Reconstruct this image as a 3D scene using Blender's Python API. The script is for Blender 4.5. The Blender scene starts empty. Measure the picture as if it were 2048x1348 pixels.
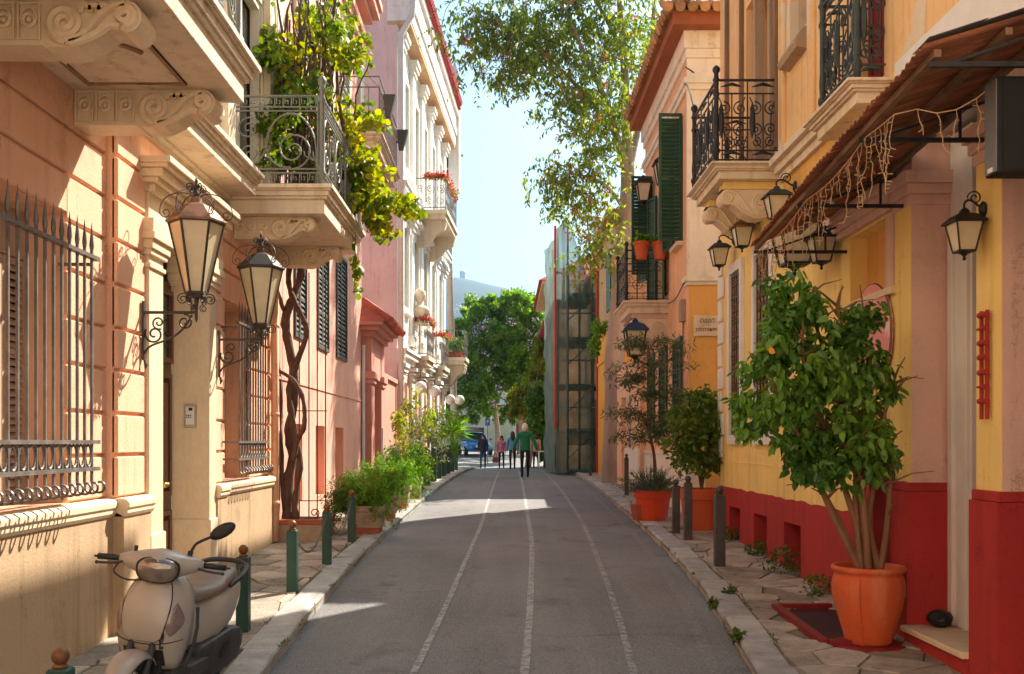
import bpy, math, random
import numpy as np
from mathutils import Vector, Matrix, noise as mnoise
R = math.radians
PI = math.pi
sc = bpy.context.scene
col = sc.collection
random.seed(7)
rng = np.random.default_rng(7)

# ------------------------------------------------------------------ camera, sky, sun, exposure
F, CX, CY, CH = 2000.0, 1011.0, 884.0, 1.85      # focal length in photo pixels, vanishing point, eye height
cam_d = bpy.data.cameras.new("camera")
cam = bpy.data.objects.new("camera", cam_d)
col.objects.link(cam)
cam.location = (0, 0, CH)
cam.rotation_euler = (R(90), 0, 0)
cam_d.sensor_width = 36
cam_d.lens = F / 2048 * 36
cam_d.shift_x = (1024 - CX) / 2048
cam_d.shift_y = (CY - 674) / 2048
cam_d.clip_start = 0.05
cam_d.clip_end = 6000
sc.camera = cam

SUN_EL, SUN_AZ = 44.0, 40.5                       # azimuth measured from straight ahead towards the right
sd = Vector((math.sin(R(SUN_AZ)) * math.cos(R(SUN_EL)), math.cos(R(SUN_AZ)) * math.cos(R(SUN_EL)), math.sin(R(SUN_EL))))
world = bpy.data.worlds.new("World")
sc.world = world
world.use_nodes = True
wn = world.node_tree.nodes
wl = world.node_tree.links
bg = wn["Background"]
sky = wn.new("ShaderNodeTexSky")
sky.sky_type = 'NISHITA'
sky.sun_disc = False
sky.sun_elevation = R(SUN_EL)
sky.sun_rotation = R(SUN_AZ)
sky.altitude = 50
sky.air_density = 1.0
sky.dust_density = 4.5
sky.ozone_density = 1.0
tint = wn.new("ShaderNodeMix"); tint.data_type = 'RGBA'; tint.blend_type = 'MULTIPLY'; tint.inputs[0].default_value = 1.0
tint.inputs[7].default_value = (.64, .88, .98, 1)                # white balance of the sky as photographed
wl.new(sky.outputs[0], tint.inputs[6])
wl.new(tint.outputs[2], bg.inputs[0])
bg.inputs[1].default_value = 0.10
sun_d = bpy.data.lights.new("sun", 'SUN')
sun_d.energy = 5.0
sun_d.angle = R(0.6)
sun_d.color = (1.0, 0.915, 0.80)
sun = bpy.data.objects.new("sun", sun_d)
col.objects.link(sun)
sun.rotation_euler = (-sd).to_track_quat('-Z', 'Y').to_euler()
sun.location = (20, 30, 40)
sc.view_settings.view_transform = 'Standard'
sc.view_settings.look = 'None'
sc.view_settings.gamma = 1.0
sc.view_settings.exposure = 1.30
sc.view_settings.use_curve_mapping = False
sc.render.engine = 'CYCLES'
try:
    sc.cycles.max_bounces = 8
    sc.cycles.diffuse_bounces = 4
    sc.cycles.transparent_max_bounces = 12
    sc.cycles.use_denoising = True
    sc.cycles.sample_clamp_indirect = 6.0
    sc.cycles.volume_bounces = 0
except Exception:
    pass

# ------------------------------------------------------------------ measuring helpers (photo pixel -> metres)
def Yx(px, X): return F * X / (px - CX)
def Zy(py, Y): return CH + (CY - py) * Y / F
def Xp(px, Y): return (px - CX) * Y / F
PROF = [(-40, -1.5), (-12, -.44), (0, 0), (8.2, .302), (10.9, .40), (14, .50), (18, .58), (22, .645), (26.7, .70), (31, .74), (36, .755),
        (42, .725), (47, .66), (52, .575), (56, .6), (62, .95), (70, 1.28), (85, 1.55), (120, 1.7), (400, 1.7)]
def zp(y):                                        # pavement height along the street (monotone cubic between points)
    P = PROF
    if y <= P[0][0]: return P[0][1]
    if y >= P[-1][0]: return P[-1][1]
    for i in range(len(P) - 1):
        if P[i][0] <= y <= P[i + 1][0]:
            x0, a = P[i]; x1, b = P[i + 1]
            m = lambda j: 0 if j <= 0 or j >= len(P) - 1 else (P[j + 1][1] - P[j - 1][1]) / (P[j + 1][0] - P[j - 1][0])
            h = x1 - x0; t = (y - x0) / h
            return (2*t**3 - 3*t*t + 1) * a + (t**3 - 2*t*t + t) * h * m(i) + (-2*t**3 + 3*t*t) * b + (t**3 - t*t) * h * m(i + 1)
def zr(y): return zp(y) - .085                    # road height
def G(px, py, off=0.0):                           # ground point seen at a photo pixel
    Y = 12.0
    for _ in range(60):
        Y += ((CH - zp(Y) - off) * F / (py - CY) - Y) * .6
    return Xp(px, Y), Y, zp(Y) + off
def interp(P, y):
    if y <= P[0][0]: return P[0][1]
    for (a, b), (c, d) in zip(P, P[1:]):
        if y <= c: return b + (d - b) * (y - a) / (c - a)
    return P[-1][1]
KL = [(-20, -1.62), (6.6, -1.70), (10, -1.80), (13, -1.82), (17, -1.78), (27, -1.75), (42, -1.60), (50, -1.45), (58, -1.9)]
KR = [(-20, 1.2), (2, 1.45), (6.3, 1.70), (8.8, 1.92), (10.5, 2.05), (13.4, 2.14), (19, 2.26), (32, 2.5), (50, 2.6), (58, 2.9)]

# ------------------------------------------------------------------ mesh builder
class MB:
    def __init__(s): s.v = []; s.f = []
    def add(s, vs, fs):
        o = len(s.v); s.v.extend([tuple(p) for p in vs]); s.f.extend([tuple(i + o for i in f) for f in fs]); return s
    def hexa(s, p):
        return s.add(p, [(0, 3, 2, 1), (4, 5, 6, 7), (0, 1, 5, 4), (1, 2, 6, 5), (2, 3, 7, 6), (3, 0, 4, 7)])
    def box(s, x0, x1, y0, y1, z0, z1):
        return s.hexa([(x0, y0, z0), (x1, y0, z0), (x1, y1, z0), (x0, y1, z0), (x0, y0, z1), (x1, y0, z1), (x1, y1, z1), (x0, y1, z1)])
    def rbox(s, x0, x1, y0, y1, z0, z1, c):       # box with chamfered edges
        x0, x1 = min(x0, x1), max(x0, x1); y0, y1 = min(y0, y1), max(y0, y1)
        L = []
        for z, k in ((z0, c), (z0 + c, 0), (z1 - c, 0), (z1, c)):
            a, b, d, e = x0 + k, x1 - k, y0 + k, y1 - k
            q = c * .7 if k == 0 else c * .35
            L.append([(a + q, d, z), (b - q, d, z), (b, d + q, z), (b, e - q, z), (b - q, e, z), (a + q, e, z), (a, e - q, z), (a, d + q, z)])
        return s.loft(L)
    def loft(s, loops, cap=True, closed=True):
        n = len(loops[0]); o = len(s.v)
        for l in loops: s.v.extend([tuple(p) for p in l])
        for i in range(len(loops) - 1):
            for j in range(n if closed else n - 1):
                k = (j + 1) % n
                s.f.append((o + i*n + j, o + i*n + k, o + (i+1)*n + k, o + (i+1)*n + j))
        if cap and closed:
            s.f.append(tuple(o + j for j in reversed(range(n))))
            s.f.append(tuple(o + (len(loops) - 1) * n + j for j in range(n)))
        return s
    def tube(s, pts, r, n=6, cap=True, flat=1.0):
        pts = [Vector(p) for p in pts]
        if len(pts) < 2: return s
        rr = r if isinstance(r, (list, tuple)) else [r] * len(pts)
        loops = []; prev = None
        for i, p in enumerate(pts):
            t = (pts[min(i + 1, len(pts) - 1)] - pts[max(i - 1, 0)])
            if t.length < 1e-9: t = Vector((0, 0, 1))
            t.normalize()
            if prev is None:
                a = t.cross(Vector((0, 0, 1)))
                if a.length < .05: a = t.cross(Vector((0, 1, 0)))
            else:
                a = prev - t * prev.dot(t)
                if a.length < 1e-6: a = t.cross(Vector((1, 0, 0)))
            a.normalize(); b = t.cross(a); prev = a
            loops.append([p + a * (math.cos(2*PI*(k+.5)/n) * rr[i]) + b * (math.sin(2*PI*(k+.5)/n) * rr[i] * flat) for k in range(n)])
        return s.loft(loops, cap)
    def lathe(s, prof, c=(0, 0, 0), n=16, cap=True, rot=0.0, sq=None):
        L = []
        for r, z in prof:
            L.append([(c[0] + r * math.cos(2*PI*k/n + rot), c[1] + r * math.sin(2*PI*k/n + rot), c[2] + z) for k in range(n)])
        return s.loft(L, cap)
    def ball(s, c, r, n=10, m=6, sx=1, sy=1, sz=1):
        L = []
        for i in range(m + 1):
            a = -PI/2 + PI * (i + .02 * (i == 0) - .02 * (i == m)) / m
            L.append([(c[0] + sx*r*math.cos(a)*math.cos(2*PI*k/n), c[1] + sy*r*math.cos(a)*math.sin(2*PI*k/n), c[2] + sz*r*math.sin(a)) for k in range(n)])
        return s.loft(L)
    def prism(s, poly, fn, d0, d1):
        n = len(poly)
        s.add([fn(a, b, d0) for a, b in poly] + [fn(a, b, d1) for a, b in poly],
              [tuple(range(n))[::-1], tuple(range(n, 2*n))] + [(j, (j+1) % n, n + (j+1) % n, n + j) for j in range(n)])
        return s
    def build(s, name, m, parent=None, smooth=False, world=True, kind=None, bevel=0, label=None):
        me = bpy.data.meshes.new(name)
        v = s.v
        if parent is not None and world:
            o = Vector((0, 0, 0)); q = parent
            while q is not None: o = o + q.location; q = q.parent
            v = [(p[0] - o.x, p[1] - o.y, p[2] - o.z) for p in v]
        me.from_pydata(v, [], s.f)
        import bmesh
        if len(s.f) < 60000:
            b = bmesh.new(); b.from_mesh(me); bmesh.ops.recalc_face_normals(b, faces=b.faces); b.to_mesh(me); b.free()
        if smooth: me.polygons.foreach_set("use_smooth", [True] * len(me.polygons))
        for mm in (m if isinstance(m, (list, tuple)) else [m]): me.materials.append(mm)
        ob = bpy.data.objects.new(name, me); col.objects.link(ob)
        if parent is not None: ob.parent = parent
        if kind: ob["kind"] = kind
        if label: ob["label"] = label
        if smooth == 'auto' or bevel:
            md = ob.modifiers.new("bevel", 'BEVEL'); md.width = bevel or .005; md.segments = 2; md.limit_method = 'ANGLE'; md.angle_limit = R(40)
        return ob
def sharp(ob, deg=35):
    me = ob.data
    try: me.set_sharp_from_angle(angle=R(deg))
    except Exception: pass
    return ob
def thing(name, label, cat, loc=(0, 0, 0), rz=0.0, group=None):
    o = bpy.data.objects.new(name, None); col.objects.link(o)
    o.empty_display_size = .2; o.location = loc; o.rotation_euler = (0, 0, rz)
    o["label"] = label; o["category"] = cat
    if group: o["group"] = group
    return o
def tag(o, label, cat, group=None):
    o["label"] = label; o["category"] = cat
    if group: o["group"] = group
    return o
def struct(o): o["kind"] = "structure"; return o
def copy_tree(o, parent=None):
    c = o.copy(); col.objects.link(c); c.parent = parent
    for ch in o.children: copy_tree(ch, c)
    return c
def spiral(c, r0, r1, a0, turns, fn, n=28):
    P = []
    for i in range(n + 1):
        t = i / n; a = a0 + 2*PI*turns*t; r = r0 + (r1 - r0) * t
        P.append(fn(c[0] + r * math.cos(a), c[1] + r * math.sin(a)))
    return P
def bez(p0, p1, p2, p3, n=12):
    P = []
    for i in range(n + 1):
        t = i / n; u = 1 - t
        P.append(tuple(u**3*a + 3*u*u*t*b + 3*u*t*t*c + t**3*d for a, b, c, d in zip(p0, p1, p2, p3)))
    return P
def smoothpath(P, k=6):                            # Catmull-Rom through points
    Q = []
    P = [Vector(p) for p in P]
    for i in range(len(P) - 1):
        a, b, c, d = P[max(i-1, 0)], P[i], P[i+1], P[min(i+2, len(P)-1)]
        for j in range(k):
            t = j / k
            Q.append(.5 * ((2*b) + (c - a)*t + (2*a - 5*b + 4*c - d)*t*t + (3*b - a - 3*c + d)*t**3))
    Q.append(P[-1]); return Q

# ------------------------------------------------------------------ materials
def H(h):
    h = h.lstrip('#')
    f = lambda c: c / 12.92 if c <= .04045 else ((c + .055) / 1.055) ** 2.4
    return tuple(f(int(h[i:i+2], 16) / 255) for i in (0, 2, 4))
def _n(nt, t, **k):
    n = nt.nodes.new(t)
    for a, b in k.items(): setattr(n, a, b)
    return n
def mat(name, c, rough=.8, var=.12, vs=2.0, bump=.1, bs=60.0, c2=None, lo=.45, hi=.65, stretch=(1, 1, 1), metal=0.0, spec=.35, fine=.0, coat=0.0, island=0.0):
    m = bpy.data.materials.new(name); m.use_nodes = True
    nt = m.node_tree; L = nt.links; b = nt.nodes["Principled BSDF"]
    b.inputs["Roughness"].default_value = rough
    b.inputs["Metallic"].default_value = metal
    b.inputs["Specular IOR Level"].default_value = spec
    if coat: b.inputs["Coat Weight"].default_value = coat
    geo = _n(nt, "ShaderNodeNewGeometry")
    mp = _n(nt, "ShaderNodeMapping"); mp.inputs["Scale"].default_value = stretch
    L.new(geo.outputs["Position"], mp.inputs["Vector"])
    nz = _n(nt, "ShaderNodeTexNoise"); nz.inputs["Scale"].default_value = vs; nz.inputs["Detail"].default_value = 7; nz.inputs["Roughness"].default_value = .62
    L.new(mp.outputs[0], nz.inputs["Vector"])
    cr = _n(nt, "ShaderNodeValToRGB")
    c = tuple(c[:3])
    a = tuple(min(1, x * (1 + var)) for x in c); d = tuple(x * (1 - var) for x in c)
    if c2 is None:
        cr.color_ramp.elements[0].position = .3; cr.color_ramp.elements[0].color = d + (1,)
        cr.color_ramp.elements[1].position = .7; cr.color_ramp.elements[1].color = a + (1,)
    else:
        cr.color_ramp.elements[0].position = lo; cr.color_ramp.elements[0].color = c + (1,)
        cr.color_ramp.elements[1].position = hi; cr.color_ramp.elements[1].color = tuple(c2[:3]) + (1,)
    L.new(nz.outputs["Fac"], cr.inputs[0])
    out = cr.outputs[0]
    n2 = None
    if bump or fine:
        n2 = _n(nt, "ShaderNodeTexNoise"); n2.inputs["Scale"].default_value = bs; n2.inputs["Detail"].default_value = 4
        L.new(mp.outputs[0], n2.inputs["Vector"])
    if fine:
        mx = _n(nt, "ShaderNodeMix", data_type='RGBA', blend_type='OVERLAY'); mx.inputs[0].default_value = fine
        L.new(out, mx.inputs[6]); L.new(n2.outputs["Fac"], mx.inputs[7]); out = mx.outputs[2]
    if island:
        hs = _n(nt, "ShaderNodeHueSaturation")
        mr = _n(nt, "ShaderNodeMapRange"); mr.inputs[3].default_value = 1 - island; mr.inputs[4].default_value = 1 + island
        oi = _n(nt, "ShaderNodeObjectInfo"); ad = _n(nt, "ShaderNodeMath", operation='ADD')
        fr = _n(nt, "ShaderNodeMath", operation='FRACT')
        L.new(geo.outputs["Random Per Island"], ad.inputs[0]); L.new(oi.outputs["Random"], ad.inputs[1]); L.new(ad.outputs[0], fr.inputs[0])
        L.new(fr.outputs[0], mr.inputs[0]); L.new(mr.outputs[0], hs.inputs["Value"]); L.new(out, hs.inputs["Color"]); out = hs.outputs[0]
    L.new(out, b.inputs["Base Color"])
    if bump:
        bp = _n(nt, "ShaderNodeBump"); bp.inputs["Strength"].default_value = bump; bp.inputs["Distance"].default_value = .02
        L.new(n2.outputs["Fac"], bp.inputs["Height"]); L.new(bp.outputs[0], b.inputs["Normal"])
    return m
def plaster(name, c, stain, patch=None, pl=.62, rough=.88, vs=.9):
    """Weathered wall plaster: slow tone drift, vertical rain streaks, optional flaked patches."""
    m = mat(name, c, rough, .10, vs, .22, 45, fine=.10)
    nt = m.node_tree; L = nt.links; b = nt.nodes["Principled BSDF"]
    src = b.inputs["Base Color"].links[0].from_socket
    geo = [n for n in nt.nodes if n.type == 'NEW_GEOMETRY'][0]
    mp = _n(nt, "ShaderNodeMapping"); mp.inputs["Scale"].default_value = (6, 6, .45)
    L.new(geo.outputs["Position"], mp.inputs[0])
    nz = _n(nt, "ShaderNodeTexNoise"); nz.inputs["Scale"].default_value = 1.3; nz.inputs["Detail"].default_value = 6
    L.new(mp.outputs[0], nz.inputs["Vector"])
    mr = _n(nt, "ShaderNodeMapRange"); mr.inputs[1].default_value = .52; mr.inputs[2].default_value = .78; mr.inputs[4].default_value = .55
    L.new(nz.outputs["Fac"], mr.inputs[0])
    mx = _n(nt, "ShaderNodeMix", data_type='RGBA'); L.new(mr.outputs[0], mx.inputs[0]); L.new(src, mx.inputs[6]); mx.inputs[7].default_value = tuple(stain[:3]) + (1,)
    out = mx.outputs[2]
    # grime blotches and hairline cracks
    nb = _n(nt, "ShaderNodeTexNoise"); nb.inputs["Scale"].default_value = 2.6; nb.inputs["Detail"].default_value = 9; nb.inputs["Roughness"].default_value = .72; L.new(geo.outputs["Position"], nb.inputs["Vector"])
    rb = _n(nt, "ShaderNodeMapRange"); rb.inputs[1].default_value = .56; rb.inputs[2].default_value = .76; rb.inputs[4].default_value = .45; L.new(nb.outputs["Fac"], rb.inputs[0])
    xb = _n(nt, "ShaderNodeMix", data_type='RGBA'); L.new(rb.outputs[0], xb.inputs[0]); L.new(out, xb.inputs[6]); xb.inputs[7].default_value = tuple(x * .72 for x in stain[:3]) + (1,); out = xb.outputs[2]
    vo = _n(nt, "ShaderNodeTexVoronoi", feature='DISTANCE_TO_EDGE'); vo.inputs["Scale"].default_value = .9
    wv = _n(nt, "ShaderNodeVectorMath", operation='ADD'); L.new(geo.outputs["Position"], wv.inputs[0]); L.new(nb.outputs["Color"], wv.inputs[1]); L.new(wv.outputs[0], vo.inputs["Vector"])
    rc = _n(nt, "ShaderNodeMapRange"); rc.inputs[1].default_value = .007; rc.inputs[2].default_value = .002; L.new(vo.outputs["Distance"], rc.inputs[0])
    rm = _n(nt, "ShaderNodeMapRange"); rm.inputs[1].default_value = .50; rm.inputs[2].default_value = .58; rm.inputs[4].default_value = .7; L.new(nz.outputs["Fac"], rm.inputs[0])
    mc = _n(nt, "ShaderNodeMath", operation='MULTIPLY'); L.new(rc.outputs[0], mc.inputs[0]); L.new(rm.outputs[0], mc.inputs[1])
    xc = _n(nt, "ShaderNodeMix", data_type='RGBA'); L.new(mc.outputs[0], xc.inputs[0]); L.new(out, xc.inputs[6]); xc.inputs[7].default_value = tuple(x * .4 for x in stain[:3]) + (1,); out = xc.outputs[2]
    if patch:
        n3 = _n(nt, "ShaderNodeTexNoise"); n3.inputs["Scale"].default_value = .8; n3.inputs["Detail"].default_value = 9; n3.inputs["Roughness"].default_value = .7
        L.new(geo.outputs["Position"], n3.inputs["Vector"])
        m3 = _n(nt, "ShaderNodeMapRange"); m3.inputs[1].default_value = pl; m3.inputs[2].default_value = pl + .015
        L.new(n3.outputs["Fac"], m3.inputs[0])
        x3 = _n(nt, "ShaderNodeMix", data_type='RGBA'); L.new(m3.outputs[0], x3.inputs[0]); L.new(out, x3.inputs[6]); x3.inputs[7].default_value = tuple(patch[:3]) + (1,)
        out = x3.outputs[2]
    L.new(out, b.inputs["Base Color"])
    return m
def leafmat(name, c, c2, rough=.45, trans=.45, spec=.4, hue=.03, val=.35):
    m = bpy.data.materials.new(name); m.use_nodes = True
    nt = m.node_tree; L = nt.links; b = nt.nodes["Principled BSDF"]; out = nt.nodes["Material Output"]
    b.inputs["Roughness"].default_value = rough; b.inputs["Specular IOR Level"].default_value = spec
    geo = _n(nt, "ShaderNodeNewGeometry")
    nz = _n(nt, "ShaderNodeTexNoise"); nz.inputs["Scale"].default_value = 1.6; nz.inputs["Detail"].default_value = 3
    L.new(geo.outputs["Position"], nz.inputs["Vector"])
    ad = _n(nt, "ShaderNodeMath", operation='MULTIPLY_ADD'); ad.inputs[1].default_value = .75; ad.inputs[2].default_value = -.15
    L.new(geo.outputs["Random Per Island"], ad.inputs[0])
    a2 = _n(nt, "ShaderNodeMath", operation='ADD'); L.new(ad.outputs[0], a2.inputs[0])
    m2 = _n(nt, "ShaderNodeMath", operation='MULTIPLY_ADD'); m2.inputs[1].default_value = 1.5; m2.inputs[2].default_value = -.5
    L.new(nz.outputs["Fac"], m2.inputs[0]); L.new(m2.outputs[0], a2.inputs[1])
    cr = _n(nt, "ShaderNodeValToRGB"); E = cr.color_ramp.elements
    E[0].position = .15; E[0].color = tuple(c[:3]) + (1,); E[1].position = .95; E[1].color = tuple(c2[:3]) + (1,)
    L.new(a2.outputs[0], cr.inputs[0])
    L.new(cr.outputs[0], b.inputs["Base Color"])
    tr = _n(nt, "ShaderNodeBsdfTranslucent")
    hs = _n(nt, "ShaderNodeHueSaturation"); hs.inputs["Saturation"].default_value = 1.15; hs.inputs["Value"].default_value = 1.5
    L.new(cr.outputs[0], hs.inputs["Color"]); L.new(hs.outputs[0], tr.inputs[0])
    mx = _n(nt, "ShaderNodeMixShader"); mx.inputs[0].default_value = trans
    L.new(b.outputs[0], mx.inputs[1]); L.new(tr.outputs[0], mx.inputs[2]); L.new(mx.outputs[0], out.inputs[0])
    return m
def glassmat(name, c=(.8, .8, .75), rough=.1, alpha=.35):
    m = bpy.data.materials.new(name); m.use_nodes = True
    nt = m.node_tree; L = nt.links; b = nt.nodes["Principled BSDF"]; out = nt.nodes["Material Output"]
    b.inputs["Base Color"].default_value = tuple(c[:3]) + (1,); b.inputs["Roughness"].default_value = rough
    t = _n(nt, "ShaderNodeBsdfTransparent"); mx = _n(nt, "ShaderNodeMixShader"); mx.inputs[0].default_value = alpha
    L.new(t.outputs[0], mx.inputs[1]); L.new(b.outputs[0], mx.inputs[2]); L.new(mx.outputs[0], out.inputs[0])
    return m

M = {}
def asphaltmat(name, paint=None, lo=.4, hi=.6):
    """Old asphalt: slow tone patches, stones, stains, hairline cracks; optional worn paint on top."""
    m = mat(name, (.226, .217, .209), .93, .20, .45, .7, 70, fine=.75, spec=.2)
    nt = m.node_tree; L = nt.links; b = nt.nodes["Principled BSDF"]; out = b.inputs["Base Color"].links[0].from_socket
    geo = [n for n in nt.nodes if n.type == 'NEW_GEOMETRY'][0]
    def layer(out, fac, c, amt=1.0):
        mu = _n(nt, "ShaderNodeMath", operation='MULTIPLY'); mu.inputs[1].default_value = amt; L.new(fac, mu.inputs[0])
        mx = _n(nt, "ShaderNodeMix", data_type='RGBA'); L.new(mu.outputs[0], mx.inputs[0]); L.new(out, mx.inputs[6]); mx.inputs[7].default_value = c + (1,); return mx.outputs[2]
    def rng_(src, a, c, x=0.0, y=1.0):
        r = _n(nt, "ShaderNodeMapRange"); r.inputs[1].default_value = a; r.inputs[2].default_value = c; r.inputs[3].default_value = x; r.inputs[4].default_value = y; L.new(src, r.inputs[0]); return r.outputs[0]
    def nz(sc_, det=5, stretch=None):
        v = geo.outputs["Position"]
        if stretch: q = _n(nt, "ShaderNodeMapping"); q.inputs["Scale"].default_value = stretch; L.new(v, q.inputs[0]); v = q.outputs[0]
        n = _n(nt, "ShaderNodeTexNoise"); n.inputs["Scale"].default_value = sc_; n.inputs["Detail"].default_value = det; L.new(v, n.inputs["Vector"]); return n.outputs["Fac"]
    st = nz(1.0, 5, (1.6, .10, 1)); out = layer(out, rng_(st, .5, .72), (.33, .315, .30), .55)      # tyre-polished tracks along the street
    sp = nz(1.7, 6); out = layer(out, rng_(sp, .60, .74), (.085, .075, .068), .6)                   # oil and damp stains
    gr = nz(85, 3); out = layer(out, rng_(gr, .57, .68), (.42, .40, .37), .65)                      # pale stones
    g2 = nz(60, 3); out = layer(out, rng_(g2, .42, .32), (.07, .065, .06), .65)                      # dark pits
    vo = _n(nt, "ShaderNodeTexVoronoi", feature='DISTANCE_TO_EDGE'); vo.inputs["Scale"].default_value = .55
    wv = _n(nt, "ShaderNodeVectorMath", operation='ADD'); n3 = _n(nt, "ShaderNodeTexNoise"); n3.inputs["Scale"].default_value = 1.6; n3.inputs["Detail"].default_value = 6; L.new(geo.outputs["Position"], n3.inputs["Vector"])
    L.new(geo.outputs["Position"], wv.inputs[0]); L.new(n3.outputs["Color"], wv.inputs[1]); L.new(wv.outputs[0], vo.inputs["Vector"])
    ck = rng_(vo.outputs["Distance"], .009, .002); mk = rng_(nz(.35, 3), .50, .60); mm = _n(nt, "ShaderNodeMath", operation='MULTIPLY'); L.new(ck, mm.inputs[0]); L.new(mk, mm.inputs[1])
    out = layer(out, mm.outputs[0], (.07, .062, .056), .45)
    if paint: out = layer(out, rng_(nz(16, 8), lo, hi), paint, 1.0)
    L.new(out, b.inputs["Base Color"]); return m
M['asphalt'] = asphaltmat("asphalt")
M['paint'] = asphaltmat("worn_paint", (.47, .455, .43), .36, .60)
M['ghostpaint'] = asphaltmat("ghost_paint", (.29, .28, .27), .42, .75)
M['faintpaint'] = asphaltmat("faint_paint", (.42, .405, .385), .40, .64)
M['flag'] = mat("flagstone", (.33, .275, .215), .85, .32, 3.5, .45, 40, fine=.45, island=.32)
M['flag_far'] = mat("flagstone_far", (.34, .295, .24), .88, .3, 2.2, .3, 30, fine=.3)
M['mortar'] = mat("mortar_earth", (.20, .165, .125), .95, .25, 5, .5, 60, fine=.3)
M['kerb'] = mat("kerb_marble", (.37, .35, .315), .8, .28, 4, .4, 50, fine=.25, island=.15)
M['earth'] = mat("earth", (.16, .13, .10), .95, .25, .8, .3, 10)
M['stucco'] = plaster("peach_stucco", H('#e7b594'), H('#c48a66'))
M['plinth'] = plaster("plinth_stucco", H('#bb9d7a'), H('#80664a'))
M['cream'] = plaster("cream_wall", H('#e2d6c0'), H('#a89678'))
M['marble'] = mat("weathered_marble", H('#dcc6a6'), .6, .12, 2.5, .12, 30, fine=.22, stretch=(1, 1, .5))
M['marblew'] = plaster("white_marble", H('#dccab0'), H('#a8825c'))
M['soffit'] = plaster("soffit_plaster", H('#d3ae84'), H('#9c7248'))
M['iron'] = mat("wrought_iron", (.055, .047, .042), .5, .3, 9, .15, 90, metal=.3, c2=(.10, .065, .045), lo=.5, hi=.75)
M['irongrey'] = mat("grey_green_iron", (.15, .155, .14), .5, .25, 8, .15, 80, metal=.15, c2=(.20, .165, .12), lo=.5, hi=.8)
M['bargrey'] = mat("grille_paint", (.135, .115, .10), .45, .2, 6, .1, 80, metal=.1, c2=(.235, .20, .17), lo=.45, hi=.7)
M['shutter'] = mat("beige_shutter", H('#b59c84'), .6, .1, 4, .1, 60)
M['mahogany'] = mat("mahogany_door", (.115, .030, .018), .4, .25, 3, .1, 40, stretch=(4, 4, .5), coat=.3)
M['brass'] = mat("brass", (.60, .36, .10), .3, .15, 8, 0, metal=1)
M['milkglass'] = mat("milky_glass", H('#cdbf9e'), .25, .12, 5, 0, spec=.5)
M['copper'] = mat("copper_roof", (.30, .155, .09), .45, .3, 7, .15, 60, metal=.4, c2=(.12, .08, .06), lo=.45, hi=.7)
M['darkglass'] = mat("dark_glass", (.03, .033, .035), .08, .2, 2, 0, spec=.6)
M['steel'] = mat("brushed_steel", (.45, .42, .38), .4, .1, 6, 0, metal=.6)
M['black'] = mat("black_plastic", (.02, .02, .021), .45, .2, 5, .05, 90)
M['white'] = mat("white_paint", (.74, .71, .66), .6, .08, 3, .05, 60)
# ------------------------------------------------------------------ the ground, road, pavements
def sheet(name, xs_fn, ys, zfn, m, nx=8):
    b = MB(); V = []; n = nx + 1
    for y in ys:
        x0, x1 = xs_fn(y)
        for i in range(n):
            x = x0 + (x1 - x0) * i / nx
            V.append((x, y, zfn(x, y)))
    Fc = [(j*n + i, j*n + i + 1, (j+1)*n + i + 1, (j+1)*n + i) for j in range(len(ys) - 1) for i in range(nx)]
    b.add(V, Fc)
    return struct(b.build(name, m))
ysr = [-12 + .8 * i for i in range(107)] + [80, 90, 105, 120]
sheet("road", lambda y: ((interp(KL, y) - .05, interp(KR, y) + .05) if y < 56 else (-16, 16)),
      ysr, lambda x, y: zr(y) - .012 * ((x - .15) / 1.9) ** 2 * (y < 55) + .006 * mnoise.noise((x * .8, y * .5, 0)), M['asphalt'], 14)
gy = [-40, -20, -5, 5, 15, 25, 35, 45, 52, 58, 64, 72, 85, 110, 150, 300, 700, 2500]
sheet("ground", lambda y: (-900, 900), gy, lambda x, y: zp(y) - .55, M['earth'], 4)
def pave(name, side):
    K = KL if side < 0 else KR
    def xs(y):
        k = interp(K, y)
        return (min(-3.6, k - 1), k + .02) if side < 0 else (k - .02, max(4.6, k + 1))
    return sheet(name, xs, [-12 + .8 * i for i in range(87)], lambda x, y: zp(y) - .020, M['mortar'], 3)
pav_l = pave("pavement_left", -1)
pav_r = pave("pavement_right", 1)
def side_lane():
    b = MB(); b.add([(3.0, 14.95, zp(15) - .01), (30, 14.95, zp(15) + .2), (30, 17.45, zp(17.4) + .2), (3.0, 17.45, zp(17.4) - .01)], [(0, 1, 2, 3)])
    struct(b.build("side_lane", M['flag_far']))
side_lane()

def line_strip(pts, w, m, name):
    b = MB(); V = []
    n = 60; y0, y1 = pts[0][0], pts[-1][0]
    for i in range(n + 1):
        y = y0 * (y1 / y0) ** (i / n); x = interp(pts, y) if len(pts) < 3 else smooth_interp(pts, y)
        for s in (-1, 1):
            xx = x + s * w / 2 * (1 + .12 * mnoise.noise((y * 3, s * 5, 1)))
            V.append((xx, y, zr(y) - .012 * ((xx - .15) / 1.9) ** 2 + .006 * mnoise.noise((xx * .8, y * .5, 0)) + .006))
    b.add(V, [(2*i, 2*i + 1, 2*i + 3, 2*i + 2) for i in range(n)])
    return struct(b.build(name, m))
def smooth_interp(P, y):
    return sum(interp(P, y + d) for d in (-1.2, -.6, 0, .6, 1.2)) / 5
line_strip([(5.5, -.72), (7.3, -.66), (10, -.56), (16, -.41), (24, -.36), (40, -.25)], .055, M['paint'], "road_marking")
line_strip([(5.5, .06), (7.3, .14), (9, .22), (14, .375), (29, .49), (42, .55)], .065, M['paint'], "road_marking")
line_strip([(5.5, .80), (7.3, .94), (10.1, 1.08), (17.2, 1.32), (25, 1.43), (40, 1.5)], .06, M['faintpaint'], "road_marking")
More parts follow.
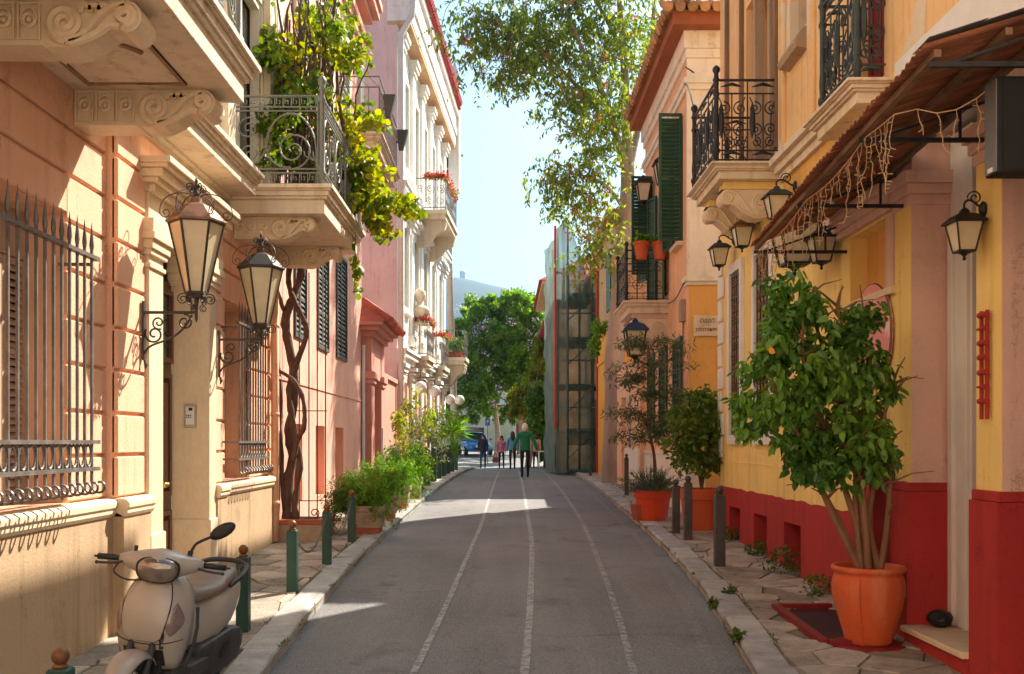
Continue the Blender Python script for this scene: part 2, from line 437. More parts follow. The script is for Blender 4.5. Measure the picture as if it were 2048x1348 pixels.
line_strip([(5.5, 1.40), (7.3, 1.52), (10, 1.78), (14, 1.92), (20, 2.05), (34, 2.2)], .09, M['ghostpaint'], "road_marking")

# kerb stones, one by one
def kerb(side, name, parent):
    K = KL if side < 0 else KR
    y = 3.0; rr = random.Random(5 + side)
    while y < 47:
        L = rr.uniform(.7, 1.15); y1 = y + L - .012
        a, c = interp(K, y), interp(K, y1); w = .25 + rr.uniform(-.015, .02)
        j = rr.uniform(-.012, .012); t0, t1 = zp(y) + .004 + rr.uniform(-.008, .008), zp(y1) + .004 + rr.uniform(-.008, .008)
        o = lambda x: x - side * 0
        s = side
        b = MB()
        e = .022
        prof = [(0, -.25), (0, -e), (e * .5, -e * .3), (e * 1.6, 0), (w, 0), (w, -.25)]   # from road side outward
        L0 = [(a + j + s * d, y, t0 + z) for d, z in prof]
        mid = (y + y1) / 2; am = (a + c) / 2 + rr.uniform(-.008, .008); tm = (t0 + t1) / 2 + rr.uniform(-.004, .003)
        L1 = [(am + j + s * d, mid, tm + z) for d, z in prof]
        L2 = [(c + j + s * d, y1, t1 + z) for d, z in prof]
        b.loft([L0, L1, L2])
        b.build("kerb_stone", M['kerb'], parent)
        y += L
kerb(-1, "kerb_left", pav_l)
kerb(1, "kerb_right", pav_r)

# crazy paving: irregular flagstones cut by bisectors of jittered seeds
def clip(poly, nx_, ny_, d):
    out = []
    for i in range(len(poly)):
        p, q = poly[i], poly[(i + 1) % len(poly)]
        a, b_ = p[0]*nx_ + p[1]*ny_ - d, q[0]*nx_ + q[1]*ny_ - d
        if a <= 0: out.append(p)
        if a * b_ < 0:
            t = a / (a - b_); out.append((p[0] + (q[0]-p[0])*t, p[1] + (q[1]-p[1])*t))
    return out
def flags(side, y0, y1, xo_fn, sx, sy, seed, parent, skip=None):
    rr = random.Random(seed); S = []
    y = y0 - sy
    row = 0
    while y < y1 + sy:
        xa = 1.9; n = 3 if side < 0 else 4
        x = 1.5 + (row % 2) * sx * .5
        while x < 3.6:
            S.append((x + rr.uniform(-.38, .38) * sx, y + rr.uniform(-.42, .42) * sy)); x += sx
        y += sy; row += 1
    K = KL if side < 0 else KR
    V = [(s * 1.0, t) for s, t in S]
    joined = MB(); nb = 0
    for i, (cx, cy) in enumerate(V):
        poly = [(cx - 1, cy - 1), (cx + 1, cy - 1), (cx + 1, cy + 1), (cx - 1, cy + 1)]
        for j, (qx, qy) in enumerate(V):
            if i == j or abs(qy - cy) > 2 or abs(qx - cx) > 2: continue
            dx, dy = qx - cx, qy - cy; l = math.hypot(dx, dy)
            if l < 1e-6: continue
            poly = clip(poly, dx / l, dy / l, (cx + qx) / 2 * dx / l + (cy + qy) / 2 * dy / l - .006)
            if len(poly) < 3: break
        if len(poly) < 3: continue
        if not (y0 <= cy <= y1): continue
        ki = abs(interp(K, cy)) + .275
        poly = clip(poly, -1, 0, -ki); 
        if len(poly) < 3: continue
        poly = clip(poly, 1, 0, xo_fn(cy))
        if len(poly) < 3: continue
        if skip and skip(cx * side, cy): continue
        A = abs(sum(poly[k][0]*poly[(k+1) % len(poly)][1] - poly[(k+1) % len(poly)][0]*poly[k][1] for k in range(len(poly)))) / 2
        if A < .006: continue
        h = rr.uniform(-.006, .01); tx, ty = rr.uniform(-.012, .012), rr.uniform(-.012, .012)
        mx_, my_ = sum(p[0] for p in poly) / len(poly), sum(p[1] for p in poly) / len(poly)
        # roughen outline
        P2 = []
        for k in range(len(poly)):
            p, q = poly[k], poly[(k + 1) % len(poly)]
            P2.append((p[0] * .985 + mx_ * .015, p[1] * .985 + my_ * .015))
            m_ = ((p[0] + q[0]) / 2, (p[1] + q[1]) / 2); f = rr.uniform(.0, .03)
            P2.append((m_[0] * (1 - f) + mx_ * f, m_[1] * (1 - f) + my_ * f))
        tz = lambda px, py: zp(py) + h + (px - mx_) * tx + (py - my_) * ty
        b = MB()
        b.loft([[(side * px, py, zp(py) - .06) for px, py in P2],
                [(side * px, py, tz(px, py) - .008) for px, py in P2],
                [(side * (px * .98 + mx_ * .02), py * .98 + my_ * .02, tz(px, py)) for px, py in P2]])
        b.build("flagstone", M['flag'], parent); nb += 1
HATCH = (2.47, 2.98, 7.75, 9.15)
flags(-1, 4.3, 16.5, lambda y: 3.22, .36, .44, 11, pav_l)
flags(1, 5.2, 15.5, lambda y: 3.20, .33, .40, 12, pav_r, lambda x, y: HATCH[0] - .12 < x < HATCH[1] + .1 and HATCH[2] - .1 < y < HATCH[3] + .1)
def farflags(side, ya, yb, parent):
    K = KL if side < 0 else KR
    b = MB(); V = []; n = 40
    for i in range(n + 1):
        y = ya + (yb - ya) * i / n; k = abs(interp(K, y)) + .26
        V += [(side * k, y, zp(y) - .004), (side * 4.4, y, zp(y) - .004)]
    b.add(V, [(2*i, 2*i+1, 2*i+3, 2*i+2) for i in range(n)])
    b.build("paving_sheet", M['flag_far'], parent)
farflags(-1, 16.6, 56, pav_l)
farflags(1, 15.6, 56, pav_r)
# ------------------------------------------------------------------ generic ornaments
def scroll_bracket(parent, xw, s, y0, y1, zt, L, Hh, m, rosettes=3):
    """Console under a balcony: block at the wall, S-scroll out to the tip. s = +1 projects to +X."""
    P = [(0, 0), (L * .97, 0)]
    tc = (L * .91, -Hh * .36); tr = L * .075
    for i in range(9):
        a = PI/2 - PI * 1.15 * i / 8; P.append((tc[0] + tr * math.cos(a), tc[1] + Hh * .34 * math.sin(a)))
    P += [(L * x, -Hh * z) for x, z in ((.84, .50), (.78, .58), (.70, .82), (.62, .98), (.54, 1.04), (.47, 1.02), (.455, 1.06), (.43, .99), (0, .99))]
    b = MB(); b.prism(P, lambda a, c, d: (xw + s * a, d, zt + c), y0, y1)
    br = b.build("scroll_bracket", m, parent)
    r = MB(); yy = y0 - .012
    fn = lambda a, c: (xw + s * a, yy, zt + c)
    q = .024
    c1 = (L * .565, -Hh * .52); c2 = (L * .90, -Hh * .36)
    r.tube(spiral(c1, Hh * .40, Hh * .05, -PI/2, -2.2, fn, 40), q, 5)
    r.tube(spiral(c2, Hh * .24, Hh * .04, -PI/2, 1.8, fn, 30), q, 5)
    r.tube(bez(fn(c1[0], c1[1] - Hh * .40), fn(L * .74, -Hh * .86), fn(L * .72, -Hh * .14), fn(c2[0], c2[1] + Hh * .24), 14), q, 5)
    r.tube(bez(fn(c1[0] + Hh * .1, c1[1] - Hh * .44), fn(L * .80, -Hh * .80), fn(L * .78, -Hh * .44), fn(c2[0] - L*.03, c2[1] - Hh * .26), 14), q, 5)
    for t in (.66, .71, .76):
        r.tube(bez(fn(L * t, -Hh * .30), fn(L * (t - .02), -Hh * .12), fn(L * (t + .05), -Hh * .08), fn(L * (t + .045), -Hh * .26), 8), q * .8, 4)
    r.build("scroll_relief", m, br)
    w = L * .43 / rosettes
    for k in range(rosettes):
        a0 = w * k + w * .12; a1 = w * (k + 1) - w * .06; t = MB()
        t.tube([fn(a0, -Hh * .1), fn(a1, -Hh * .1), fn(a1, -Hh * .88), fn(a0, -Hh * .88), fn(a0, -Hh * .1)],   .009, 4)
        cm = ((a0 + a1) / 2, -Hh * .45)
        t.tube(spiral(cm, w * .24, w * .24, 0, 1, fn, 14), .015, 5)
        t.ball(fn(*cm), w * .12, 8, 5)
        t.tube(bez(fn(a0 + w*.08, cm[1]), fn(a0 + w*.1, cm[1] + Hh*.34), fn(a1 - w*.1, cm[1] + Hh*.34), fn(a1 - w*.08, cm[1]), 8), .008, 4)
        t.build("rosette", m, br)
    return br
def slab(parent, x_w, x_o, y0, y1, z0, z1, m, ms):
    """Balcony slab with a stepped, moulded edge; x_w wall side, x_o street side."""
    s = 1 if x_o > x_w else -1
    h = z1 - z0
    b = MB()
    for k0, k1, e in ((0, .52, 0), (.52, .62, .035), (.62, .80, .06), (.80, .86, .085), (.86, 1, .11)):
        lo, hi = (x_w, x_o + s * e) if s > 0 else (x_o + s * e, x_w)
        b.box(lo, hi, y0 - e, y1 + e, z0 + h * k0 - (.002 if k0 else 0), z0 + h * k1)
    sl = b.build("balcony_slab", m, parent, bevel=.006)
    return sl
def frame_rect(b, fn, u0, u1, v0, v1, w, d):
    for a0, a1, c0, c1 in ((u0, u1, v1 - w, v1), (u0, u1, v0, v0 + w), (u0, u0 + w, v0 + w, v1 - w), (u1 - w, u1, v0 + w, v1 - w)):
        b.hexa([fn(a0, c0, 0), fn(a1, c0, 0), fn(a1, c1, 0), fn(a0, c1, 0), fn(a0, c0, d), fn(a1, c0, d), fn(a1, c1, d), fn(a0, c1, d)])
def slats(b, fn, u0, u1, v0, v1, step, th=.012, dep=.03):
    v = v0
    while v < v1 - step * .3:
        b.hexa([fn(u0, v, 0), fn(u1, v, 0), fn(u1, v + th, 0), fn(u0, v + th, 0), fn(u0, v + step * .7, -dep), fn(u1, v + step * .7, -dep), fn(u1, v + th + step * .7, -dep), fn(u0, v + th + step * .7, -dep)])
        v += step
def shutter_leaf(parent, fn, u0, u1, v0, v1, m, step=.055, mids=(.5,), w=.05, name="shutter_leaf"):
    b = MB(); frame_rect(b, fn, u0, u1, v0, v1, w, -.04)
    cuts = [v0 + w] + [v0 + (v1 - v0) * t for t in mids] + [v1 - w]
    for t in mids:
        v = v0 + (v1 - v0) * t
        b.hexa([fn(u0 + w, v - w/2, 0), fn(u1 - w, v - w/2, 0), fn(u1 - w, v + w/2, 0), fn(u0 + w, v + w/2, 0), fn(u0 + w, v - w/2, -.04), fn(u1 - w, v - w/2, -.04), fn(u1 - w, v + w/2, -.04), fn(u0 + w, v + w/2, -.04)])
    lf = b.build(name, m, parent)
    s = MB()
    for a, c in zip(cuts, cuts[1:]): slats(s, fn, u0 + w, u1 - w, a + .015, c - .02, step)
    s.build("louvre_slats", m, lf, kind="stuff")
    return lf
def key_band(b, fn, u0, u1, v0, v1, r=.006):
    h = v1 - v0; n = max(1, round((u1 - u0) / h / .95)); w = (u1 - u0) / n
    for k in range(n):
        a = u0 + k * w
        b.tube([fn(a + w*x, v0 + h*y) for x, y in ((.02, 0), (.02, 1), (.80, 1), (.80, .28), (.40, .28), (.40, .64), (.60, .64))], r, 4)
def lantern(name, label, group, loc, sgn, arm, sc_=1.0, iron=None, roofm=None, bracket=True, rot=0.0, glass=None):
    """Hexagonal wall lantern; loc = foot of bracket on the wall at arm height; sgn = +1 arm to +X."""
    iron = iron or M['iron']; roofm = roofm or M['copper']; glass = glass or M['milkglass']
    T = thing(name, label, "lantern", loc, 0, group)
    k = sc_; X = sgn * arm
    LB = dict(world=False)
    b = MB()
    if bracket:
        b.box(min(0, sgn*.018), max(0, sgn*.018), -.02*k, .02*k, -.42*k, .10*k)
        b.box(min(0, X), max(0, X), -.012*k, .012*k, -.012*k, .012*k)
        fn = lambda a, c: (sgn * a, 0, c)
        b.tube(bez(fn(.02, -.36*k), fn(.12*arm, -.22*k), fn(.62*arm, -.32*k), fn(.92*arm, -.02*k), 16), .010*k, 5)
        b.tube(spiral((.22*arm, -.19*k), .085*k, .02*k, 2.6, 1.4, fn, 22), .009*k, 5)
        b.tube(spiral((.30*arm, -.09*k), .06*k, .012*k, -1.2, -1.4, fn, 22), .008*k, 5)
        b.tube(spiral((.78*arm, -.085*k), .07*k, .015*k, 1.6, -1.5, fn, 22), .009*k, 5)
        b.tube([fn(.02, -.42*k), fn(.03, -.46*k), fn(0.02, -.50*k)], [.014*k, .018*k, .004*k], 6)
        b.build("bracket", iron, T, **LB)
    # body: six tapering sides
    zb, zt, rb, rt = .17*k, .78*k, .095*k, .235*k
    hx = lambda r, z, i: (X + r * math.cos(PI/3*i + rot), r * math.sin(PI/3*i + rot), z)
    fr = MB()
    for i in range(6):
        fr.tube([hx(rb, zb, i), hx(rt, zt, i)], .011*k, 4)
        fr.tube([hx(rb, zb, i), hx(rb, zb, i+1)], .013*k, 4); fr.tube([hx(rt, zt, i), hx(rt, zt, i+1)], .013*k, 4)
    fr.lathe([(.0, zb - .05*k), (.05*k, zb - .045*k), (rb * 1.05, zb - .008*k), (rb * 1.05, zb + .004*k)], (X, 0, 0), 6, rot=rot)
    fr.tube([(X, 0, -.09*k), (X, 0, -.05*k), (X, 0, .0), (X, 0, zb - .04*k)], [.003*k, .016*k, .013*k, .024*k], 8)
    frm = fr.build("frame", iron, T, **LB)
    for i in range(6):
        p = MB(); e = .96
        c = [hx(rb * e, zb + .005*k, i), hx(rb * e, zb + .005*k, i+1), hx(rt * e, zt - .005*k, i+1), hx(rt * e, zt - .005*k, i)]
        c2 = [hx(rb * (e-.03), zb + .005*k, i), hx(rb * (e-.03), zb + .005*k, i+1), hx(rt * (e-.012), zt - .005*k, i+1), hx(rt * (e-.012), zt - .005*k, i)]
        p.hexa(c + c2); p.build("glass_pane", glass, T, **LB)
    rf = MB(); rf.lathe([(rt * 1.10, zt + .002*k), (rt * 1.12, zt + .02*k), (rt * .55, zt + .15*k), (.05*k, zt + .19*k), (.045*k, zt + .23*k), (.02*k, zt + .24*k)], (X, 0, 0), 6, rot=rot)
    rf.build("roof", roofm, T, **LB)
    fi = MB(); fi.lathe([(.02*k, zt + .23*k), (.028*k, zt + .27*k), (.012*k, zt + .29*k), (.026*k, zt + .32*k), (.010*k, zt + .35*k), (.016*k, zt + .37*k), (.001, zt + .43*k)], (X, 0, 0), 8)
    for i in range(4):
        a = PI/2 * i + PI/4
        f2 = lambda u, v: (X + u * math.cos(a), u * math.sin(a), v)
        fi.tube(spiral((.062*k, zt + .31*k), .042*k, .01*k, PI, -1.5, f2, 18), .006*k, 4)
    fi.build("finial", iron, T, smooth=True, **LB)
    so = MB()
    for i in range(6):
        a = PI/3 * i + rot
        f2 = lambda u, v: (X + u * math.cos(a), u * math.sin(a), v)
        so.tube(bez(f2(.03*k, zt + .24*k), f2(.10*k, zt + .30*k), f2(.30*k, zt + .26*k), f2(rt * 1.30, zt + .11*k), 12) +
                spiral((rt * 1.10, zt + .085*k), .05*k, .012*k, .4, -1.3, f2, 16), .0055*k, 4)
        so.tube(spiral((.115*k, zb - .055*k), .05*k, .012*k, PI*.6, -1.6, f2, 18), .007*k, 4)
        if i % 2 == 0: so.tube(spiral((.06*k, zb - .135*k), .035*k, .01*k, PI*.6, 1.5, f2, 14), .006*k, 4)
    so.build("scrollwork", iron, frm, kind="stuff", **LB)
    bu = MB(); bu.ball((X, 0, zb + .30*k), .05*k, 8, 6, sz=1.3); bu.build("bulb", M['white'], T, **LB)
    return T

# ------------------------------------------------------------------ peach neoclassical house on the left
XL = -3.2
LH = thing("peach_townhouse", "peach stucco neoclassical house with marble balconies and barred windows, near end of the street", "house", (XL, 8, 0))
Z0, Z1 = 1.40, 4.52
CSZ = [1.40, 1.744, 2.08, 2.43, 2.766, 3.116, 3.47, 3.81, 4.15, 4.50]
def course_run(y0, y1, x, za=Z0, zb=Z1, back=.35):
    b = MB(); b.box(x - back, x - .03, y0, y1, za, zb); b.build("wall", M['stucco'], LH)
    for a, c in zip(CSZ, CSZ[1:]):
        a2, c2 = max(a, za), min(c, zb)
        if c2 - a2 < .05: continue
        t = MB(); t.rbox(x - .05, x, y0, y1, a2 + .013, c2 - .013, .010); t.build("stucco_course", M['stucco'], LH)
W1, W2 = (5.9, 7.3), (11.4, 12.5)
DY0, DY1 = 8.64, 10.65
course_run(1.5, 5.9, XL)
course_run(W1[0], W1[1], XL, 3.51, Z1)
course_run(W1[1], 8.02, XL)
course_run(8.02, DY0, XL + .09, back=.44)
course_run(DY0, DY1, XL + .09, 4.15, Z1, back=.44)
course_run(DY1, 11.0, XL + .09, back=.44)
course_run(11.0, W2[0], XL)
course_run(W2[0], W2[1], XL, 3.47, Z1)
course_run(W2[1], 13.65, XL)
# plinth and its moulded ledge
for y0, y1, x in ((1.5, 8.02, XL + .05), (8.02, DY0, XL + .14), (DY1, 11.0, XL + .14), (11.0, 13.65, XL + .05)):
    b = MB(); b.box(x - .5, x, y0, y1, -.6, 1.25); b.build("plinth", M['plinth'], LH)
    b = MB(); b.prism([(0, 0), (.012, 0), (.03, .03), (.03, .06), (.045, .075), (.045, .115), (.02, .14), (-.02, .148), (-.3, .148)], lambda a, c, d: (x + a, d, 1.25 + c), y0 - .002, y1 + .002)
    b.build("plinth_ledge", M['marble'], LH, bevel=.004)
# recessed windows: reveals, dark interior, shutters
def lh_window(y0, y1, z0, z1):
    w = MB()
    xr = XL - .30
    w.box(xr - .05, XL - .032, y0 - .06, y0 - .002, z0, z1); w.box(xr - .05, XL - .032, y1 + .002, y1 + .06, z0, z1)
    w.box(xr - .05, XL - .032, y0 - .06, y1 + .06, z1 - .001 + .003, z1 + .05)
    w.box(xr - .05, XL + .02, y0 - .002, y1 + .002, z0 - .03, z0 + .006)
    win = w.build("window", M['stucco'], LH)
    g = MB(); g.box(xr - .14, xr - .10, y0 - .05, y1 + .05, z0, z1); g.build("pane", M['darkglass'], win)
    n = 4; L = (y1 - y0) / n
    for i in range(n):
        fn = lambda u, v, d: (xr + d, u, v)
        a = y0 + L * i + .006
        shutter_leaf(win, fn, a, a + L - .012, z0 + .02, z1 - .35, M['shutter'], .055, (.36, .62), .045)
    h = MB(); h.box(xr - .05, xr, y0, y1, z1 - .34, z1); h.build("transom_panel", M['shutter'], win)
    return win
lh_window(W1[0], W1[1], 1.40, 3.51)
lh_window(W2[0], W2[1], 1.40, 3.47)
# window grilles
def grille(y0, y1, nb, label):
    xg = -3.0
    T = thing("window_grille", label, "window grille", (xg, (y0 + y1) / 2, 1.5), 0, "iron grilles over the peach house windows")
    for i in range(nb):
        y = y0 + (y1 - y0) * i / (nb - 1); b = MB()
        b.tube([(xg, y, 1.56), (xg, y, 3.24)], .0125, 4)
        b.tube([(xg, y, 3.24), (xg, y, 3.27), (xg, y, 3.29), (xg, y, 3.44)], [.0125, .017, .016, .001], 6)
        b.tube([(xg, y, 1.57)] + spiral((xg + .055, 1.53), .055, .03, PI*.9, .85, lambda a, c: (a, y, c), 14), .010, 5)
        b.build("bar", M['bargrey'], T)
    for z, hh in ((3.19, .028), (1.85, .028), (1.655, .028)):
        b = MB(); b.box(xg - .022, xg - .008 + .032, y0 - .10, y1 + .10, z - hh / 2, z + hh / 2)
        b.build("rail", M['bargrey'], T)
        for y in (y0 - .03, y1 + .03):
            e = MB(); e.box(XL - .01 - .04, xg - .024, y - .015, y + .015, z - hh / 2 - .045, z - hh / 2 - .045 + hh * .8) if z > 3 else e.box(XL - .04, xg - .024, y - .014, y + .014, z - hh * .4, z + hh * .4)
            e.build("wall_stay", M['bargrey'], T)
    for i in range(nb - 1):
        y = y0 + (y1 - y0) * (i + .5) / (nb - 1); r = (y1 - y0) / (nb - 1) * .40
        b = MB(); b.tube([(xg, y + r * math.cos(a), 1.752 + .078 * math.sin(a)) for a in [2*PI*k/16 for k in range(17)]], .009, 5)
        b.tube([(xg, y, 1.675), (xg, y, 1.665)], .012, 5); b.build("ring", M['bargrey'], T)
grille(5.78, 7.25, 13, "large spiked iron window grille with rings, over the shuttered window by the scooter")
grille(11.28, 12.5, 11, "spiked iron window grille with rings, behind the farther wall lantern")
# door surround of marble, door, intercom
def door():
    xs = XL + .12
    P = []
    for y0, y1, z0 in ((DY0, 9.0, .12), (10.40, DY1, .12)):
        b = MB(); b.rbox(XL - .30, xs, y0, y1, z0, 3.50, .008); b.build("door_jamb", M['marble'], LH)
        b = MB(); b.rbox(XL - .31, xs + .02, y0 - .02, y1 + .02, z0 - .2, 1.05, .01); b.build("jamb_base", M['marble'], LH)
        c = MB()
        for za, zb, e in ((3.36, 3.40, .02), (3.47, 3.52, .03), (3.52, 3.60, .05), (3.60, 3.66, .075), (3.66, 3.78, .06)):
            c.box(XL - .3, xs + e, y0 - e, y1 + e, za, zb)
        c.build("jamb_capital", M['marble'], LH, bevel=.006)
    b = MB(); b.box(XL - .30, xs - .01, DY0 + .02, DY1 - .02, 3.782, 4.02); b.build("door_lintel", M['marble'], LH)
    d = MB(); y = DY0
    while y < DY1 - .03: d.box(xs - .011, xs + .05, y, y + .035, 4.022, 4.085); y += .065
    d.build("dentils", M['marble'], LH, kind="stuff")
    c = MB()
    for za, zb, e in ((4.023, 4.088, .0), (4.088, 4.13, .10), (4.13, 4.20, .15), (4.20, 4.235, .20), (4.235, 4.29, .23)):
        c.box(XL - .2, xs + e, DY0 - e * .6, DY1 + e * .6, za, zb)
    c.build("door_cornice", M['marble'], LH, bevel=.006)
    xd = XL - .28
    D = MB(); D.box(xd - .06, xd, 9.0, 10.40, .2, 3.50)
    dr = D.build("door", M['mahogany'], LH)
    for a, c_ in ((9.02, 9.685), (9.715, 10.38)):
        for za, zb in ((.45, 1.15), (1.30, 2.55)):
            p = MB(); frame_rect(p, lambda u, v, d: (xd + .002 + d, u, v), a + .06, c_ - .06, za, zb, .05, .035)
            p.rbox(xd, xd + .028, a + .14, c_ - .14, za + .09, zb - .09, .012); p.build("door_panel", M['mahogany'], dr)
        t = MB(); frame_rect(t, lambda u, v, d: (xd + .002 + d, u, v), a + .02, c_ - .02, 2.66, 3.40, .05, .04); t.build("transom_frame", M['mahogany'], dr)
        g = MB(); g.box(xd + .003, xd + .012, a + .07, c_ - .07, 2.71, 3.35); g.build("transom_pane", M['darkglass'], dr)
        g = MB()
        for k in range(4): g.tube([(xd + .02, a + .07, 2.83 + .13*k), (xd + .02, c_ - .07, 2.83 + .13*k)], .006, 4)
        for k in range(3): g.tube([(xd + .02, a + .13 + .10*k, 2.71), (xd + .02, a + .13 + .10*k, 3.35)], .006, 4)
        g.build("transom_grille", M['iron'], dr)
    k = MB(); k.ball((xd + .085, 9.96, 1.42), .032, 10, 6); k.ball((xd + .085, 10.03, 1.42), .026, 10, 6); k.tube([(xd + .01, 9.995, 1.42), (xd + .085, 9.995, 1.42)], .012, 6); k.tube([(xd + .085, 9.94, 1.42), (xd + .085, 10.05, 1.42)], .014, 6)
    k.build("door_knob", M['brass'], dr, smooth=True)
    k = MB(); k.box(xd + .001, xd + .05, 9.68, 9.72, .3, 2.6); k.build("meeting_stile", M['mahogany'], dr)
    st = MB(); st.rbox(XL - .35, xs + .12, DY0 - .05, DY1 + .05, -.2, .38 + .08, .012); st.build("door_step", M['marble'], LH)
door()
ip = thing("intercom_panel", "brushed metal intercom panel with keypad on the marble door jamb", "intercom", (-3.28, 10.385, 2.15))
b = MB(); b.rbox(-3.335, -3.21, 10.372, 10.398, 2.0, 2.24, .006); b.build("plate", M['steel'], ip)
b = MB(); b.rbox(-3.315, -3.23, 10.366, 10.372, 2.03, 2.215, .002); b.build("inner_plate", M['white'], ip)
b = MB(); b.box(-3.285, -3.245, 10.362, 10.366, 2.175, 2.205); b.build("display", M['black'], ip)
for i in range(3):
    for j in range(2):
        b = MB(); b.box(-3.31 + .02 * i, -3.298 + .02 * i, 10.362, 10.366, 2.10 + .02 * j, 2.112 + .02 * j); b.build("button", M['black'], ip)
# string course at first-floor level
def string_course(y0, y1):
    b = MB()
    for za, zb, e in ((4.52, 4.60, .04), (4.60, 4.64, .09)):
        b.box(XL - .3, XL + e, y0, y1, za, zb)
    b.box(XL - .3, XL + .36, y0, y1, 4.64, 4.76)
    for za, zb, e in ((4.758, 4.79, .39), (4.788, 4.83, .42), (4.828, 4.88, .46)): b.box(XL - .3, XL + e, y0, y1, za, zb)
    b.build("string_course", M['marblew'], LH, bevel=.006)
string_course(7.87, 11.38)
# upper storey: cream walls with pilasters and French windows
b = MB(); b.box(XL - .4, XL, 1.5, 11.55, 4.76, 10.2); b.box(XL - .4, XL, 13.2, 13.65, 4.76, 10.2); b.box(XL - .4, XL, 11.55, 13.2, 7.6, 10.2); b.build("upper_wall", M['cream'], LH)
b = MB(); b.box(XL - 8, XL - .4, 1.5, 13.65, -.6, 10.2); b.build("house_body", M['cream'], LH)
b = MB(); b.box(XL - 8.2, XL + .5, 1.2, 13.9, 10.2, 10.6); b.build("roof", M['cream'], LH)
for y0, y1 in ((8.15, 8.55), (10.35, 10.75), (11.22, 11.53), (13.22, 13.6)):
    b = MB(); b.rbox(XL, XL + .09, y0, y1, 4.88, 10.1, .01); b.rbox(XL, XL + .12, y0 - .03, y1 + .03, 4.88, 5.25, .01); b.build("pilaster", M['marblew'], LH)
def french(y0, y1, z0, z1):
    w = MB(); frame_rect(w, lambda u, v, d: (XL - .15 + d, u, v), y0, y1, z0, z1, .09, .12); f = w.build("french_window", M['cream'], LH)
    g = MB(); g.box(XL - .2, XL - .17, y0, y1, z0, z1); g.build("pane", M['darkglass'], f)
    g = MB(); g.box(XL - .16, XL - .10, (y0+y1)/2 - .05, (y0+y1)/2 + .05, z0, z1); g.build("mullion", M['cream'], f)
french(11.55, 13.2, 4.86, 7.6)
# balconies
def soffit_panel(y0, y1):
    b = MB()
    for k in (0, 1):
        a0, a1 = XL + .16 + k*.0, XL + .86
        P = [(a0, y0), (a1, y0), (a1, y1), (a0, y1), (a0, y0)]
        b.tube([(x, y, 4.462) for x, y in P], .024, 6)
        b.tube(bez((a0 + .12, (y0+y1)/2 - .1, 4.462), (a0 + .22, y0 + .1, 4.462), (a1 - .22, y0 + .1, 4.462), (a1 - .1, (y0+y1)/2 - .1, 4.462), 14), .022, 6)
    b.build("soffit_moulding", M['soffit'], LH)
slab(LH, XL - .02, -2.02, 2.0, 7.72, 4.465, 4.78, M['marblew'], None)
scroll_bracket(LH, XL, 1, 7.42, 7.68, 4.468, 1.06, .27, M['marble'])
scroll_bracket(LH, XL, 1, 5.92, 6.18, 4.468, 1.06, .27, M['marble'])
scroll_bracket(LH, XL, 1, 4.4, 4.66, 4.468, 1.06, .27, M['marble'])
soffit_panel(6.32, 7.28); soffit_panel(4.8, 5.8)
slab(LH, XL - .02, -2.10, 11.6, 14.15, 4.50, 4.82, M['marblew'], None)
scroll_bracket(LH, XL, 1, 11.78, 12.02, 4.503, .98, .26, M['marble'])
scroll_bracket(LH, XL, 1, 13.55, 13.8, 4.503, .98, .26, M['marble'])
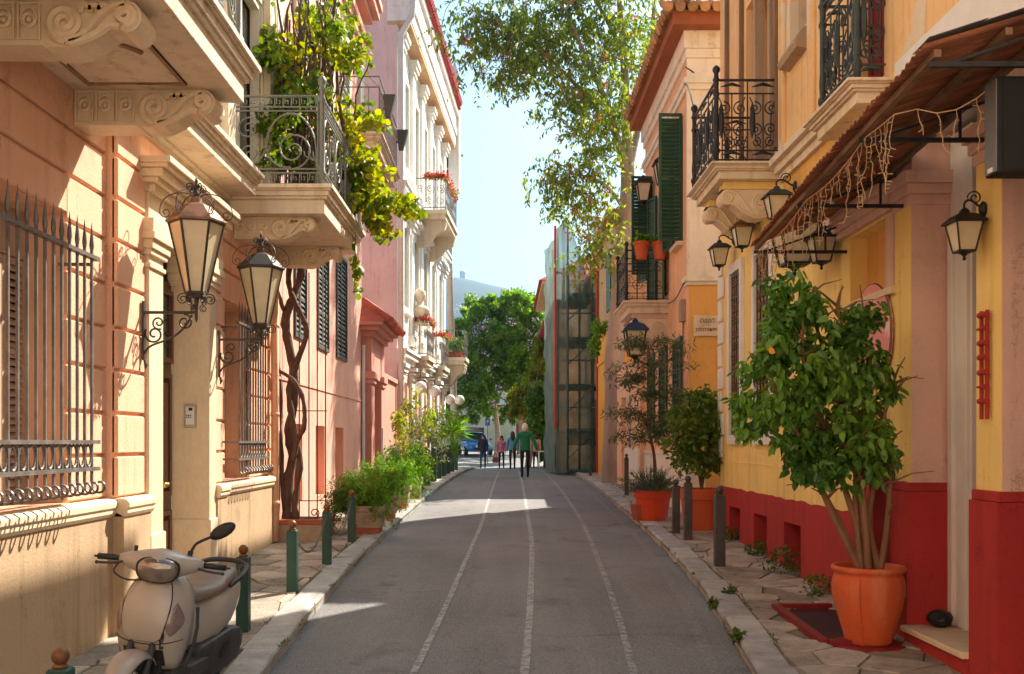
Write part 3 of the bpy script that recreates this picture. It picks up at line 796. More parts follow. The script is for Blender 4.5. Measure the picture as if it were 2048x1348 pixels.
def ornate_railing(name, label, xw, xo, y0, y1, z0, h, m, group, near=True, far=True):
    """Cast-iron balcony rail: Greek-key bands top and bottom, scrolls between, round corner posts."""
    s = 1 if xo > xw else -1
    T = thing(name, label, "railing", (xo, y0, z0), 0, group)
    runs = [("y", lambda u, v: (xo, y0 + u, z0 + v), y1 - y0)]
    if near: runs.append(("x", lambda u, v: (xo - s * u, y0, z0 + v), abs(xo - xw)))
    if far: runs.append(("x", lambda u, v: (xo - s * u, y1, z0 + v), abs(xo - xw)))
    for ax, fn, L in runs:
        b = MB()
        n = max(1, round(L / .9)); w = L / n
        for v in (.03, .155, .20, .86, .905, 1.03): b.tube([fn(.04, v*h), fn(L - .02, v*h)], .010 if v < 1 else .014, 4)
        for k in range(n + 1): b.tube([fn(min(max(.05, k*w), L - .02), 0), fn(min(max(.05, k*w), L - .02), 1.03*h)], .011, 4)
        p = b.build("rail_frame", m, T)
        kb = MB(); key_band(kb, fn, .07, L - .04, .045*h, .145*h); key_band(kb, fn, .07, L - .04, .915*h, 1.015*h); kb.build("key_band", m, p)
        for k in range(n):
            sb = MB(); u0 = k*w; c = u0 + w * .30
            sb.tube(spiral((c + .02*w, .42*h), .21*w, .025, -PI/2, -1.9, fn, 34), .011, 5)
            sb.tube(spiral((u0 + .80*w, .66*h), .13*w, .02, PI*.8, -1.7, fn, 26), .010, 5)
            sb.tube(spiral((u0 + .78*w, .37*h), .12*w, .02, -PI*.5, 1.6, fn, 26), .010, 5)
            sb.tube(bez(fn(u0 + .06*w, .22*h), fn(u0 + .02*w, .9*h), fn(u0 + .45*w, .98*h), fn(u0 + .58*w, .62*h), 18), .012, 5)
            sb.tube(bez(fn(u0 + .58*w, .62*h), fn(u0 + .66*w, .40*h), fn(u0 + .55*w, .20*h), fn(u0 + .34*w, .215*h), 14), .012, 5)
            sb.tube(bez(fn(u0 + .58*w, .62*h), fn(u0 + .60*w, .3*h), fn(u0 + .72*w, .22*h), fn(u0 + .90*w, .24*h), 12), .010, 5)
            for t in (.1, .15, .2): sb.tube(bez(fn(u0 + .05*w, .24*h), fn(u0 + .05*w, .32*h), fn(u0 + t*w, .30*h), fn(u0 + t*w, .40*h), 8), .008, 4)
            sb.build("scroll_panel", m, p)
    for yy in ([y0] if near else []) + ([y1] if far else []):
        b = MB(); b.lathe([(.036, 0), (.036, .10*h), (.05, .12*h), (.05, .15*h), (.034, .18*h), (.032, .95*h), (.045, .98*h), (.03, 1.02*h), (.03, 1.08*h), (.05, 1.10*h), (.032, 1.13*h), (.05, 1.18*h), (.05, 1.21*h), (.028, 1.25*h), (.003, 1.27*h)], (xo, yy, z0), 12)
        b.build("corner_post", m, T, smooth=True)
    return T
ornate_railing("balcony_railing", "grey-green iron balcony railing with Greek key bands, tangled with vine", XL, -2.13, 11.62, 14.1, 4.82, 1.02, M['irongrey'], "ornate railings of the peach house")
ornate_railing("balcony_railing", "grey-green iron balcony railing seen at the top edge above the nearest marble balcony", XL, -2.05, 4.4, 7.66, 4.78, 1.02, M['irongrey'], "ornate railings of the peach house", near=False)
# downpipe at the far corner
b = MB(); b.tube([(XL + .07, 13.58, .5), (XL + .07, 13.58, 4.4)], .05, 10)
for z in (1.0, 2.2, 3.4): b.tube([(XL + .07, 13.58, z), (XL + .07, 13.58, z + .05)], .06, 10)
b.build("downpipe", M['stucco'], LH, smooth=True)
# two wall lanterns
lantern("wall_lantern", "big hexagonal iron wall lantern with copper roof, the one nearest the spiked window", "iron wall lanterns of the peach house", (XL + .10, 8.54, 2.956), 1, .46, .97, rot=.25)
lantern("wall_lantern", "big hexagonal iron wall lantern beyond the door, in front of the vine trunk", "iron wall lanterns of the peach house", (XL + .10, 10.80, 2.956), 1, .46, .97, rot=.25, roofm=M['iron'])
# ------------------------------------------------------------------ foliage helpers
def leaf_obj(name, m, parent, C, size, aspect=.5, droop=.4, fold=.15, kind=None, out=None, world=True, svar=.35, outb=0.0, five=False):
    C = np.asarray(C, dtype=np.float64)
    if parent is not None and world:
        o = Vector((0, 0, 0)); q = parent
        while q is not None: o = o + q.location; q = q.parent
        C = C - np.array(o)
    N = len(C)
    d = rng.normal(size=(N, 3)); d[:, 2] -= droop * 2
    if out is not None: d += out * outb * 2
    d /= np.linalg.norm(d, axis=1)[:, None]
    u = rng.normal(size=(N, 3)); u[:, 2] += 1.2
    s = np.cross(d, u); s /= np.linalg.norm(s, axis=1)[:, None] + 1e-9
    n = np.cross(s, d)
    L = size * (1 + svar * rng.uniform(-1, 1, N))[:, None]
    w = L * aspect * .5
    if five:
        V = np.stack([C, C + d*L*.22 + s*w*.85 + n*w*fold, C + d*L*.62 + s*w*.80 + n*w*fold, C + d*L, C + d*L*.62 - s*w*.80 + n*w*fold, C + d*L*.22 - s*w*.85 + n*w*fold], 1).reshape(-1, 3)
        k = 6; q = [(0, 1, 2, 3), (0, 3, 4, 5)]
        idx = (np.arange(N)[:, None, None] * k + np.array(q)[None]).reshape(-1)
        nl, tot = 4, 2 * N
    else:
        V = np.stack([C, C + d*L*.45 + s*w + n*w*fold*2, C + d*L, C + d*L*.45 - s*w + n*w*fold*2], 1).reshape(-1, 3)
        k = 4; q = [(0, 1, 2), (0, 2, 3)]
        idx = (np.arange(N)[:, None, None] * k + np.array(q)[None]).reshape(-1)
        nl, tot = 3, 2 * N
    me = bpy.data.meshes.new(name)
    me.vertices.add(len(V)); me.vertices.foreach_set("co", V.reshape(-1).astype(np.float32))
    me.loops.add(len(idx)); me.loops.foreach_set("vertex_index", idx.astype(np.int32))
    me.polygons.add(tot); me.polygons.foreach_set("loop_start", (np.arange(tot) * nl).astype(np.int32))
    try: me.polygons.foreach_set("loop_total", np.full(tot, nl, dtype=np.int32))
    except Exception: pass
    me.update(calc_edges=True); me.validate()
    me.materials.append(m)
    ob = bpy.data.objects.new(name, me); col.objects.link(ob)
    if parent is not None: ob.parent = parent
    if kind: ob["kind"] = kind
    return ob
def in_blob(c, r, n, shell=.35):
    p = rng.normal(size=(n, 3)); p /= np.linalg.norm(p, axis=1)[:, None]
    p *= (rng.uniform(shell, 1, n) ** (1/2))[:, None]
    return np.array(c) + p * np.array(r)
def clumps(c, r, nc, per, cr, shell=.55):
    cc = in_blob(c, r, nc, shell)
    return np.concatenate([in_blob(q, np.array(cr) * rng.uniform(.6, 1.3), per, .1) for q in cc])
def along(pts, n, spread):
    P = np.array([tuple(p) for p in pts]); t = rng.uniform(0, len(P) - 1.001, n); i = t.astype(int); f = (t - i)[:, None]
    return P[i] * (1 - f) + P[i + 1] * f + rng.normal(size=(n, 3)) * np.array(spread)

M['pink'] = plaster("pink_stucco", H('#e2a892'), H('#c4866e'))
M['pinkred'] = plaster("dusky_pink_stucco", H('#cd8e7b'), H('#a86a58'))
M['palepink'] = plaster("pale_pink_wall", H('#ebcdc3'), H('#d4b0a4'))
M['whitew'] = plaster("white_stucco", H('#eeeae2'), H('#d2cabc'))
M['whitelow'] = plaster("pinkish_low_wall", H('#ecc0ac'), H('#d09c84'))
M['dkshut'] = mat("dark_shutter", (.085, .075, .06), .6, .2, 5, .1, 50)
M['greyshut'] = mat("grey_green_shutter", H('#a9b3a6'), .6, .1, 4, .05, 50)
M['terra'] = mat("terracotta_tile", H('#b5614a'), .8, .25, 3, .2, 40, island=.2)
M['conc'] = mat("planter_concrete", H('#a8917c'), .85, .15, 6, .3, 40, fine=.2)
M['wood'] = mat("vine_bark", (.115, .068, .045), .9, .35, 10, .8, 35, stretch=(1, 1, .25))
M['redfl'] = leafmat("red_petals", (.55, .02, .03), (.75, .08, .12), .5, .3)
M['vine'] = leafmat("vine_leaves", (.09, .17, .015), (.44, .38, .03), .5, .5)
M['vineg'] = leafmat("vine_leaves_green", (.055, .12, .012), (.26, .30, .02), .5, .5)
M['fern'] = leafmat("fern_leaves", (.07, .19, .018), (.22, .36, .035), .5, .5)
M['bush'] = leafmat("bush_leaves", (.05, .12, .02), (.18, .25, .04), .5, .45)
M['soil'] = mat("soil", (.06, .04, .03), .95, .3, 8, .4, 30)
M['greenpost'] = mat("green_post_paint", (.022, .068, .052), .45, .25, 6, .1, 60)
M['rustball'] = mat("rusty_ball", (.20, .085, .035), .5, .3, 12, .2, 60, metal=.4)
M['chain'] = mat("chain_steel", (.16, .15, .13), .45, .2, 10, 0, metal=.6)

# ------------------------------------------------------------------ pink house with shutters
PH = thing("pink_house", "salmon pink stucco house with dark louvred shutters, behind the vine trunk", "house", (XL, 18, 0))
wins = [(15.15, 15.95), (17.0, 17.95), (18.9, 20.0)]
lows = [(15.0, 15.75), (16.85, 17.7), (18.8, 19.75)]
def wall_holes(name, m, parent, x0, x1, y0, y1, z0, z1, holes):
    ys = sorted({y0, y1} | {h[0] for h in holes} | {h[1] for h in holes}); b = MB()
    for a, c in zip(ys, ys[1:]):
        zs = [(z0, z1)]
        hh = sorted((h[2], h[3]) for h in holes if h[0] <= a + 1e-6 and h[1] >= c - 1e-6)
        cur = z0
        for p, q in hh:
            if p > cur: b.box(x0, x1, a, c, cur, p)
            cur = q
        if cur < z1: b.box(x0, x1, a, c, cur, z1)
    return b.build(name, m, parent)
wall_holes("wall", M['pink'], PH, XL - .35, XL, 13.72, 22.2, -.5, 11.2, [(a, c, 3.5, 5.42) for a, c in wins] + [(a, c, .93, 2.13) for a, c in lows])
b = MB(); b.box(XL - 8, XL - .36, 13.72, 22.2, -.5, 11.2); b.build("house_body", M['pink'], PH)
b = MB(); b.box(XL - .001, XL + .018, 13.75, 22.2, 2.74, 2.775); b.build("belt_line", M['pink'], PH)
for a, c in wins:
    w = MB(); frame_rect(w, lambda u, v, d: (XL - .01 + d, u, v), a - .05, c + .05, 3.45, 5.47, .06, .045); f = w.build("window", M['dkshut'], PH)
    mid = (a + c) / 2
    for p, q in ((a, mid - .004), (mid + .004, c)):
        shutter_leaf(f, lambda u, v, d: (XL + .012 + d, u, v), p + .005, q, 3.5, 5.42, M['dkshut'], .085, (.3, .62), .04)
for a, c in lows:
    b = MB(); b.box(XL - .34, XL - .28, a, c, .93, 2.13); b.build("blind_panel", M['pink'], PH)
b = MB()
for za, zb, e in ((10.55, 10.75, .06), (10.75, 10.9, .12), (11.2, 11.35, .22), (11.35, 11.55, .36), (11.55, 11.7, .42)): b.box(XL - .3, XL + e, 13.8, 22.2 + e, za, zb)
b.build("cornice", M['pink'], PH)
for a, c in ((13.75, 14.2), (21.7, 22.18)):
    b = MB(); b.rbox(XL, XL + .06, a, c, 6.4, 10.55, .01); b.build("pilaster", M['cream'], PH)
for a, c in ((15.1, 16.2), (17.3, 18.4), (19.3, 20.4)):
    w = MB(); frame_rect(w, lambda u, v, d: (XL + .001 + d, u, v), a, c, 7.7, 10.0, .1, .05); f = w.build("upper_window", M['cream'], PH)
    shutter_leaf(f, lambda u, v, d: (XL + .045 + d, u, v), a + .1, c - .1, 7.8, 9.9, M['greyshut'], .09, (.5,), .05)
slab(PH, XL - .02, -2.42, 18.9, 21.9, 7.42, 7.68, M['marblew'], None)
scroll_bracket(PH, XL, 1, 19.2, 19.45, 7.422, .68, .42, M['marble']); scroll_bracket(PH, XL, 1, 21.2, 21.45, 7.422, .68, .42, M['marble'])
rl = thing("balcony_railing", "plain thin rusty balcony railing high on the pink house behind the vine", "railing", (-2.4, 19, 7.68))
for fn, L in ((lambda u, v: (-2.38, 18.85 + u, 7.68 + v), 3.1), (lambda u, v: (-2.38 - u, 18.85, 7.68 + v), .8)):
    b = MB()
    for v in (.04, .86, 1.06): b.tube([fn(0, v), fn(L, v)], .014, 4)
    b.build("rail", M['bargrey'], rl)
    n = int(L / .17)
    b = MB()
    for k in range(n + 1): b.tube([fn(L * k / n, 0), fn(L * k / n, .86)], .009, 4)
    for k in range(n): b.tube([fn(L * k / n, .86), fn(L * (k + 1) / n, 1.06)], .006, 4)
    b.build("balusters", M['bargrey'], rl, kind="stuff")
for i, (y, z) in enumerate(((19.35, 8.13), (21.75, 8.20))):
    w = thing("wedge_planter", ["dark tapered planter box on the corner of the thin high railing", "dark tapered planter box at the far end of the thin high railing"][i], "lamp", (-2.26, y, z), 0, "wedge planters of the high balcony")
    b = MB(); x = -2.27  # tapered planter box hung outside the rail, not a light
    b.hexa([(x - .05, y - .08, z), (x + .05, y - .08, z), (x + .05, y + .06, z), (x - .05, y + .06, z), (x - .09, y - .09, z + .42), (x + .15, y - .09, z + .42), (x + .15, y + .1, z + .42), (x - .09, y + .1, z + .42)])
    b.build("planter_body", M['dkshut'], w); b = MB(); b.box(-2.38, -2.3, y - .02, y + .02, z + .15, z + .2); b.build("arm", M['bargrey'], w)

# ------------------------------------------------------------------ pink gate portal with its garden wall
GP = thing("gate_portal", "dusky pink garden gateway with pilasters and a small tiled roof", "gateway", (XL, 24, 0))
for a, c in ((22.25, 22.75), (24.05, 24.6)):
    b = MB(); b.box(XL - .4, XL + .22, a, c, -.4, 3.15); b.rbox(XL - .41, XL + .26, a - .04, c + .04, 3.15, 3.25, .01); b.rbox(XL - .42, XL + .30, a - .08, c + .08, 3.25, 3.42, .02); b.box(XL - .4, XL + .22, a, c, 3.42, 4.2)
    b.build("pilaster", M['pinkred'], GP, bevel=.01)
b = MB(); b.box(XL - .35, XL - .15, 22.75, 24.05, .4, 3.3); b.build("gate_leaf", M['mahogany'], GP)
b = MB(); b.box(XL - .4, XL + .2, 22.75, 24.05, 3.3, 4.2); b.build("lintel", M['pinkred'], GP)
b = MB()
for za, zb, e in ((4.2, 4.32, .08), (4.32, 4.42, .2), (4.42, 4.5, .3)): b.box(XL - .5, XL + .22 + e, 22.2 - e, 24.6 + e, za, zb)
b.build("cornice", M['pinkred'], GP, bevel=.01)
tl = MB(); tl.hexa([(XL - .5, 21.9, 4.5), (XL + .6, 21.9, 4.5), (XL + .6, 24.95, 4.5), (XL - .5, 24.95, 4.5), (XL - .5, 22.4, 5.0), (XL + .0, 22.4, 5.0), (XL + .0, 24.4, 5.0), (XL - .5, 24.4, 5.0)])
rfp = tl.build("roof", M['terra'], GP)
for k in range(14):
    y = 21.98 + k * .222; t = MB()
    t.tube([(XL + .68, y, 4.53), (XL + .0, min(max(y, 22.45), 24.35), 5.03)], .085, 8); t.build("roof_tile", M['terra'], rfp)
b = MB(); b.box(XL - .3, XL - .02, 24.6, 29.55, -.3, 3.55); b.build("wall", M['pinkred'], GP)
b = MB(); b.box(XL - .38, XL + .05, 24.62, 29.55, 3.55, 3.66); b.build("wall_coping", M['pinkred'], GP)
b = MB(); b.rbox(XL + .222, XL + .24, 24.1, 24.5, .5, 2.2, .01); b.build("stone_panel", M['flag_far'], GP)
b = MB(); b.tube([(XL + .05, 22.18, .4), (XL + .05, 22.18, 4.0)], .04, 8); b.build("drain_pipe", M['white'], GP)

# ------------------------------------------------------------------ white neoclassical block further up, turned 3.6 degrees
WB = thing("white_neoclassical_house", "tall white neoclassical house with red roof edge, pilasters and flowered balconies", "house", (XL, 29.6, 0), R(-3.1))
LW = dict(world=False)
def P(name, m, fnb, parent=None, **k):
    b = MB(); fnb(b); return b.build(name, m, parent or WB, world=False, **k)
LEN = 12.4
P("house_body", M['whitew'], lambda b: b.box(-8, -.3, .02, LEN, -.6, 16.0))
P("side_wall", M['palepink'], lambda b: b.box(-8, -.02, -.012, .02, -.6, 16.05))
cols = [1.5, 3.7, 5.9, 8.1, 10.3]
holes = [(c - .5, c + .5, 6.0, 8.6) for c in cols] + [(c - .5, c + .5, 10.3, 13.0) for c in cols] + [(c - .45, c + .45, 1.4, 3.7) for c in cols]
wall_h = MB()
ys = sorted({0.0, LEN} | {h[0] for h in holes} | {h[1] for h in holes})
def wb_wall(za, zb, m, name):
    b = MB()
    for a, c in zip(ys, ys[1:]):
        cur = za
        for h in sorted([h for h in holes if h[0] <= a + 1e-6 and h[1] >= c - 1e-6], key=lambda h: h[2]):
            if h[3] <= za or h[2] >= zb: continue
            if h[2] > cur: b.box(-.3, 0, a, c, cur, h[2])
            cur = h[3]
        if cur < zb: b.box(-.3, 0, a, c, cur, zb)
    b.build(name, m, WB, world=False)
wb_wall(-.6, 4.2, M['whitelow'], "ground_floor_wall"); wb_wall(4.2, 14.2, M['whitew'], "wall")
for c in cols:
    for lvl, (z0, z1) in enumerate(((6.0, 8.6), (10.3, 13.0))):
        f = MB(); fn = lambda u, v, d: (-.02 + d, u, v)
        frame_rect(f, fn, c - .62, c + .62, z0 - .1, z1 + .12, .13, .07)
        w = f.build("window", M['whitew'], WB, world=False)
        P("pane", M['darkglass'], lambda b: b.box(-.25, -.22, c - .5, c + .5, z0, z1), w)
        for s in (-1, 1):
            P("shutter_leaf", M['greyshut'], lambda b: (frame_rect(b, lambda u, v, d: (-.12 + d, u, v), min(c, c + s*.49), max(c, c + s*.49), z0 + .02, z1 - .02, .06, .04), slats(b, lambda u, v, d: (-.09 + d, u, v), min(c, c + s*.49) + .06, max(c, c + s*.49) - .06, z0 + .1, z1 - .1, .14, .02, .05)), w)
        if lvl == 0:
            P("window_cornice", M['whitew'], lambda b: (b.box(0, .16, c - .72, c + .72, z1 + .14, z1 + .3), b.box(0, .30, c - .82, c + .82, z1 + .3, z1 + .42), b.box(0, .1, c - .6, c - .45, z1 - .2, z1 + .14), b.box(0, .1, c + .45, c + .6, z1 - .2, z1 + .14)), w)
        P("sill", M['whitew'], lambda b: b.box(0, .16, c - .68, c + .68, z0 - .2, z0 - .1), w)
for i in range(7):
    c = .4 + 2.2 * i
    if c > LEN: break
    for z0, z1, e in ((9.6, 14.0, .13), (4.9, 9.0, .10), (-.5, 4.2, .10)):
        def pil(b):
            b.rbox(0, e, c - .28, c + .28, z0, z1 - .4, .015); b.rbox(0, e + .06, c - .33, c + .33, z0, z0 + .35, .015)
            b.box(0, e + .05, c - .33, c + .33, z1 - .40, z1 - .25); b.box(0, e + .11, c - .37, c + .37, z1 - .25, z1 - .12); b.box(0, e + .16, c - .40, c + .40, z1 - .12, z1)
        P("pilaster", M['whitew'], pil)
for z in (4.25, 9.2):
    P("string_course", M['whitew'], lambda b: (b.box(0, .14, -.05, LEN + .05, z, z + .15), b.box(0, .26, -.1, LEN + .1, z + .15, z + .3), b.box(0, .32, -.12, LEN + .12, z + .3, z + .38)))
P("soffit", M['soffit'], lambda b: b.box(-.3, .40, -.02, LEN + .2, 14.2, 14.32))
P("entablature", M['whitew'], lambda b: (b.box(-.3, .42, -.02, LEN + .2, 14.322, 14.75), b.box(-.3, .48, -.05, LEN + .25, 14.75, 15.0), b.box(-.3, .44, -.05, LEN + .2, 15.0, 15.6), b.box(-.3, .54, -.08, LEN + .3, 15.6, 15.85)))
P("roof", M['terra'], lambda b: b.hexa([(-8, -.1, 15.9), (.62, -.1, 15.9), (.62, LEN + .3, 15.9), (-8, LEN + .3, 15.9), (-8, -.1, 18), (-4, -.1, 18), (-4, LEN + .3, 18), (-8, LEN + .3, 18)]))
M['terrared'] = mat("red_roof_tile", H('#a93a37'), .75, .2, 3, .2, 40, island=.2)
rt_ = MB(); rt_.box(.40, .64, -.1, LEN + .3, 15.87, 15.95)
rtt = rt_.build("tile_edge", M['terrared'], WB, world=False)
for k in range(54):
    y = -.05 + k * .232
    t = MB(); t.tube([(.72, y, 15.98), (.0, y, 16.25)], .105, 8); t.build("roof_tile", M['terrared'], rtt, world=False)
P("end_pier", M['whitew'], lambda b: (b.box(.1, .55, LEN + .3, LEN + 1.0, 12.5, 17.2), b.hexa([(.05, LEN + .25, 17.2), (.6, LEN + .25, 17.2), (.6, LEN + 1.05, 17.2), (.05, LEN + 1.05, 17.2), (.3, LEN + .6, 18.0), (.36, LEN + .6, 18.0), (.36, LEN + .7, 18.0), (.3, LEN + .7, 18.0)])))
P("downpipe", M['white'], lambda b: b.tube([(.12, -.10, .5), (.12, -.10, 13.5), (.14, -.10, 13.9), (.44, -.10, 14.4), (.50, -.10, 15.0), (.50, -.1, 15.7)], .085, 10), smooth=True)
# balconies of the white house
def wb_balcony(y0, y1, xo, z, rail_h, deep, flowers, label):
    P("balcony_slab", M['marblew'], lambda b: (b.box(0, xo, y0, y1, z, z + .16), b.box(0, xo + .07, y0 - .06, y1 + .06, z + .16, z + .3)))
    if deep:
        for y in (y0 + .25, y1 - .45):
            pr = [(0, 0), (xo * .96, 0), (xo, -.10), (xo * .93, -.30), (xo * .75, -.38), (xo * .6, -.5), (xo * .48, -.72), (xo * .25, -.86), (.05, -.84), (0, -.9)]
            P("scroll_bracket", M['marblew'], lambda b: b.prism(pr, lambda a, c, d: (a, d, z - .002 + c), y, y + .3))
    r = P("railing", M['bargrey'], lambda b: [b.tube(p, .02, 4) for p in (
        [(xo, y0, z + .3 + rail_h), (xo, y1, z + .3 + rail_h)], [(0, y0, z + .3 + rail_h), (xo, y0, z + .3 + rail_h)], [(xo, y0, z + .38), (xo, y1, z + .38)], [(0, y0, z + .38), (xo, y0, z + .38)],
        [(xo, y0, z + .3), (xo, y0, z + .36 + rail_h)], [(xo, y1, z + .3), (xo, y1, z + .36 + rail_h)])] and None)
    q = MB()
    for fn, L in ((lambda u, v: (xo, y0 + u, z + .3 + v), y1 - y0), (lambda u, v: (u, y0, z + .3 + v), xo)):
        n = max(2, round(L / .3)); w = L / n
        for k in range(n):
            q.tube(spiral(((k + .5) * w, rail_h * .66), w * .44, .03, -PI/2, 1.7, fn, 18), .013, 4)
            q.tube(spiral(((k + .5) * w, rail_h * .28), w * .40, .03, PI/2, 1.6, fn, 18), .013, 4)
            q.tube([fn(k * w, .05), fn(k * w, rail_h)], .012, 4)
    q.build("scrollwork", M['bargrey'], r, world=False, kind="stuff")
wb_balcony(3.6, 7.0, 1.02, 9.25, 1.05, True, True, "")
wb_balcony(2.9, 4.5, .50, 4.35, 1.1, False, True, "")
wb_balcony(7.3, 8.9, .50, 4.35, 1.1, False, True, "")
wb_balcony(11.2, 12.5, .92, 5.0, 1.1, True, True, "")
a36 = R(-3.1)
def w2(x, y, z): return (XL + x * math.cos(a36) - y * math.sin(a36), 29.6 + x * math.sin(a36) + y * math.cos(a36), z)
def flower_box(pts, label, n=160, green=None):
    c = pts[0]
    T = thing("balcony_flowers", label, "flowers", tuple(c), 0, "flowers on the white house balconies")
    b = MB(); b.tube([(p[0], p[1], p[2] - .05) for p in pts], .035, 6); b.build("trough", M['terra'], T)
    leaf_obj("leaves", M['bush'], T, along(pts, n, (.05, .05, .06)), .08, .6, kind='stuff')
    leaf_obj("petals", M['redfl'], T, along(pts, n, (.05, .05, .05)) + np.array([0, 0, .04]), .075, .9, kind='stuff')
flower_box([w2(.3, 3.58, 10.66), w2(1.03, 3.58, 10.66), w2(1.04, 6.9, 10.66)], "row of red geraniums along the top of the highest white balcony railing", 420)
flower_box([w2(.05, 2.85, 5.86), w2(.55, 2.85, 5.86), w2(.55, 4.4, 5.8)], "red geraniums on the small iron balcony below the stone bust", 200)
flower_box([w2(.05, 7.25, 5.82), w2(.55, 7.25, 5.82), w2(.55, 8.8, 5.8)], "red geraniums on the second small iron balcony of the white house", 200)
pb = thing("balcony_plants", "potted green plants on the farthest white balcony beside the tree tops", "plants", w2(.4, 11.5, 5.3))
for k in range(4):
    c = w2(.2 + .18 * k, 11.35 + .05 * k, 5.3); b = MB(); b.lathe([(.09, 0), (.12, .22), (.13, .24)], c, 10); b.build("pot", M['terra'], pb)
leaf_obj("leaves", M['bush'], pb, in_blob(w2(.5, 11.6, 5.85), (.4, .5, .35), 500, .1), .12, .6)
# stone bust on the first small balcony
bu = thing("stone_bust", "pale stone bust standing between the windows above the red geraniums", "statue", w2(.25, 3.0, 5.85))
b = MB(); b.lathe([(.30, 0), (.30, .06), (.20, .1), (.18, .2), (.30, .34), (.36, .48), (.26, .60), (.10, .66), (.09, .74), (.15, .82), (.19, .95), (.18, 1.08), (.11, 1.18), (.02, 1.21)], w2(.25, 3.0, 5.65), 14)
b.ball(w2(.40, 2.88, 6.62), .035, 6, 4)
b.build("bust", M['marblew'], bu, smooth=True)
# globe street lamps on the white house
M['globe'] = mat("opal_globe", (.80, .78, .74), .2, .04, 3, 0)
for i, (y, x, lab) in enumerate(((1.0, .55, "opal globe lamp on an iron bracket at the near corner of the white house"), (3.3, .70, "opal globe lamp hanging beneath the first small balcony"), (8.2, .85, "pair of opal globes on a bracket at the middle of the white house"))):
    T = thing("globe_lamp", lab, "lamp", w2(.1, y, 4.0), 0, "globe lamps on the white house")
    b = MB(); z = 3.98 - .0
    b.tube([w2(.1, y, z), w2(x, y, z)], .022, 6); b.tube([w2(.1, y, z - .1), w2(x, y, z - .1)], .015, 6); b.tube([w2(x, y, z + .1), w2(x, y, z - .3)], .018, 6); b.build("bracket", M['bargrey'], T)
    for d in ((0, 0) if i < 2 else (-.25, .25))[:1 if i < 2 else 2]:
        g = MB(); g.ball(w2(x + d * .6, y + d, z - .46 - abs(d) * .3), .19, 14, 9); g.build("globe", M['globe'], T, smooth=True)
# ------------------------------------------------------------------ vine on the peach house
VN = thing("climbing_vine", "old twisted vine climbing from a brick planter over the balcony, leaves turning yellow", "vine", (-2.95, 14.2, .5))
def pxp(px, py, Y): return (Xp(px, Y), Y, Zy(py, Y))
def vstem(pts, r0, r1, name="stem", wob=.03, n=7, k=5):
    P_ = [Vector(p) for p in pts]
    P_ = smoothpath(P_, k)
    P_ = [p + Vector((mnoise.noise(p * 2.3), mnoise.noise(p * 2.3 + Vector((9, 0, 0))), 0)) * wob for p in P_]
    rr = [r0 + (r1 - r0) * i / (len(P_) - 1) for i in range(len(P_))]
    rr = [a * (1 + .45 * mnoise.noise(p * 9)) for a, p in zip(rr, P_)]
    b = MB(); b.tube(P_, rr, n); b.build(name, M['wood'], VN, smooth=True); return P_
vstem([pxp(572, 1050, 14.15), pxp(578, 950, 14.2), pxp(582, 850, 14.2), pxp(588, 760, 14.15), pxp(575, 660, 14.1), pxp(590, 590, 14.15), pxp(600, 540, 14.2), pxp(580, 500, 14.2), pxp(600, 430, 14.3)], .070, .045, "trunk", .09, 9, 8)
vstem([pxp(588, 1040, 14.0), pxp(592, 900, 14.05), pxp(578, 780, 14.1), pxp(600, 700, 14.0), pxp(606, 640, 14.0), pxp(582, 580, 14.05), pxp(578, 520, 14.1), pxp(612, 470, 14.1)], .050, .035, "trunk", .09, 8, 8)
vstem([pxp(566, 1045, 14.2), pxp(562, 880, 14.2), pxp(560, 760, 14.2), pxp(552, 690, 14.1), pxp(556, 560, 14.1), pxp(565, 450, 14.2)], .035, .025, "stem", .06)
vstem([pxp(556, 740, 13.9), pxp(585, 760, 13.8), pxp(607, 800, 13.7), pxp(608, 850, 13.7), pxp(595, 880, 13.9), pxp(585, 920, 14.0)], .028, .04, "stem", .02)
vstem([pxp(570, 620, 14.0), pxp(548, 560, 13.6), pxp(558, 520, 13.8), pxp(590, 500, 14.0)], .03, .02)
def hang(px0, py0, px1, py1, Y0, Y1, r=.016, bend=20):
    a = pxp(px0, py0, Y0); c = pxp((px0+px1)/2 + random.uniform(-bend, bend), (py0+py1)/2, (Y0+Y1)/2); d = pxp(px1, py1, Y1)
    return vstem([a, c, d], r, r * .5, "stem", .12, 5)
ST = []
for k in range(44):
    px = random.uniform(540, 700); ST.append(hang(px, random.uniform(330, 430), px + random.uniform(-25, 45), random.uniform(-60, 120), random.uniform(13.2, 14.6), random.uniform(12.8, 14.8), random.uniform(.012, .035)))
hang(600, 420, 620, -40, 14.2, 13.9, .06, 25); hang(625, 300, 665, -40, 14, 13.8, .05, 25); hang(640, 420, 600, 60, 14, 13.6, .045)
def foliage(reg, n, Y0, Y1, m, name="leaves", size=.088, nc=40, cr=.15):
    C = []
    for _ in range(nc):
        (x0, y0), (x1, y1), w = random.choice(reg)
        t = random.random(); px = x0 + (x1-x0)*t + random.gauss(0, w); py = y0 + (y1-y0)*t + random.gauss(0, w)
        c = pxp(px, py, random.uniform(Y0, Y1)); C.append(in_blob(c, (cr, cr, cr), n // nc, .05))
    return leaf_obj(name, m, VN, np.concatenate(C), size, .95, .55, .2, "stuff", five=True)
foliage([((525, 80), (560, 90), 12), ((520, 105), (555, 115), 9), ((565, 130), (560, 300), 20), ((530, 240), (540, 320), 12), ((620, 0), (700, 60), 18), ((640, 170), (590, 185), 14)], 1250, 12.6, 13.8, M['vineg'], nc=75)
foliage([((610, 20), (700, 120), 26), ((560, 160), (640, 200), 22), ((590, 60), (580, 160), 22), ((640, 60), (700, 120), 18)], 1350, 13.0, 14.6, M['vine'], nc=110)
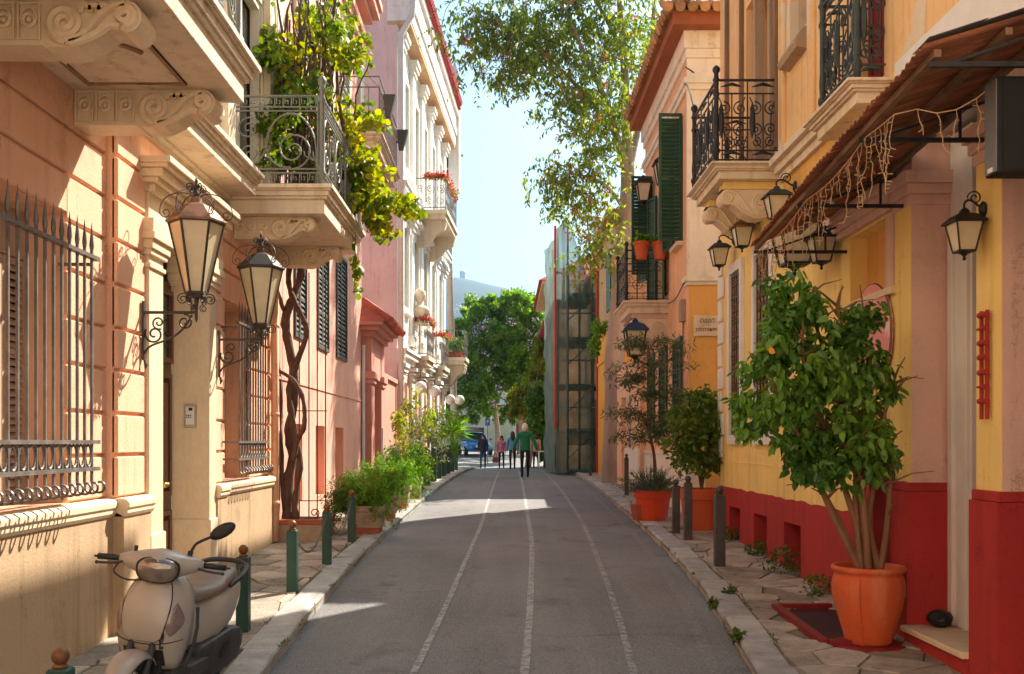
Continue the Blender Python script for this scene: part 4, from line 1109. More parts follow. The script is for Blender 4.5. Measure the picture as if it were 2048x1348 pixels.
foliage([((690, 230), (720, 300), 20), ((700, 300), (730, 370), 22), ((700, 240), (765, 235), 10), ((720, 370), (750, 430), 18), ((735, 400), (775, 470), 9), ((745, 395), (835, 412), 6), ((720, 330), (745, 345), 14)], 1900, 13.2, 14.2, M['vine'], nc=150, cr=.10)
foliage([((700, 290), (720, 400), 16), ((680, 330), (700, 400), 12)], 500, 13.6, 14.2, M['vineg'], nc=30)
foliage([((708, 480), (714, 585), 3)], 50, 13.7, 13.8, M['vineg'], nc=16, cr=.05, size=.09)
foliage([((520, 300), (640, 340), 12), ((560, 200), (650, 260), 16)], 420, 13.4, 14.3, M['vineg'], nc=26)
vstem([pxp(708, 440, 13.75), pxp(712, 500, 13.75), pxp(710, 590, 13.75)], .006, .004)
vstem([pxp(690, 250, 14), pxp(720, 330, 13.8), pxp(750, 420, 13.7), pxp(780, 475, 13.7)], .012, .005)
vstem([pxp(720, 360, 13.8), pxp(770, 395, 13.7), pxp(838, 412, 13.7)], .01, .005)
# brick planter at its foot
b = MB(); zb_ = zp(13.9)
tp = thing("masonry_planter", "low brick and stone planter box at the foot of the vine", "planter", (-2.9, 13.9, zb_))
b.box(-3.18, -2.52, 13.68, 14.7, zb_ - .2, zb_ + .24); b.build("box", M['conc'], tp)
b = MB(); b.box(-3.16, -2.56, 13.72, 14.66, zb_ + .242, zb_ + .262); b.build("soil", M['soil'], tp)
b = MB(); b.rbox(-3.19, -2.5, 13.66, 13.76, zb_ + .22, zb_ + .29, .01); b.rbox(-2.6, -2.5, 13.762, 14.7, zb_ + .22, zb_ + .29, .01); b.build("rim", M['terra'], tp)
ig = thing("vine_trellis", "thin iron bars with scrolled feet standing behind the vine trunk", "trellis", (-2.75, 14.4, .5))
for x in (-3.12, -2.98, -2.84, -2.72, -2.60):
    b = MB(); b.tube([(x, 14.45, zb_ + .2), (x, 14.45, 4.3)], .011, 4); b.build("bar", M['iron'], ig)
for z in (1.0, 2.3): 
    b = MB(); b.tube([(-3.15, 14.46, z), (-2.58, 14.46, z)], .010, 4); b.build("rail", M['iron'], ig)
b = MB()
for x in (-2.62, -2.46): b.tube(spiral((x, zb_ + .38), .07, .02, -1.5, 1.3, lambda a, c: (a, 13.72, c), 18), .009, 5)
b.build("scroll", M['iron'], ig)

# ------------------------------------------------------------------ green chain bollards on the left pavement
def bollard(name, x, y, h, w, m, label, cat, group, ballm, rz=0.0):
    z = zp(y) - .02
    T = thing(name, label, cat, (x, y, z), rz, group)
    b = MB(); b.rbox(-w/2, w/2, -w/2, w/2, 0, h - .09, .008); b.build("post", m, T, world=False)
    b = MB(); b.lathe([(w*.36, h - .09), (w*.36, h - .075), (w*.22, h - .07), (w*.22, h - .06)], (0, 0, 0), 10); b.ball((0, 0, h - .035), w*.42, 12, 8); b.build("ball", ballm, T, smooth=True, world=False)
    return T
BL = [(4.72, -2.10), (8.2, -2.15), (9.95, -2.12), (11.65, -2.08), (13.65, -2.10)]
bl = ["green square bollard with rusty ball, cut off in front of the scooter", "green chain bollard right behind the scooter", "green chain bollard second behind the scooter", "green chain bollard third behind the scooter, its chain slack", "green chain bollard beside the first square fern planter"]
for (y, x), l in zip(BL, bl): bollard("bollard", x, y, .72, .10, M['greenpost'], l, "bollard", "green chain bollards on the shady kerb", M['rustball'])
def chain(y0, x0, y1, x1, sag, label, cut=1.0):
    a = Vector((x0, y0 + .05, zp(y0) + .58)); c = Vector((x1, y1 - .05, zp(y1) + .58))
    T = thing("chain", label, "chain", tuple(a), 0, "chains between the green bollards")
    n = int((c - a).length * 1.15 / .036); lk = MB()
    for i in range(int(n * cut)):
        t = (i + .5) / n; p = a.lerp(c, t); p.z -= sag * 4 * t * (1 - t)
        t2 = (i + .6) / n; q = a.lerp(c, t2); q.z -= sag * 4 * t2 * (1 - t2)
        d = (q - p).normalized(); s = d.cross(Vector((1, 0, 0)) if i % 2 else Vector((0, .3, 1))).normalized()
        lk.tube([p + d * (.022 * math.cos(u)) + s * (.012 * math.sin(u)) for u in [2*PI*k/8 for k in range(9)]], .004, 4, cap=False)
    lk.build("links", M['chain'], T, kind="stuff")
chain(6.45, -2.13, 8.2, -2.15, .32, "hanging chain between the scooter seat and the first green bollard")
chain(9.95, -2.12, 11.65, -2.08, .30, "slack chain between the second and third green bollards")
chain(11.65, -2.08, 13.65, -2.10, .34, "slack chain in front of the first fern planter")

# ------------------------------------------------------------------ square planters with ferns
def square_planter(x, y, w, h, label, seed):
    z = zp(y)
    T = thing("fern_planter", label, "planter", (x, y, z), 0, "square fern planters")
    b = MB(); b.box(-w*.38, w*.38, -w*.38, w*.38, -.02, .08); b.build("foot", M['terra'], T, world=False)
    def ring(k, zz): return [(-w/2*k, -w/2*k, zz), (w/2*k, -w/2*k, zz), (w/2*k, w/2*k, zz), (-w/2*k, w/2*k, zz)]
    b = MB(); b.loft([ring(.86, .08), ring(.95, h - .09), ring(.97, h - .085), ring(1.04, h - .08), ring(1.06, h), ring(.92, h), ring(.88, h - .06)])
    b.build("pot", M['conc'], T, world=False, bevel=.006)
    b = MB(); b.box(-w*.43, w*.43, -w*.43, w*.43, h - .07, h - .05); b.build("soil", M['soil'], T, world=False)
    b = MB(); b.tube(spiral((0, h*.5), w*.14, w*.14, 0, 1, lambda a, c: (a, -w*.485, c), 14), .010, 5); b.ball((0, -w*.475, h*.5), w*.06, 8, 5); b.build("emblem", M['conc'], T, world=False)
    return T
def fern(T, c, n, L, m, rise=.55, per=34):
    rr = random.Random(n); C = []; O = []; sm = MB()
    for i in range(n):
        a = rr.uniform(0, 2*PI); l = L * rr.uniform(.55, 1.15); up = rr.uniform(.3, 1.0) * rise
        p0 = Vector(c); pts = []
        for k in range(7):
            t = k / 6; pts.append(p0 + Vector((math.cos(a) * l * t, math.sin(a) * l * t, up * 1.6 * t - 1.1 * t * t * l * (1.15 - up * .4))))
        sm.tube(pts, [.004] * 6 + [.001], 3, cap=False)
        P_ = along(pts[1:], per, (.028, .028, .024)); C.append(P_)
    sm.build("fronds", m, T, kind="stuff")
    leaf_obj("leaves", m, T, np.concatenate(C), .05, .34, .1, .1, "stuff")
ferns = [(-1.98 - .03, 14.75, .46, .40, "square concrete planter of feathery fern nearest the chains", 100, .50), (-2.05, 16.9, .46, .40, "second square fern planter, half hidden by the first fern", 90, .52), (-2.05, 19.0, .48, .42, "third square fern planter with spilling bright fronds", 90, .58), (-2.05, 21.6, .5, .45, "fourth square fern planter before the tall shrubs", 90, .65)]
for i, (x, y, w, h, lab, n, L) in enumerate(ferns):
    T = square_planter(x, y, w, h, lab, i)
    fern(T, (x - .08, y + .05, zp(y) + h - .03), int(n * 1.5), L, M['fern'], .58 + .05*i, 55)
    fern(T, (x - .30, y + .15, zp(y) + h - .05), n, L * .8, M['bush'], .45, 50)
    b = MB()
    for k in range(2): b.tube([(x - .12 + .22*k, y - .1, zp(y) + h - .05), (x - .08 + .2*k, y - .1, zp(y) + h + .45)], .006, 4)
    b.build("plant_canes", M['terra'], T)
def shrub(name, label, cat, x, y, h, r, m, n, size, group=None, pot=True, aspect=.5, stems=7, five=False, nc=26, zbase=None, droop=.3, potm=None, kindpot=0):
    z = zp(y) if zbase is None else zbase
    T = thing(name, label, cat, (x, y, z), 0, group)
    sm = MB(); cc = []
    for k in range(stems):
        a = random.uniform(0, 2*PI); q = (x + math.cos(a) * r * .7, y + math.sin(a) * r * .7, z + h * random.uniform(.6, .95))
        sm.tube(smoothpath([(x, y, z), (x + math.cos(a) * r * .2, y + math.sin(a) * r * .2, z + h * .35), q], 4), [.014 - .0011 * j for j in range(9)], 5); cc.append(q)
    sm.build("stems", M['wood'], T)
    C = clumps((x, y, z + h * .62), (r, r, h * .42), nc, n // nc, (r * .33, r * .33, h * .13), .4)
    leaf_obj("leaves", m, T, C, size, aspect, droop, .15, "stuff", five=five)
    return T
M['yelgreen'] = leafmat("yellow_green_leaves", (.12, .20, .02), (.38, .36, .04), .45, .5)
M['olive'] = leafmat("olive_leaves", (.09, .12, .05), (.20, .22, .09), .5, .4)
shrub("potted_shrub", "tall thin yellow-green shrub against the white house corner", "shrub", -2.45, 26.5, 2.4, .55, M['yelgreen'], 900, .13, aspect=.45)
shrub("potted_shrub", "grey olive-leaved shrub beside the yellow-green one", "shrub", -2.35, 29.5, 2.0, .65, M['olive'], 1300, .12, aspect=.3)
shrub("potted_shrub", "dark leafy shrub just past the last fern planter", "shrub", -2.3, 24.2, 1.2, .6, M['bush'], 1300, .10, aspect=.45)
shrub("potted_shrub", "bright green rounded shrub under the farthest balcony", "shrub", -2.2, 35, 2.3, .75, M['fern'], 1500, .14, aspect=.35)
# palm-like yucca
T = thing("yucca_plant", "spiky pale green yucca at the far end of the planters", "plant", (-2.0, 37.5, zp(37.5)))
b = MB(); b.tube([(-2.0, 37.5, zp(37.5)), (-2.0, 37.5, zp(37.5) + 1.4)], [.08, .06], 7); b.build("trunk", M['wood'], T)
C = MB()
for k in range(90):
    a = random.uniform(0, 2*PI); e = random.uniform(-.3, 1.4); d = Vector((math.cos(a)*math.cos(e), math.sin(a)*math.cos(e), math.sin(e))); p = Vector((-2.0, 37.5, zp(37.5) + 1.45))
    s = d.cross(Vector((0, 0, 1))).normalized() * .035; L = random.uniform(.7, 1.1)
    C.add([p - s*.5, p + s*.5, p + d*L*.5 + s, p + d*L + Vector((0, 0, -.12)), p + d*L*.5 - s], [(0, 1, 2, 3, 4)])
C.build("leaves", M['fern'], T, kind="stuff")
for i, y in enumerate((22.3, 24.6, 26.6, 28.6, 30.6, 32.6, 34.8, 37.0, 39.2)):
    bollard("bollard", interp(KL, y) - .32, y, .98, .16, M['greenpost'], ["first", "second", "third", "fourth", "fifth", "sixth", "seventh", "eighth", "last"][i] + " tall dark green post of the row beside the shrubs", "post", "row of tall green posts past the ferns", M['greenpost'])
# ------------------------------------------------------------------ right side: yellow house with red plinth and shop pillars
XR = 3.2
M['yellow'] = plaster("yellow_stucco", H('#efcf80'), H('#cfa558'))
M['redplinth'] = plaster("red_plinth", H('#ab3431'), H('#842a26'))
M['reddark'] = mat("dark_red_paint", H('#7c1f1f'), .6, .15, 3, .1, 40)
M['mauve'] = plaster("mauve_pink_plaster", H('#deb9aa'), H('#bb9486'))
M['ochre'] = plaster("peeling_ochre", H('#e9bd85'), H('#b98048'), H('#dccab0'), .58)
M['greypl'] = plaster("grey_old_plaster", H('#b3977a'), H('#8a6c4e'))
M['greenpeel'] = plaster("green_peel", H('#dca85f'), H('#a86f34'), H('#4fae86'), .66)
M['dgreen'] = mat("dark_green_shutter", (.018, .075, .042), .45, .2, 5, .08, 50)
M['bluegreen'] = mat("blue_green_iron", (.045, .062, .062), .5, .3, 8, .1, 80, metal=.2)
M['rustsheet'] = mat("rusty_sheet", (.46, .175, .085), .7, .4, 2.5, .25, 60, c2=(.22, .085, .05), lo=.4, hi=.65, stretch=(.6, 5, 1), fine=.3)
M['flash'] = mat("grey_flashing", (.20, .19, .19), .5, .2, 4, .1, 40, metal=.4)
M['blackiron'] = mat("black_iron", (.028, .027, .028), .45, .3, 8, .1, 80, metal=.3)
M['wire'] = mat("light_wire", (.42, .27, .15), .6, .15, 8, 0)
M['signblack'] = mat("black_sign_face", (.012, .012, .013), .7, .2, 2, 0)
M['oldwood'] = mat("old_wood", (.22, .13, .075), .85, .3, 6, .4, 40, stretch=(1, 1, .2))
M['pinksign'] = mat("pink_sign", H('#e08a86'), .5, .1, 3, 0, c2=H('#f0c4b8'), lo=.58, hi=.62)
M['peach'] = plaster("peach_stucco_far", H('#ecbc90'), H('#c8905e'))
M['ochre2'] = plaster("ochre_side_wall", H('#e3ad60'), H('#c08a40'))
M['whiteside'] = plaster("white_side_wall", H('#ece2d0'), H('#c0aa8a'))
M['woodsoffit'] = mat("painted_wood_soffit", H('#9d5a36'), .7, .2, 4, .2, 30, stretch=(1, .3, 1))
M['tile'] = mat("old_roof_tile", H('#b08358'), .85, .3, 4, .3, 30, island=.25)
M['potor'] = plaster("orange_clay", H('#c75a30'), H('#d08a66'), rough=.75, vs=3)
M['potred'] = plaster("red_clay", H('#c9431f'), H('#b5532f'), rough=.65, vs=3)

def coach_lantern(name, label, loc, sgn, arm, k, group=None, iron=None, hang=True, topm=None, wide=1.0):
    """Four-sided carriage lantern. loc: wall point; hangs from (or stands on) an arm along X."""
    iron = iron or M['blackiron']; T = thing(name, label, "lantern", loc, 0, group); A = dict(world=False)
    X = sgn * arm
    b = MB(); b.lathe([(.10*k, -.02), (.12*k, 0), (.05*k, .02)], (0, 0, 0), 10)
    b.v = [(sgn * v[2] + sgn*.02, v[0] * .8, v[1] * 1.2) for v in b.v]
    zt = -.10*k if hang else .55*k + .12*k
    if hang:
        b.tube(bez((0, 0, 0), (X*.4, 0, .02*k), (X*.7, 0, .28*k), (X, 0, .10*k), 10) + [(X, 0, -.10*k)], .022*k, 6)
        b.tube(spiral((abs(X)*.5, .20*k), .13*k, .03*k, 0, 1.5, lambda a, c: (sgn*a, 0, c), 20), .014*k, 5)
    else:
        b.tube(bez((0, 0, 0), (X*.4, 0, -.22*k), (X*.9, 0, -.2*k), (X, 0, .05*k), 10), .024*k, 6)
    b.build("bracket", iron, T, **A)
    z1 = zt - .14*k; z0 = z1 - .50*k; rt, rb = .20*k*wide, .12*k*wide
    q = lambda r, z: [(X - r, -r, z), (X + r, -r, z), (X + r, r, z), (X - r, r, z)]
    r = MB(); r.loft([q(rt*1.25, z1 - .01*k), q(rt*1.25, z1 + .02*k), q(rt*.75, z1 + .13*k), q(rt*.30, z1 + .17*k), q(rt*.25, z1 + .22*k), q(.01, z1 + .26*k)]); r.build("roof", topm or iron, T, **A)
    f = MB()
    for a, c in zip(q(rb, z0), q(rt, z1)): f.tube([a, c], .018*k, 4)
    for Q in (q(rb, z0), q(rt, z1)):
        for i in range(4): f.tube([Q[i], Q[(i+1) % 4]], .02*k, 4)
    f.lathe([(.005, z0 - .16*k), (.035*k, z0 - .13*k), (.02*k, z0 - .09*k), (.06*k, z0 - .05*k), (rb*1.1, z0), (rb*1.1, z0 + .01*k)], (X, 0, 0), 8)
    f.build("frame", iron, T, **A)
    Q0, Q1 = q(rb*.95, z0 + .01*k), q(rt*.95, z1 - .01*k)
    for i in range(4):
        j = (i+1) % 4; p = MB(); p.add([Q0[i], Q0[j], Q1[j], Q1[i]], [(0, 1, 2, 3)]); p.build("glass_pane", M['milkglass'], T, **A)
    return T

RH = thing("yellow_townhouse", "old yellow house with red plinth, pink shop pillars and peeling upper storey", "house", (XR, 10, 0))
EA = 14.9
vents = [(13.6, 14.25), (12.2, 12.85), (10.8, 11.45)]
gw = [(13.5, 14.1, 1.9, 4.2), (11.98, 12.7, 1.9, 4.2)]
uw = (8.22, 9.28, 3.13, 3.74)
T_RH = 9.55
def xbox(name, m, x0, x1, y0, y1, z0, z1, par=None, **k):
    b = MB(); b.box(x0, x1, y0, y1, z0, z1); return b.build(name, m, par or RH, **k)
wall_holes("wall", M['yellow'], RH, XR, XR + .35, 8.2, EA, 1.16, 4.9, gw + [uw])
b = MB(); V = []; nn = 90
for i in range(nn + 1):
    y = 8.2 + (EA - 8.2) * i / nn; zt = 1.205 + .020 * mnoise.noise((y * 3.2, 0, 0)) + .006 * mnoise.noise((y * 17, 3, 0))
    V += [(XR - .006, y, 1.15), (XR - .006, y, zt), (XR + .01, y, zt), (XR + .01, y, 1.15)]
b.add(V, [(4*i + k, 4*i + (k+1) % 4, 4*i + 4 + (k+1) % 4, 4*i + 4 + k) for i in range(nn) for k in range(4)]); b.build("paint_edge", M['redplinth'], RH)
wall_holes("plinth", M['redplinth'], RH, XR - .012, XR + .35, 8.2, EA, -.5, 1.16, [(a, c, .2, .94) for a, c in vents])
for a, c in vents: xbox("vent_recess", M['reddark'], XR + .24, XR + .34, a - .01, c + .01, .1, 1.0)
xbox("house_body", M['ochre'], XR + .6, 10, 4.0, EA - .03, -.5, T_RH)
xbox("groove_line", M['yellow'], XR - .006, XR + .01, 8.25, EA - .35, 1.555, 1.575)
# upper storey
udoor = [(8.45, 9.1, 4.95, 7.3), (11.9, 13.3, 4.95, 7.6)]
niche = [(10.6, 11.25, 6.3, 8.3), (9.45, 10.0, 6.6, 8.2)]
wall_holes("upper_wall", M['ochre'], RH, XR, XR + .35, 5.0, EA, 4.9, T_RH, udoor + niche)
for a, c, z0, z1 in niche: xbox("niche_back", M['greypl'], XR + .10, XR + .3, a, c, z0, z1)
a, c, z0, z1 = udoor[0]
dd = xbox("balcony_door", M['reddark'], XR + .12, XR + .2, a, c, z0, z1)
b = MB(); frame_rect(b, lambda u, v, d: (XR + .10 + d, u, v), a, (a + c)/2 - .01, z0, z1, .07, .03); frame_rect(b, lambda u, v, d: (XR + .10 + d, u, v), (a + c)/2 + .01, c, z0, z1, .07, .03); b.build("door_frame", M['reddark'], dd)
a, c, z0, z1 = udoor[1]
dd = xbox("balcony_opening", M['greypl'], XR + .28, XR + .34, a, c, z0, z1)
for y in (12.25, 12.95): xbox("door_post", M['greypl'], XR + .02, XR + .14, y - .05, y + .05, z0, z1, dd)
for y in (11.7, 13.42, 14.3): xbox("wooden_strip", M['oldwood'], XR - .05, XR, y, y + .09, 5.3, T_RH)
for y0, y1 in ((10.3, 10.5), (11.4, 11.6)):
    b = MB(); b.rbox(XR - .04, XR, y0, y1, 5.2, T_RH, .01); b.build("pilaster_strip", M['ochre'], RH)
b = MB(); 
for za, zb, e in ((4.84, 4.93, .05), (4.93, 5.02, .10), (5.02, 5.10, .16)): b.box(XR - e, XR + .01, 9.55, 11.55, za, zb)
b.build("string_course", M['marblew'], RH, bevel=.006)
b = MB(); b.prism([(0, 0), (.12, .02), (.14, .08), (.10, .16), (.05, .22), (0, .25)], lambda p, q, d: (XR - p, d, 6.02 + q), 10.58, 11.27); b.build("niche_sill", M['greypl'], RH)
xbox("peeled_paint", M['greenpeel'], XR - .004, XR, 9.6, 11.5, 4.2, 4.84)
xbox("roof", M['tile'], XR - .45, 10, 4.0, EA + .2, T_RH, T_RH + .18)
# white quoins on the far corner
for i in range(9):
    z = 1.62 + i * .335; b = MB(); w = .30 if i % 2 else .20
    b.rbox(XR - .035, XR, EA - w, EA + .035, z, z + .31, .012); b.build("quoin", M['white'], RH)
# barred windows
for (a, c, z0, z1), l in zip(gw, ("tall wrought-iron window guard in the yellow wall next to the quoined corner", "tall wrought-iron window guard in the yellow wall, half behind the ficus")):
    b = MB(); frame_rect(b, lambda u, v, d: (XR - .001 - d, u, v), a - .13, c + .13, z0 - .08, z1 + .13, .13, .05); f = b.build("window", M['white'], RH)
    xbox("pane", M['darkglass'], XR + .2, XR + .23, a, c, z0, z1, f)
    T = thing("window_guard", l, "window guard", (XR - .03, (a+c)/2, z0), 0, "iron guards on the yellow house windows")
    fn = lambda u, v: (XR - .015, u, v)
    b = MB()
    for z in (z0 + .05, z0 + .38, (z0+z1)/2, z1 - .35, z1 - .05): b.tube([fn(a, z), fn(c, z)], .012, 4)
    for k in range(5): y = a + .04 + (c - a - .08) * k / 4; b.tube([fn(y, z0 + .02), fn(y, z1 - .02)], .010, 4)
    b.build("bars", M['blackiron'], T)
    b = MB()
    for k in range(4):
        for zc in np.arange(z0 + .55, z1 - .3, .36):
            y = a + .04 + (c - a - .08) * (k + .5) / 4
            b.tube(spiral((y, zc), .07, .02, 0, 1.4, fn, 14), .008, 4); b.tube(spiral((y, zc + .16), .07, .02, PI, -1.4, fn, 14), .008, 4)
    b.build("scrollwork", M['rustball'], T, kind="stuff")
# small high window with moulded lintel
a, c, z0, z1 = uw
w = xbox("small_window", M['ochre2'], XR + .16, XR + .2, a, c, z0, z1)
xbox("sill", M['marble'], XR - .05, XR + .1, a - .05, c + .05, z0 - .06, z0 - .002, w)
xbox("casement", M['mauve'], XR - .02, XR + .15, a + .02, a + .16, z0, z1, w)
b = MB()
for za, zb, e in ((3.76, 3.82, .06), (3.82, 3.90, .10), (3.90, 3.98, .15)): b.box(XR - e, XR + .01, 8.22, 9.6, za, zb)
b.build("lintel_moulding", M['mauve'], RH, bevel=.006)
# shop pillars
def pillar(y0, y1, zb):
    xbox("pillar", M['mauve'], XR, XR + .6, y0, y1, 1.5, 4.3)
    xbox("pillar_face", M['yellow'], XR - .004, XR, y0 + .002, y1 - .002, 1.5, 3.72)
    b = MB(); b.box(XR - .05, XR + .6, y0 - .03, y1 + .01, zb, 1.46); b.build("pillar_base", M['redplinth'], RH)
    b = MB(); b.box(XR - .035, XR + .6, y0 - .02, y1 + .005, 1.462, 1.53); b.build("base_moulding", M['redplinth'], RH, bevel=.006)
    b = MB()
    for za, zb_, e in ((3.72, 3.80, .02), (3.80, 3.88, .045), (3.88, 3.98, .075)): b.box(XR - e, XR + .6, y0 - e, y1 + e, za, zb_)
    b.build("pillar_capital", M['mauve'], RH, bevel=.008)
pillar(7.88, 8.2, -.4)
pillar(6.44, 6.79, -.4)
pillar(4.6, 4.95, -.4)
xbox("shop_wall", M['mauve'], XR + .6, XR + .7, 4.0, 8.2, -.4, 4.95)
xbox("shop_beam", M['white'], XR - .01, XR + .6, 4.0, 8.2, 4.3, 4.95)
db = MB(); db.box(XR + .30, XR + .36, 7.50, 7.87, .42, 4.25); db.build("door_frame", M['white'], RH)
b = MB(); b.rbox(XR + .27, XR + .31, 7.53, 7.60, .42, 3.6, .008); b.rbox(XR + .27, XR + .31, 7.78, 7.86, .42, 3.6, .008); b.rbox(XR + .27, XR + .31, 7.60, 7.78, 3.5, 3.6, .008); b.build("door_moulding", M['white'], RH)
xbox("shop_door", M['signblack'], XR + .38, XR + .42, 6.8, 7.5, .42, 3.9)
xbox("step_riser", M['redplinth'], XR - .06, XR + .6, 6.81, 7.85, -.3, .37)
b = MB(); b.rbox(XR - .10, XR + .6, 6.80, 7.86, .37, .415, .008); b.build("step", M['marble'], RH)
b = MB(); b.rbox(XR - .10, XR + .6, 5.4, 6.42, .30, .345, .008); b.build("step", M['marble'], RH)
xbox("step_riser", M['redplinth'], XR - .06, XR + .6, 5.42, 6.41, -.3, .30)
# things on the shop front
T = thing("ladder_ornament", "small red wooden ladder-shaped wall ornament on the yellow pillar", "ornament", (XR - .03, 6.62, 2.0))
for y in (6.58, 6.66):
    b = MB(); b.tube([(XR - .03, y, 2.0), (XR - .03, y, 2.72)], .013, 6); b.build("rail", M['redplinth'], T)
for i, z in enumerate((2.69, 2.60, 2.505, 2.41, 2.31, 2.215, 2.12)):
    b = MB(); L = .06 if i not in (1, 5) else .10
    b.tube([(XR - .045, 6.56, z), (XR - .045, 6.60 + L, z)], [.019, .019 if L < .1 else .005], 8); b.build("rung", M['redplinth'], T)
coach_lantern("wall_lantern", "dark four-sided carriage lantern on the yellow shop pillar", (XR - .005, 6.66, 3.40), -1, .14, .38, "lanterns of the yellow house", wide=1.15)
M['greypl2'] = mat('sign_edge', (.16, .17, .18), .4, .1, 4, 0, metal=.3)
T = thing("sign_box", "black box sign with pale edge hanging below the rusty awning", "sign", (2.95, 5.65, 3.36))
b = MB(); b.rbox(2.755, 3.19, 5.6, 5.74, 3.36, 3.90, .004); b.build("case", M['signblack'], T); xbox("face", M['signblack'], 2.785, 3.185, 5.594, 5.6, 3.372, 3.888, T); xbox("side_face", M['greypl2'], 2.748, 2.755, 5.605, 5.735, 3.37, 3.89, T); xbox("sticker", M['white'], 2.742, 2.748, 5.64, 5.69, 3.375, 3.40, T)
T = thing("round_sign", "round pink hanging sign on the yellow wall behind the ficus", "sign", (XR, 8.66, 2.77))
b = MB(); b.lathe([(.44, 0), (.445, .015), (.44, .03)], (0, 0, 0), 40); b.v = [(XR - .01 - v[2], 8.66 + v[0], 2.77 + v[1]) for v in b.v]; b.build("board", M['pinksign'], T)
b = MB(); b.tube([(XR - .03, 8.66 + .44 * math.cos(t), 2.77 + .44 * math.sin(t)) for t in [2*PI*i/40 for i in range(41)]], .012, 5); b.build("rim", M['oldwood'], T)
T = thing("red_cabinet", "dark red metal cabinet with rounded top standing behind the big clay pot", "cabinet", (3.08, 8.7, .3))
pr = [(0, 0), (.36, 0)] + [(.36 - .09 + .09 * math.cos(t), 1.36 + .09 * math.sin(t)) for t in [PI/2 * i / 6 for i in range(7)]] + [(.09 + .09 * math.cos(t), 1.36 + .09 * math.sin(t)) for t in [PI/2 + PI/2 * i / 6 for i in range(7)]]
b = MB(); b.prism([(q - .0, z) for q, z in pr], lambda p, q, d: (d, 8.21 + p, .25 + q), 3.03, 3.175); b.build("case", M['reddark'], T)
b = MB(); b.prism([(q * .96 + .012, z * .985 + .01) for q, z in pr], lambda p, q, d: (d, 8.21 + p, .25 + q), 3.018, 3.028); b.build("door", M['redplinth'], T)
# cellar hatch frame in the pavement
T = thing("cellar_hatch", "dark red cellar hatch with wooden frame and shadow-darkened panel in the pavement by the big pot", "hatch", (2.6, 8.5, zp(8.5)))
x0, x1, y0, y1 = HATCH
def plank(xa, ya, xb, yb, w, name):
    d = Vector((xb - xa, yb - ya, 0)).normalized(); n = Vector((-d.y, d.x, 0)) * w / 2
    b = MB(); b.hexa([(xa - n.x, ya - n.y, zp(ya) - .05), (xb - n.x, yb - n.y, zp(yb) - .05), (xb + n.x, yb + n.y, zp(yb) - .05), (xa + n.x, ya + n.y, zp(ya) - .05), (xa - n.x, ya - n.y, zp(ya) + .035), (xb - n.x, yb - n.y, zp(yb) + .035), (xb + n.x, yb + n.y, zp(yb) + .035), (xa + n.x, ya + n.y, zp(ya) + .035)])
    b.build(name, M['reddark'], T)
plank(x0, y0, x0, y1, .07, "frame_board"); plank(x0 + .037, y1, x1, y1, .07, "frame_board"); plank(x0 + .037, y0, x1, y0, .07, "frame_board")
b = MB(); b.hexa([(x0 + .03, y0 + .03, zp(y0) - .06), (x1 + .1, y0 + .03, zp(y0) - .06), (x1 + .1, y1 - .03, zp(y1) - .06), (x0 + .03, y1 - .03, zp(y1) - .06), (x0 + .03, y0 + .03, zp(y0) - .012), (x1 + .1, y0 + .03, zp(y0) - .012), (x1 + .1, y1 - .03, zp(y1) - .012), (x0 + .03, y1 - .03, zp(y1) - .012)]); b.build("hatch_panel", mat('hatch_shaded', (.045, .012, .012), .8, .3, 5, .2, 40), T)  # near-flush panel, its colour darkened to stand for a sunken, shadowed pit
# junk black hose bundle on the step
T = thing("black_bag", "small crumpled black bag on the marble doorstep", "bag", (3.45, 7.75, .415))
b = MB()
for i in range(7):
    t = -PI/2 + PI * i / 6
    b.v += []
L_ = []
for i in range(8):
    t = -PI/2 + PI * (i + .02) / 7.04
    L_.append([(3.36 + .10*math.cos(t)*math.cos(u) * (1 + .25*mnoise.noise((i*.7, u*2, 0))), 7.74 + .08*math.cos(t)*math.sin(u)*(1 + .25*mnoise.noise((i*.7, u*2, 3))), .485 + .07*math.sin(t)) for u in [2*PI*k/12 for k in range(12)]])
b.loft(L_); b.build("bag", M['black'], T)

# ------------------------------------------------------------------ awning of rusty corrugated sheets
AW = thing("awning", "long rusty corrugated-iron awning over the shop front", "awning", (2.8, 7.4, 3.9))
def aw(x, y):                                   # awning surface height
    t = (9.4 - y) / 3.94; zo = 3.70 + .30 * t; zw = 4.02 + .26 * t
    return zo + (zw - zo) * (x - 2.30) / .9
yy = 9.42; i = 0
while yy > 5.45:
    y1 = yy; y0 = max(yy - .84, 5.42); n = int((y1 - y0) / .019); b = MB(); V = []
    xo = 2.28 + random.uniform(-.03, .03); dz = .012 * (i % 2)
    for j in range(n + 1):
        y = y1 - (y1 - y0) * j / n; w = .012 * math.sin(2*PI*y / .076)
        for x in (xo, 2.6, 2.9, 3.195): V.append((x + (.012*mnoise.noise((y*9, i, 0)) if x == xo else 0), y, aw(x, y) + w + dz - (.02 * mnoise.noise((y * 2, x, 4)))))
    b.add(V, [(4*j + k, 4*j + k + 1, 4*j + k + 5, 4*j + k + 4) for j in range(n) for k in range(3)])
    o = b.build("roof_sheet", M['rustsheet'], AW)
    md = o.modifiers.new("thickness", 'SOLIDIFY'); md.thickness = .004
    yy -= .80; i += 1
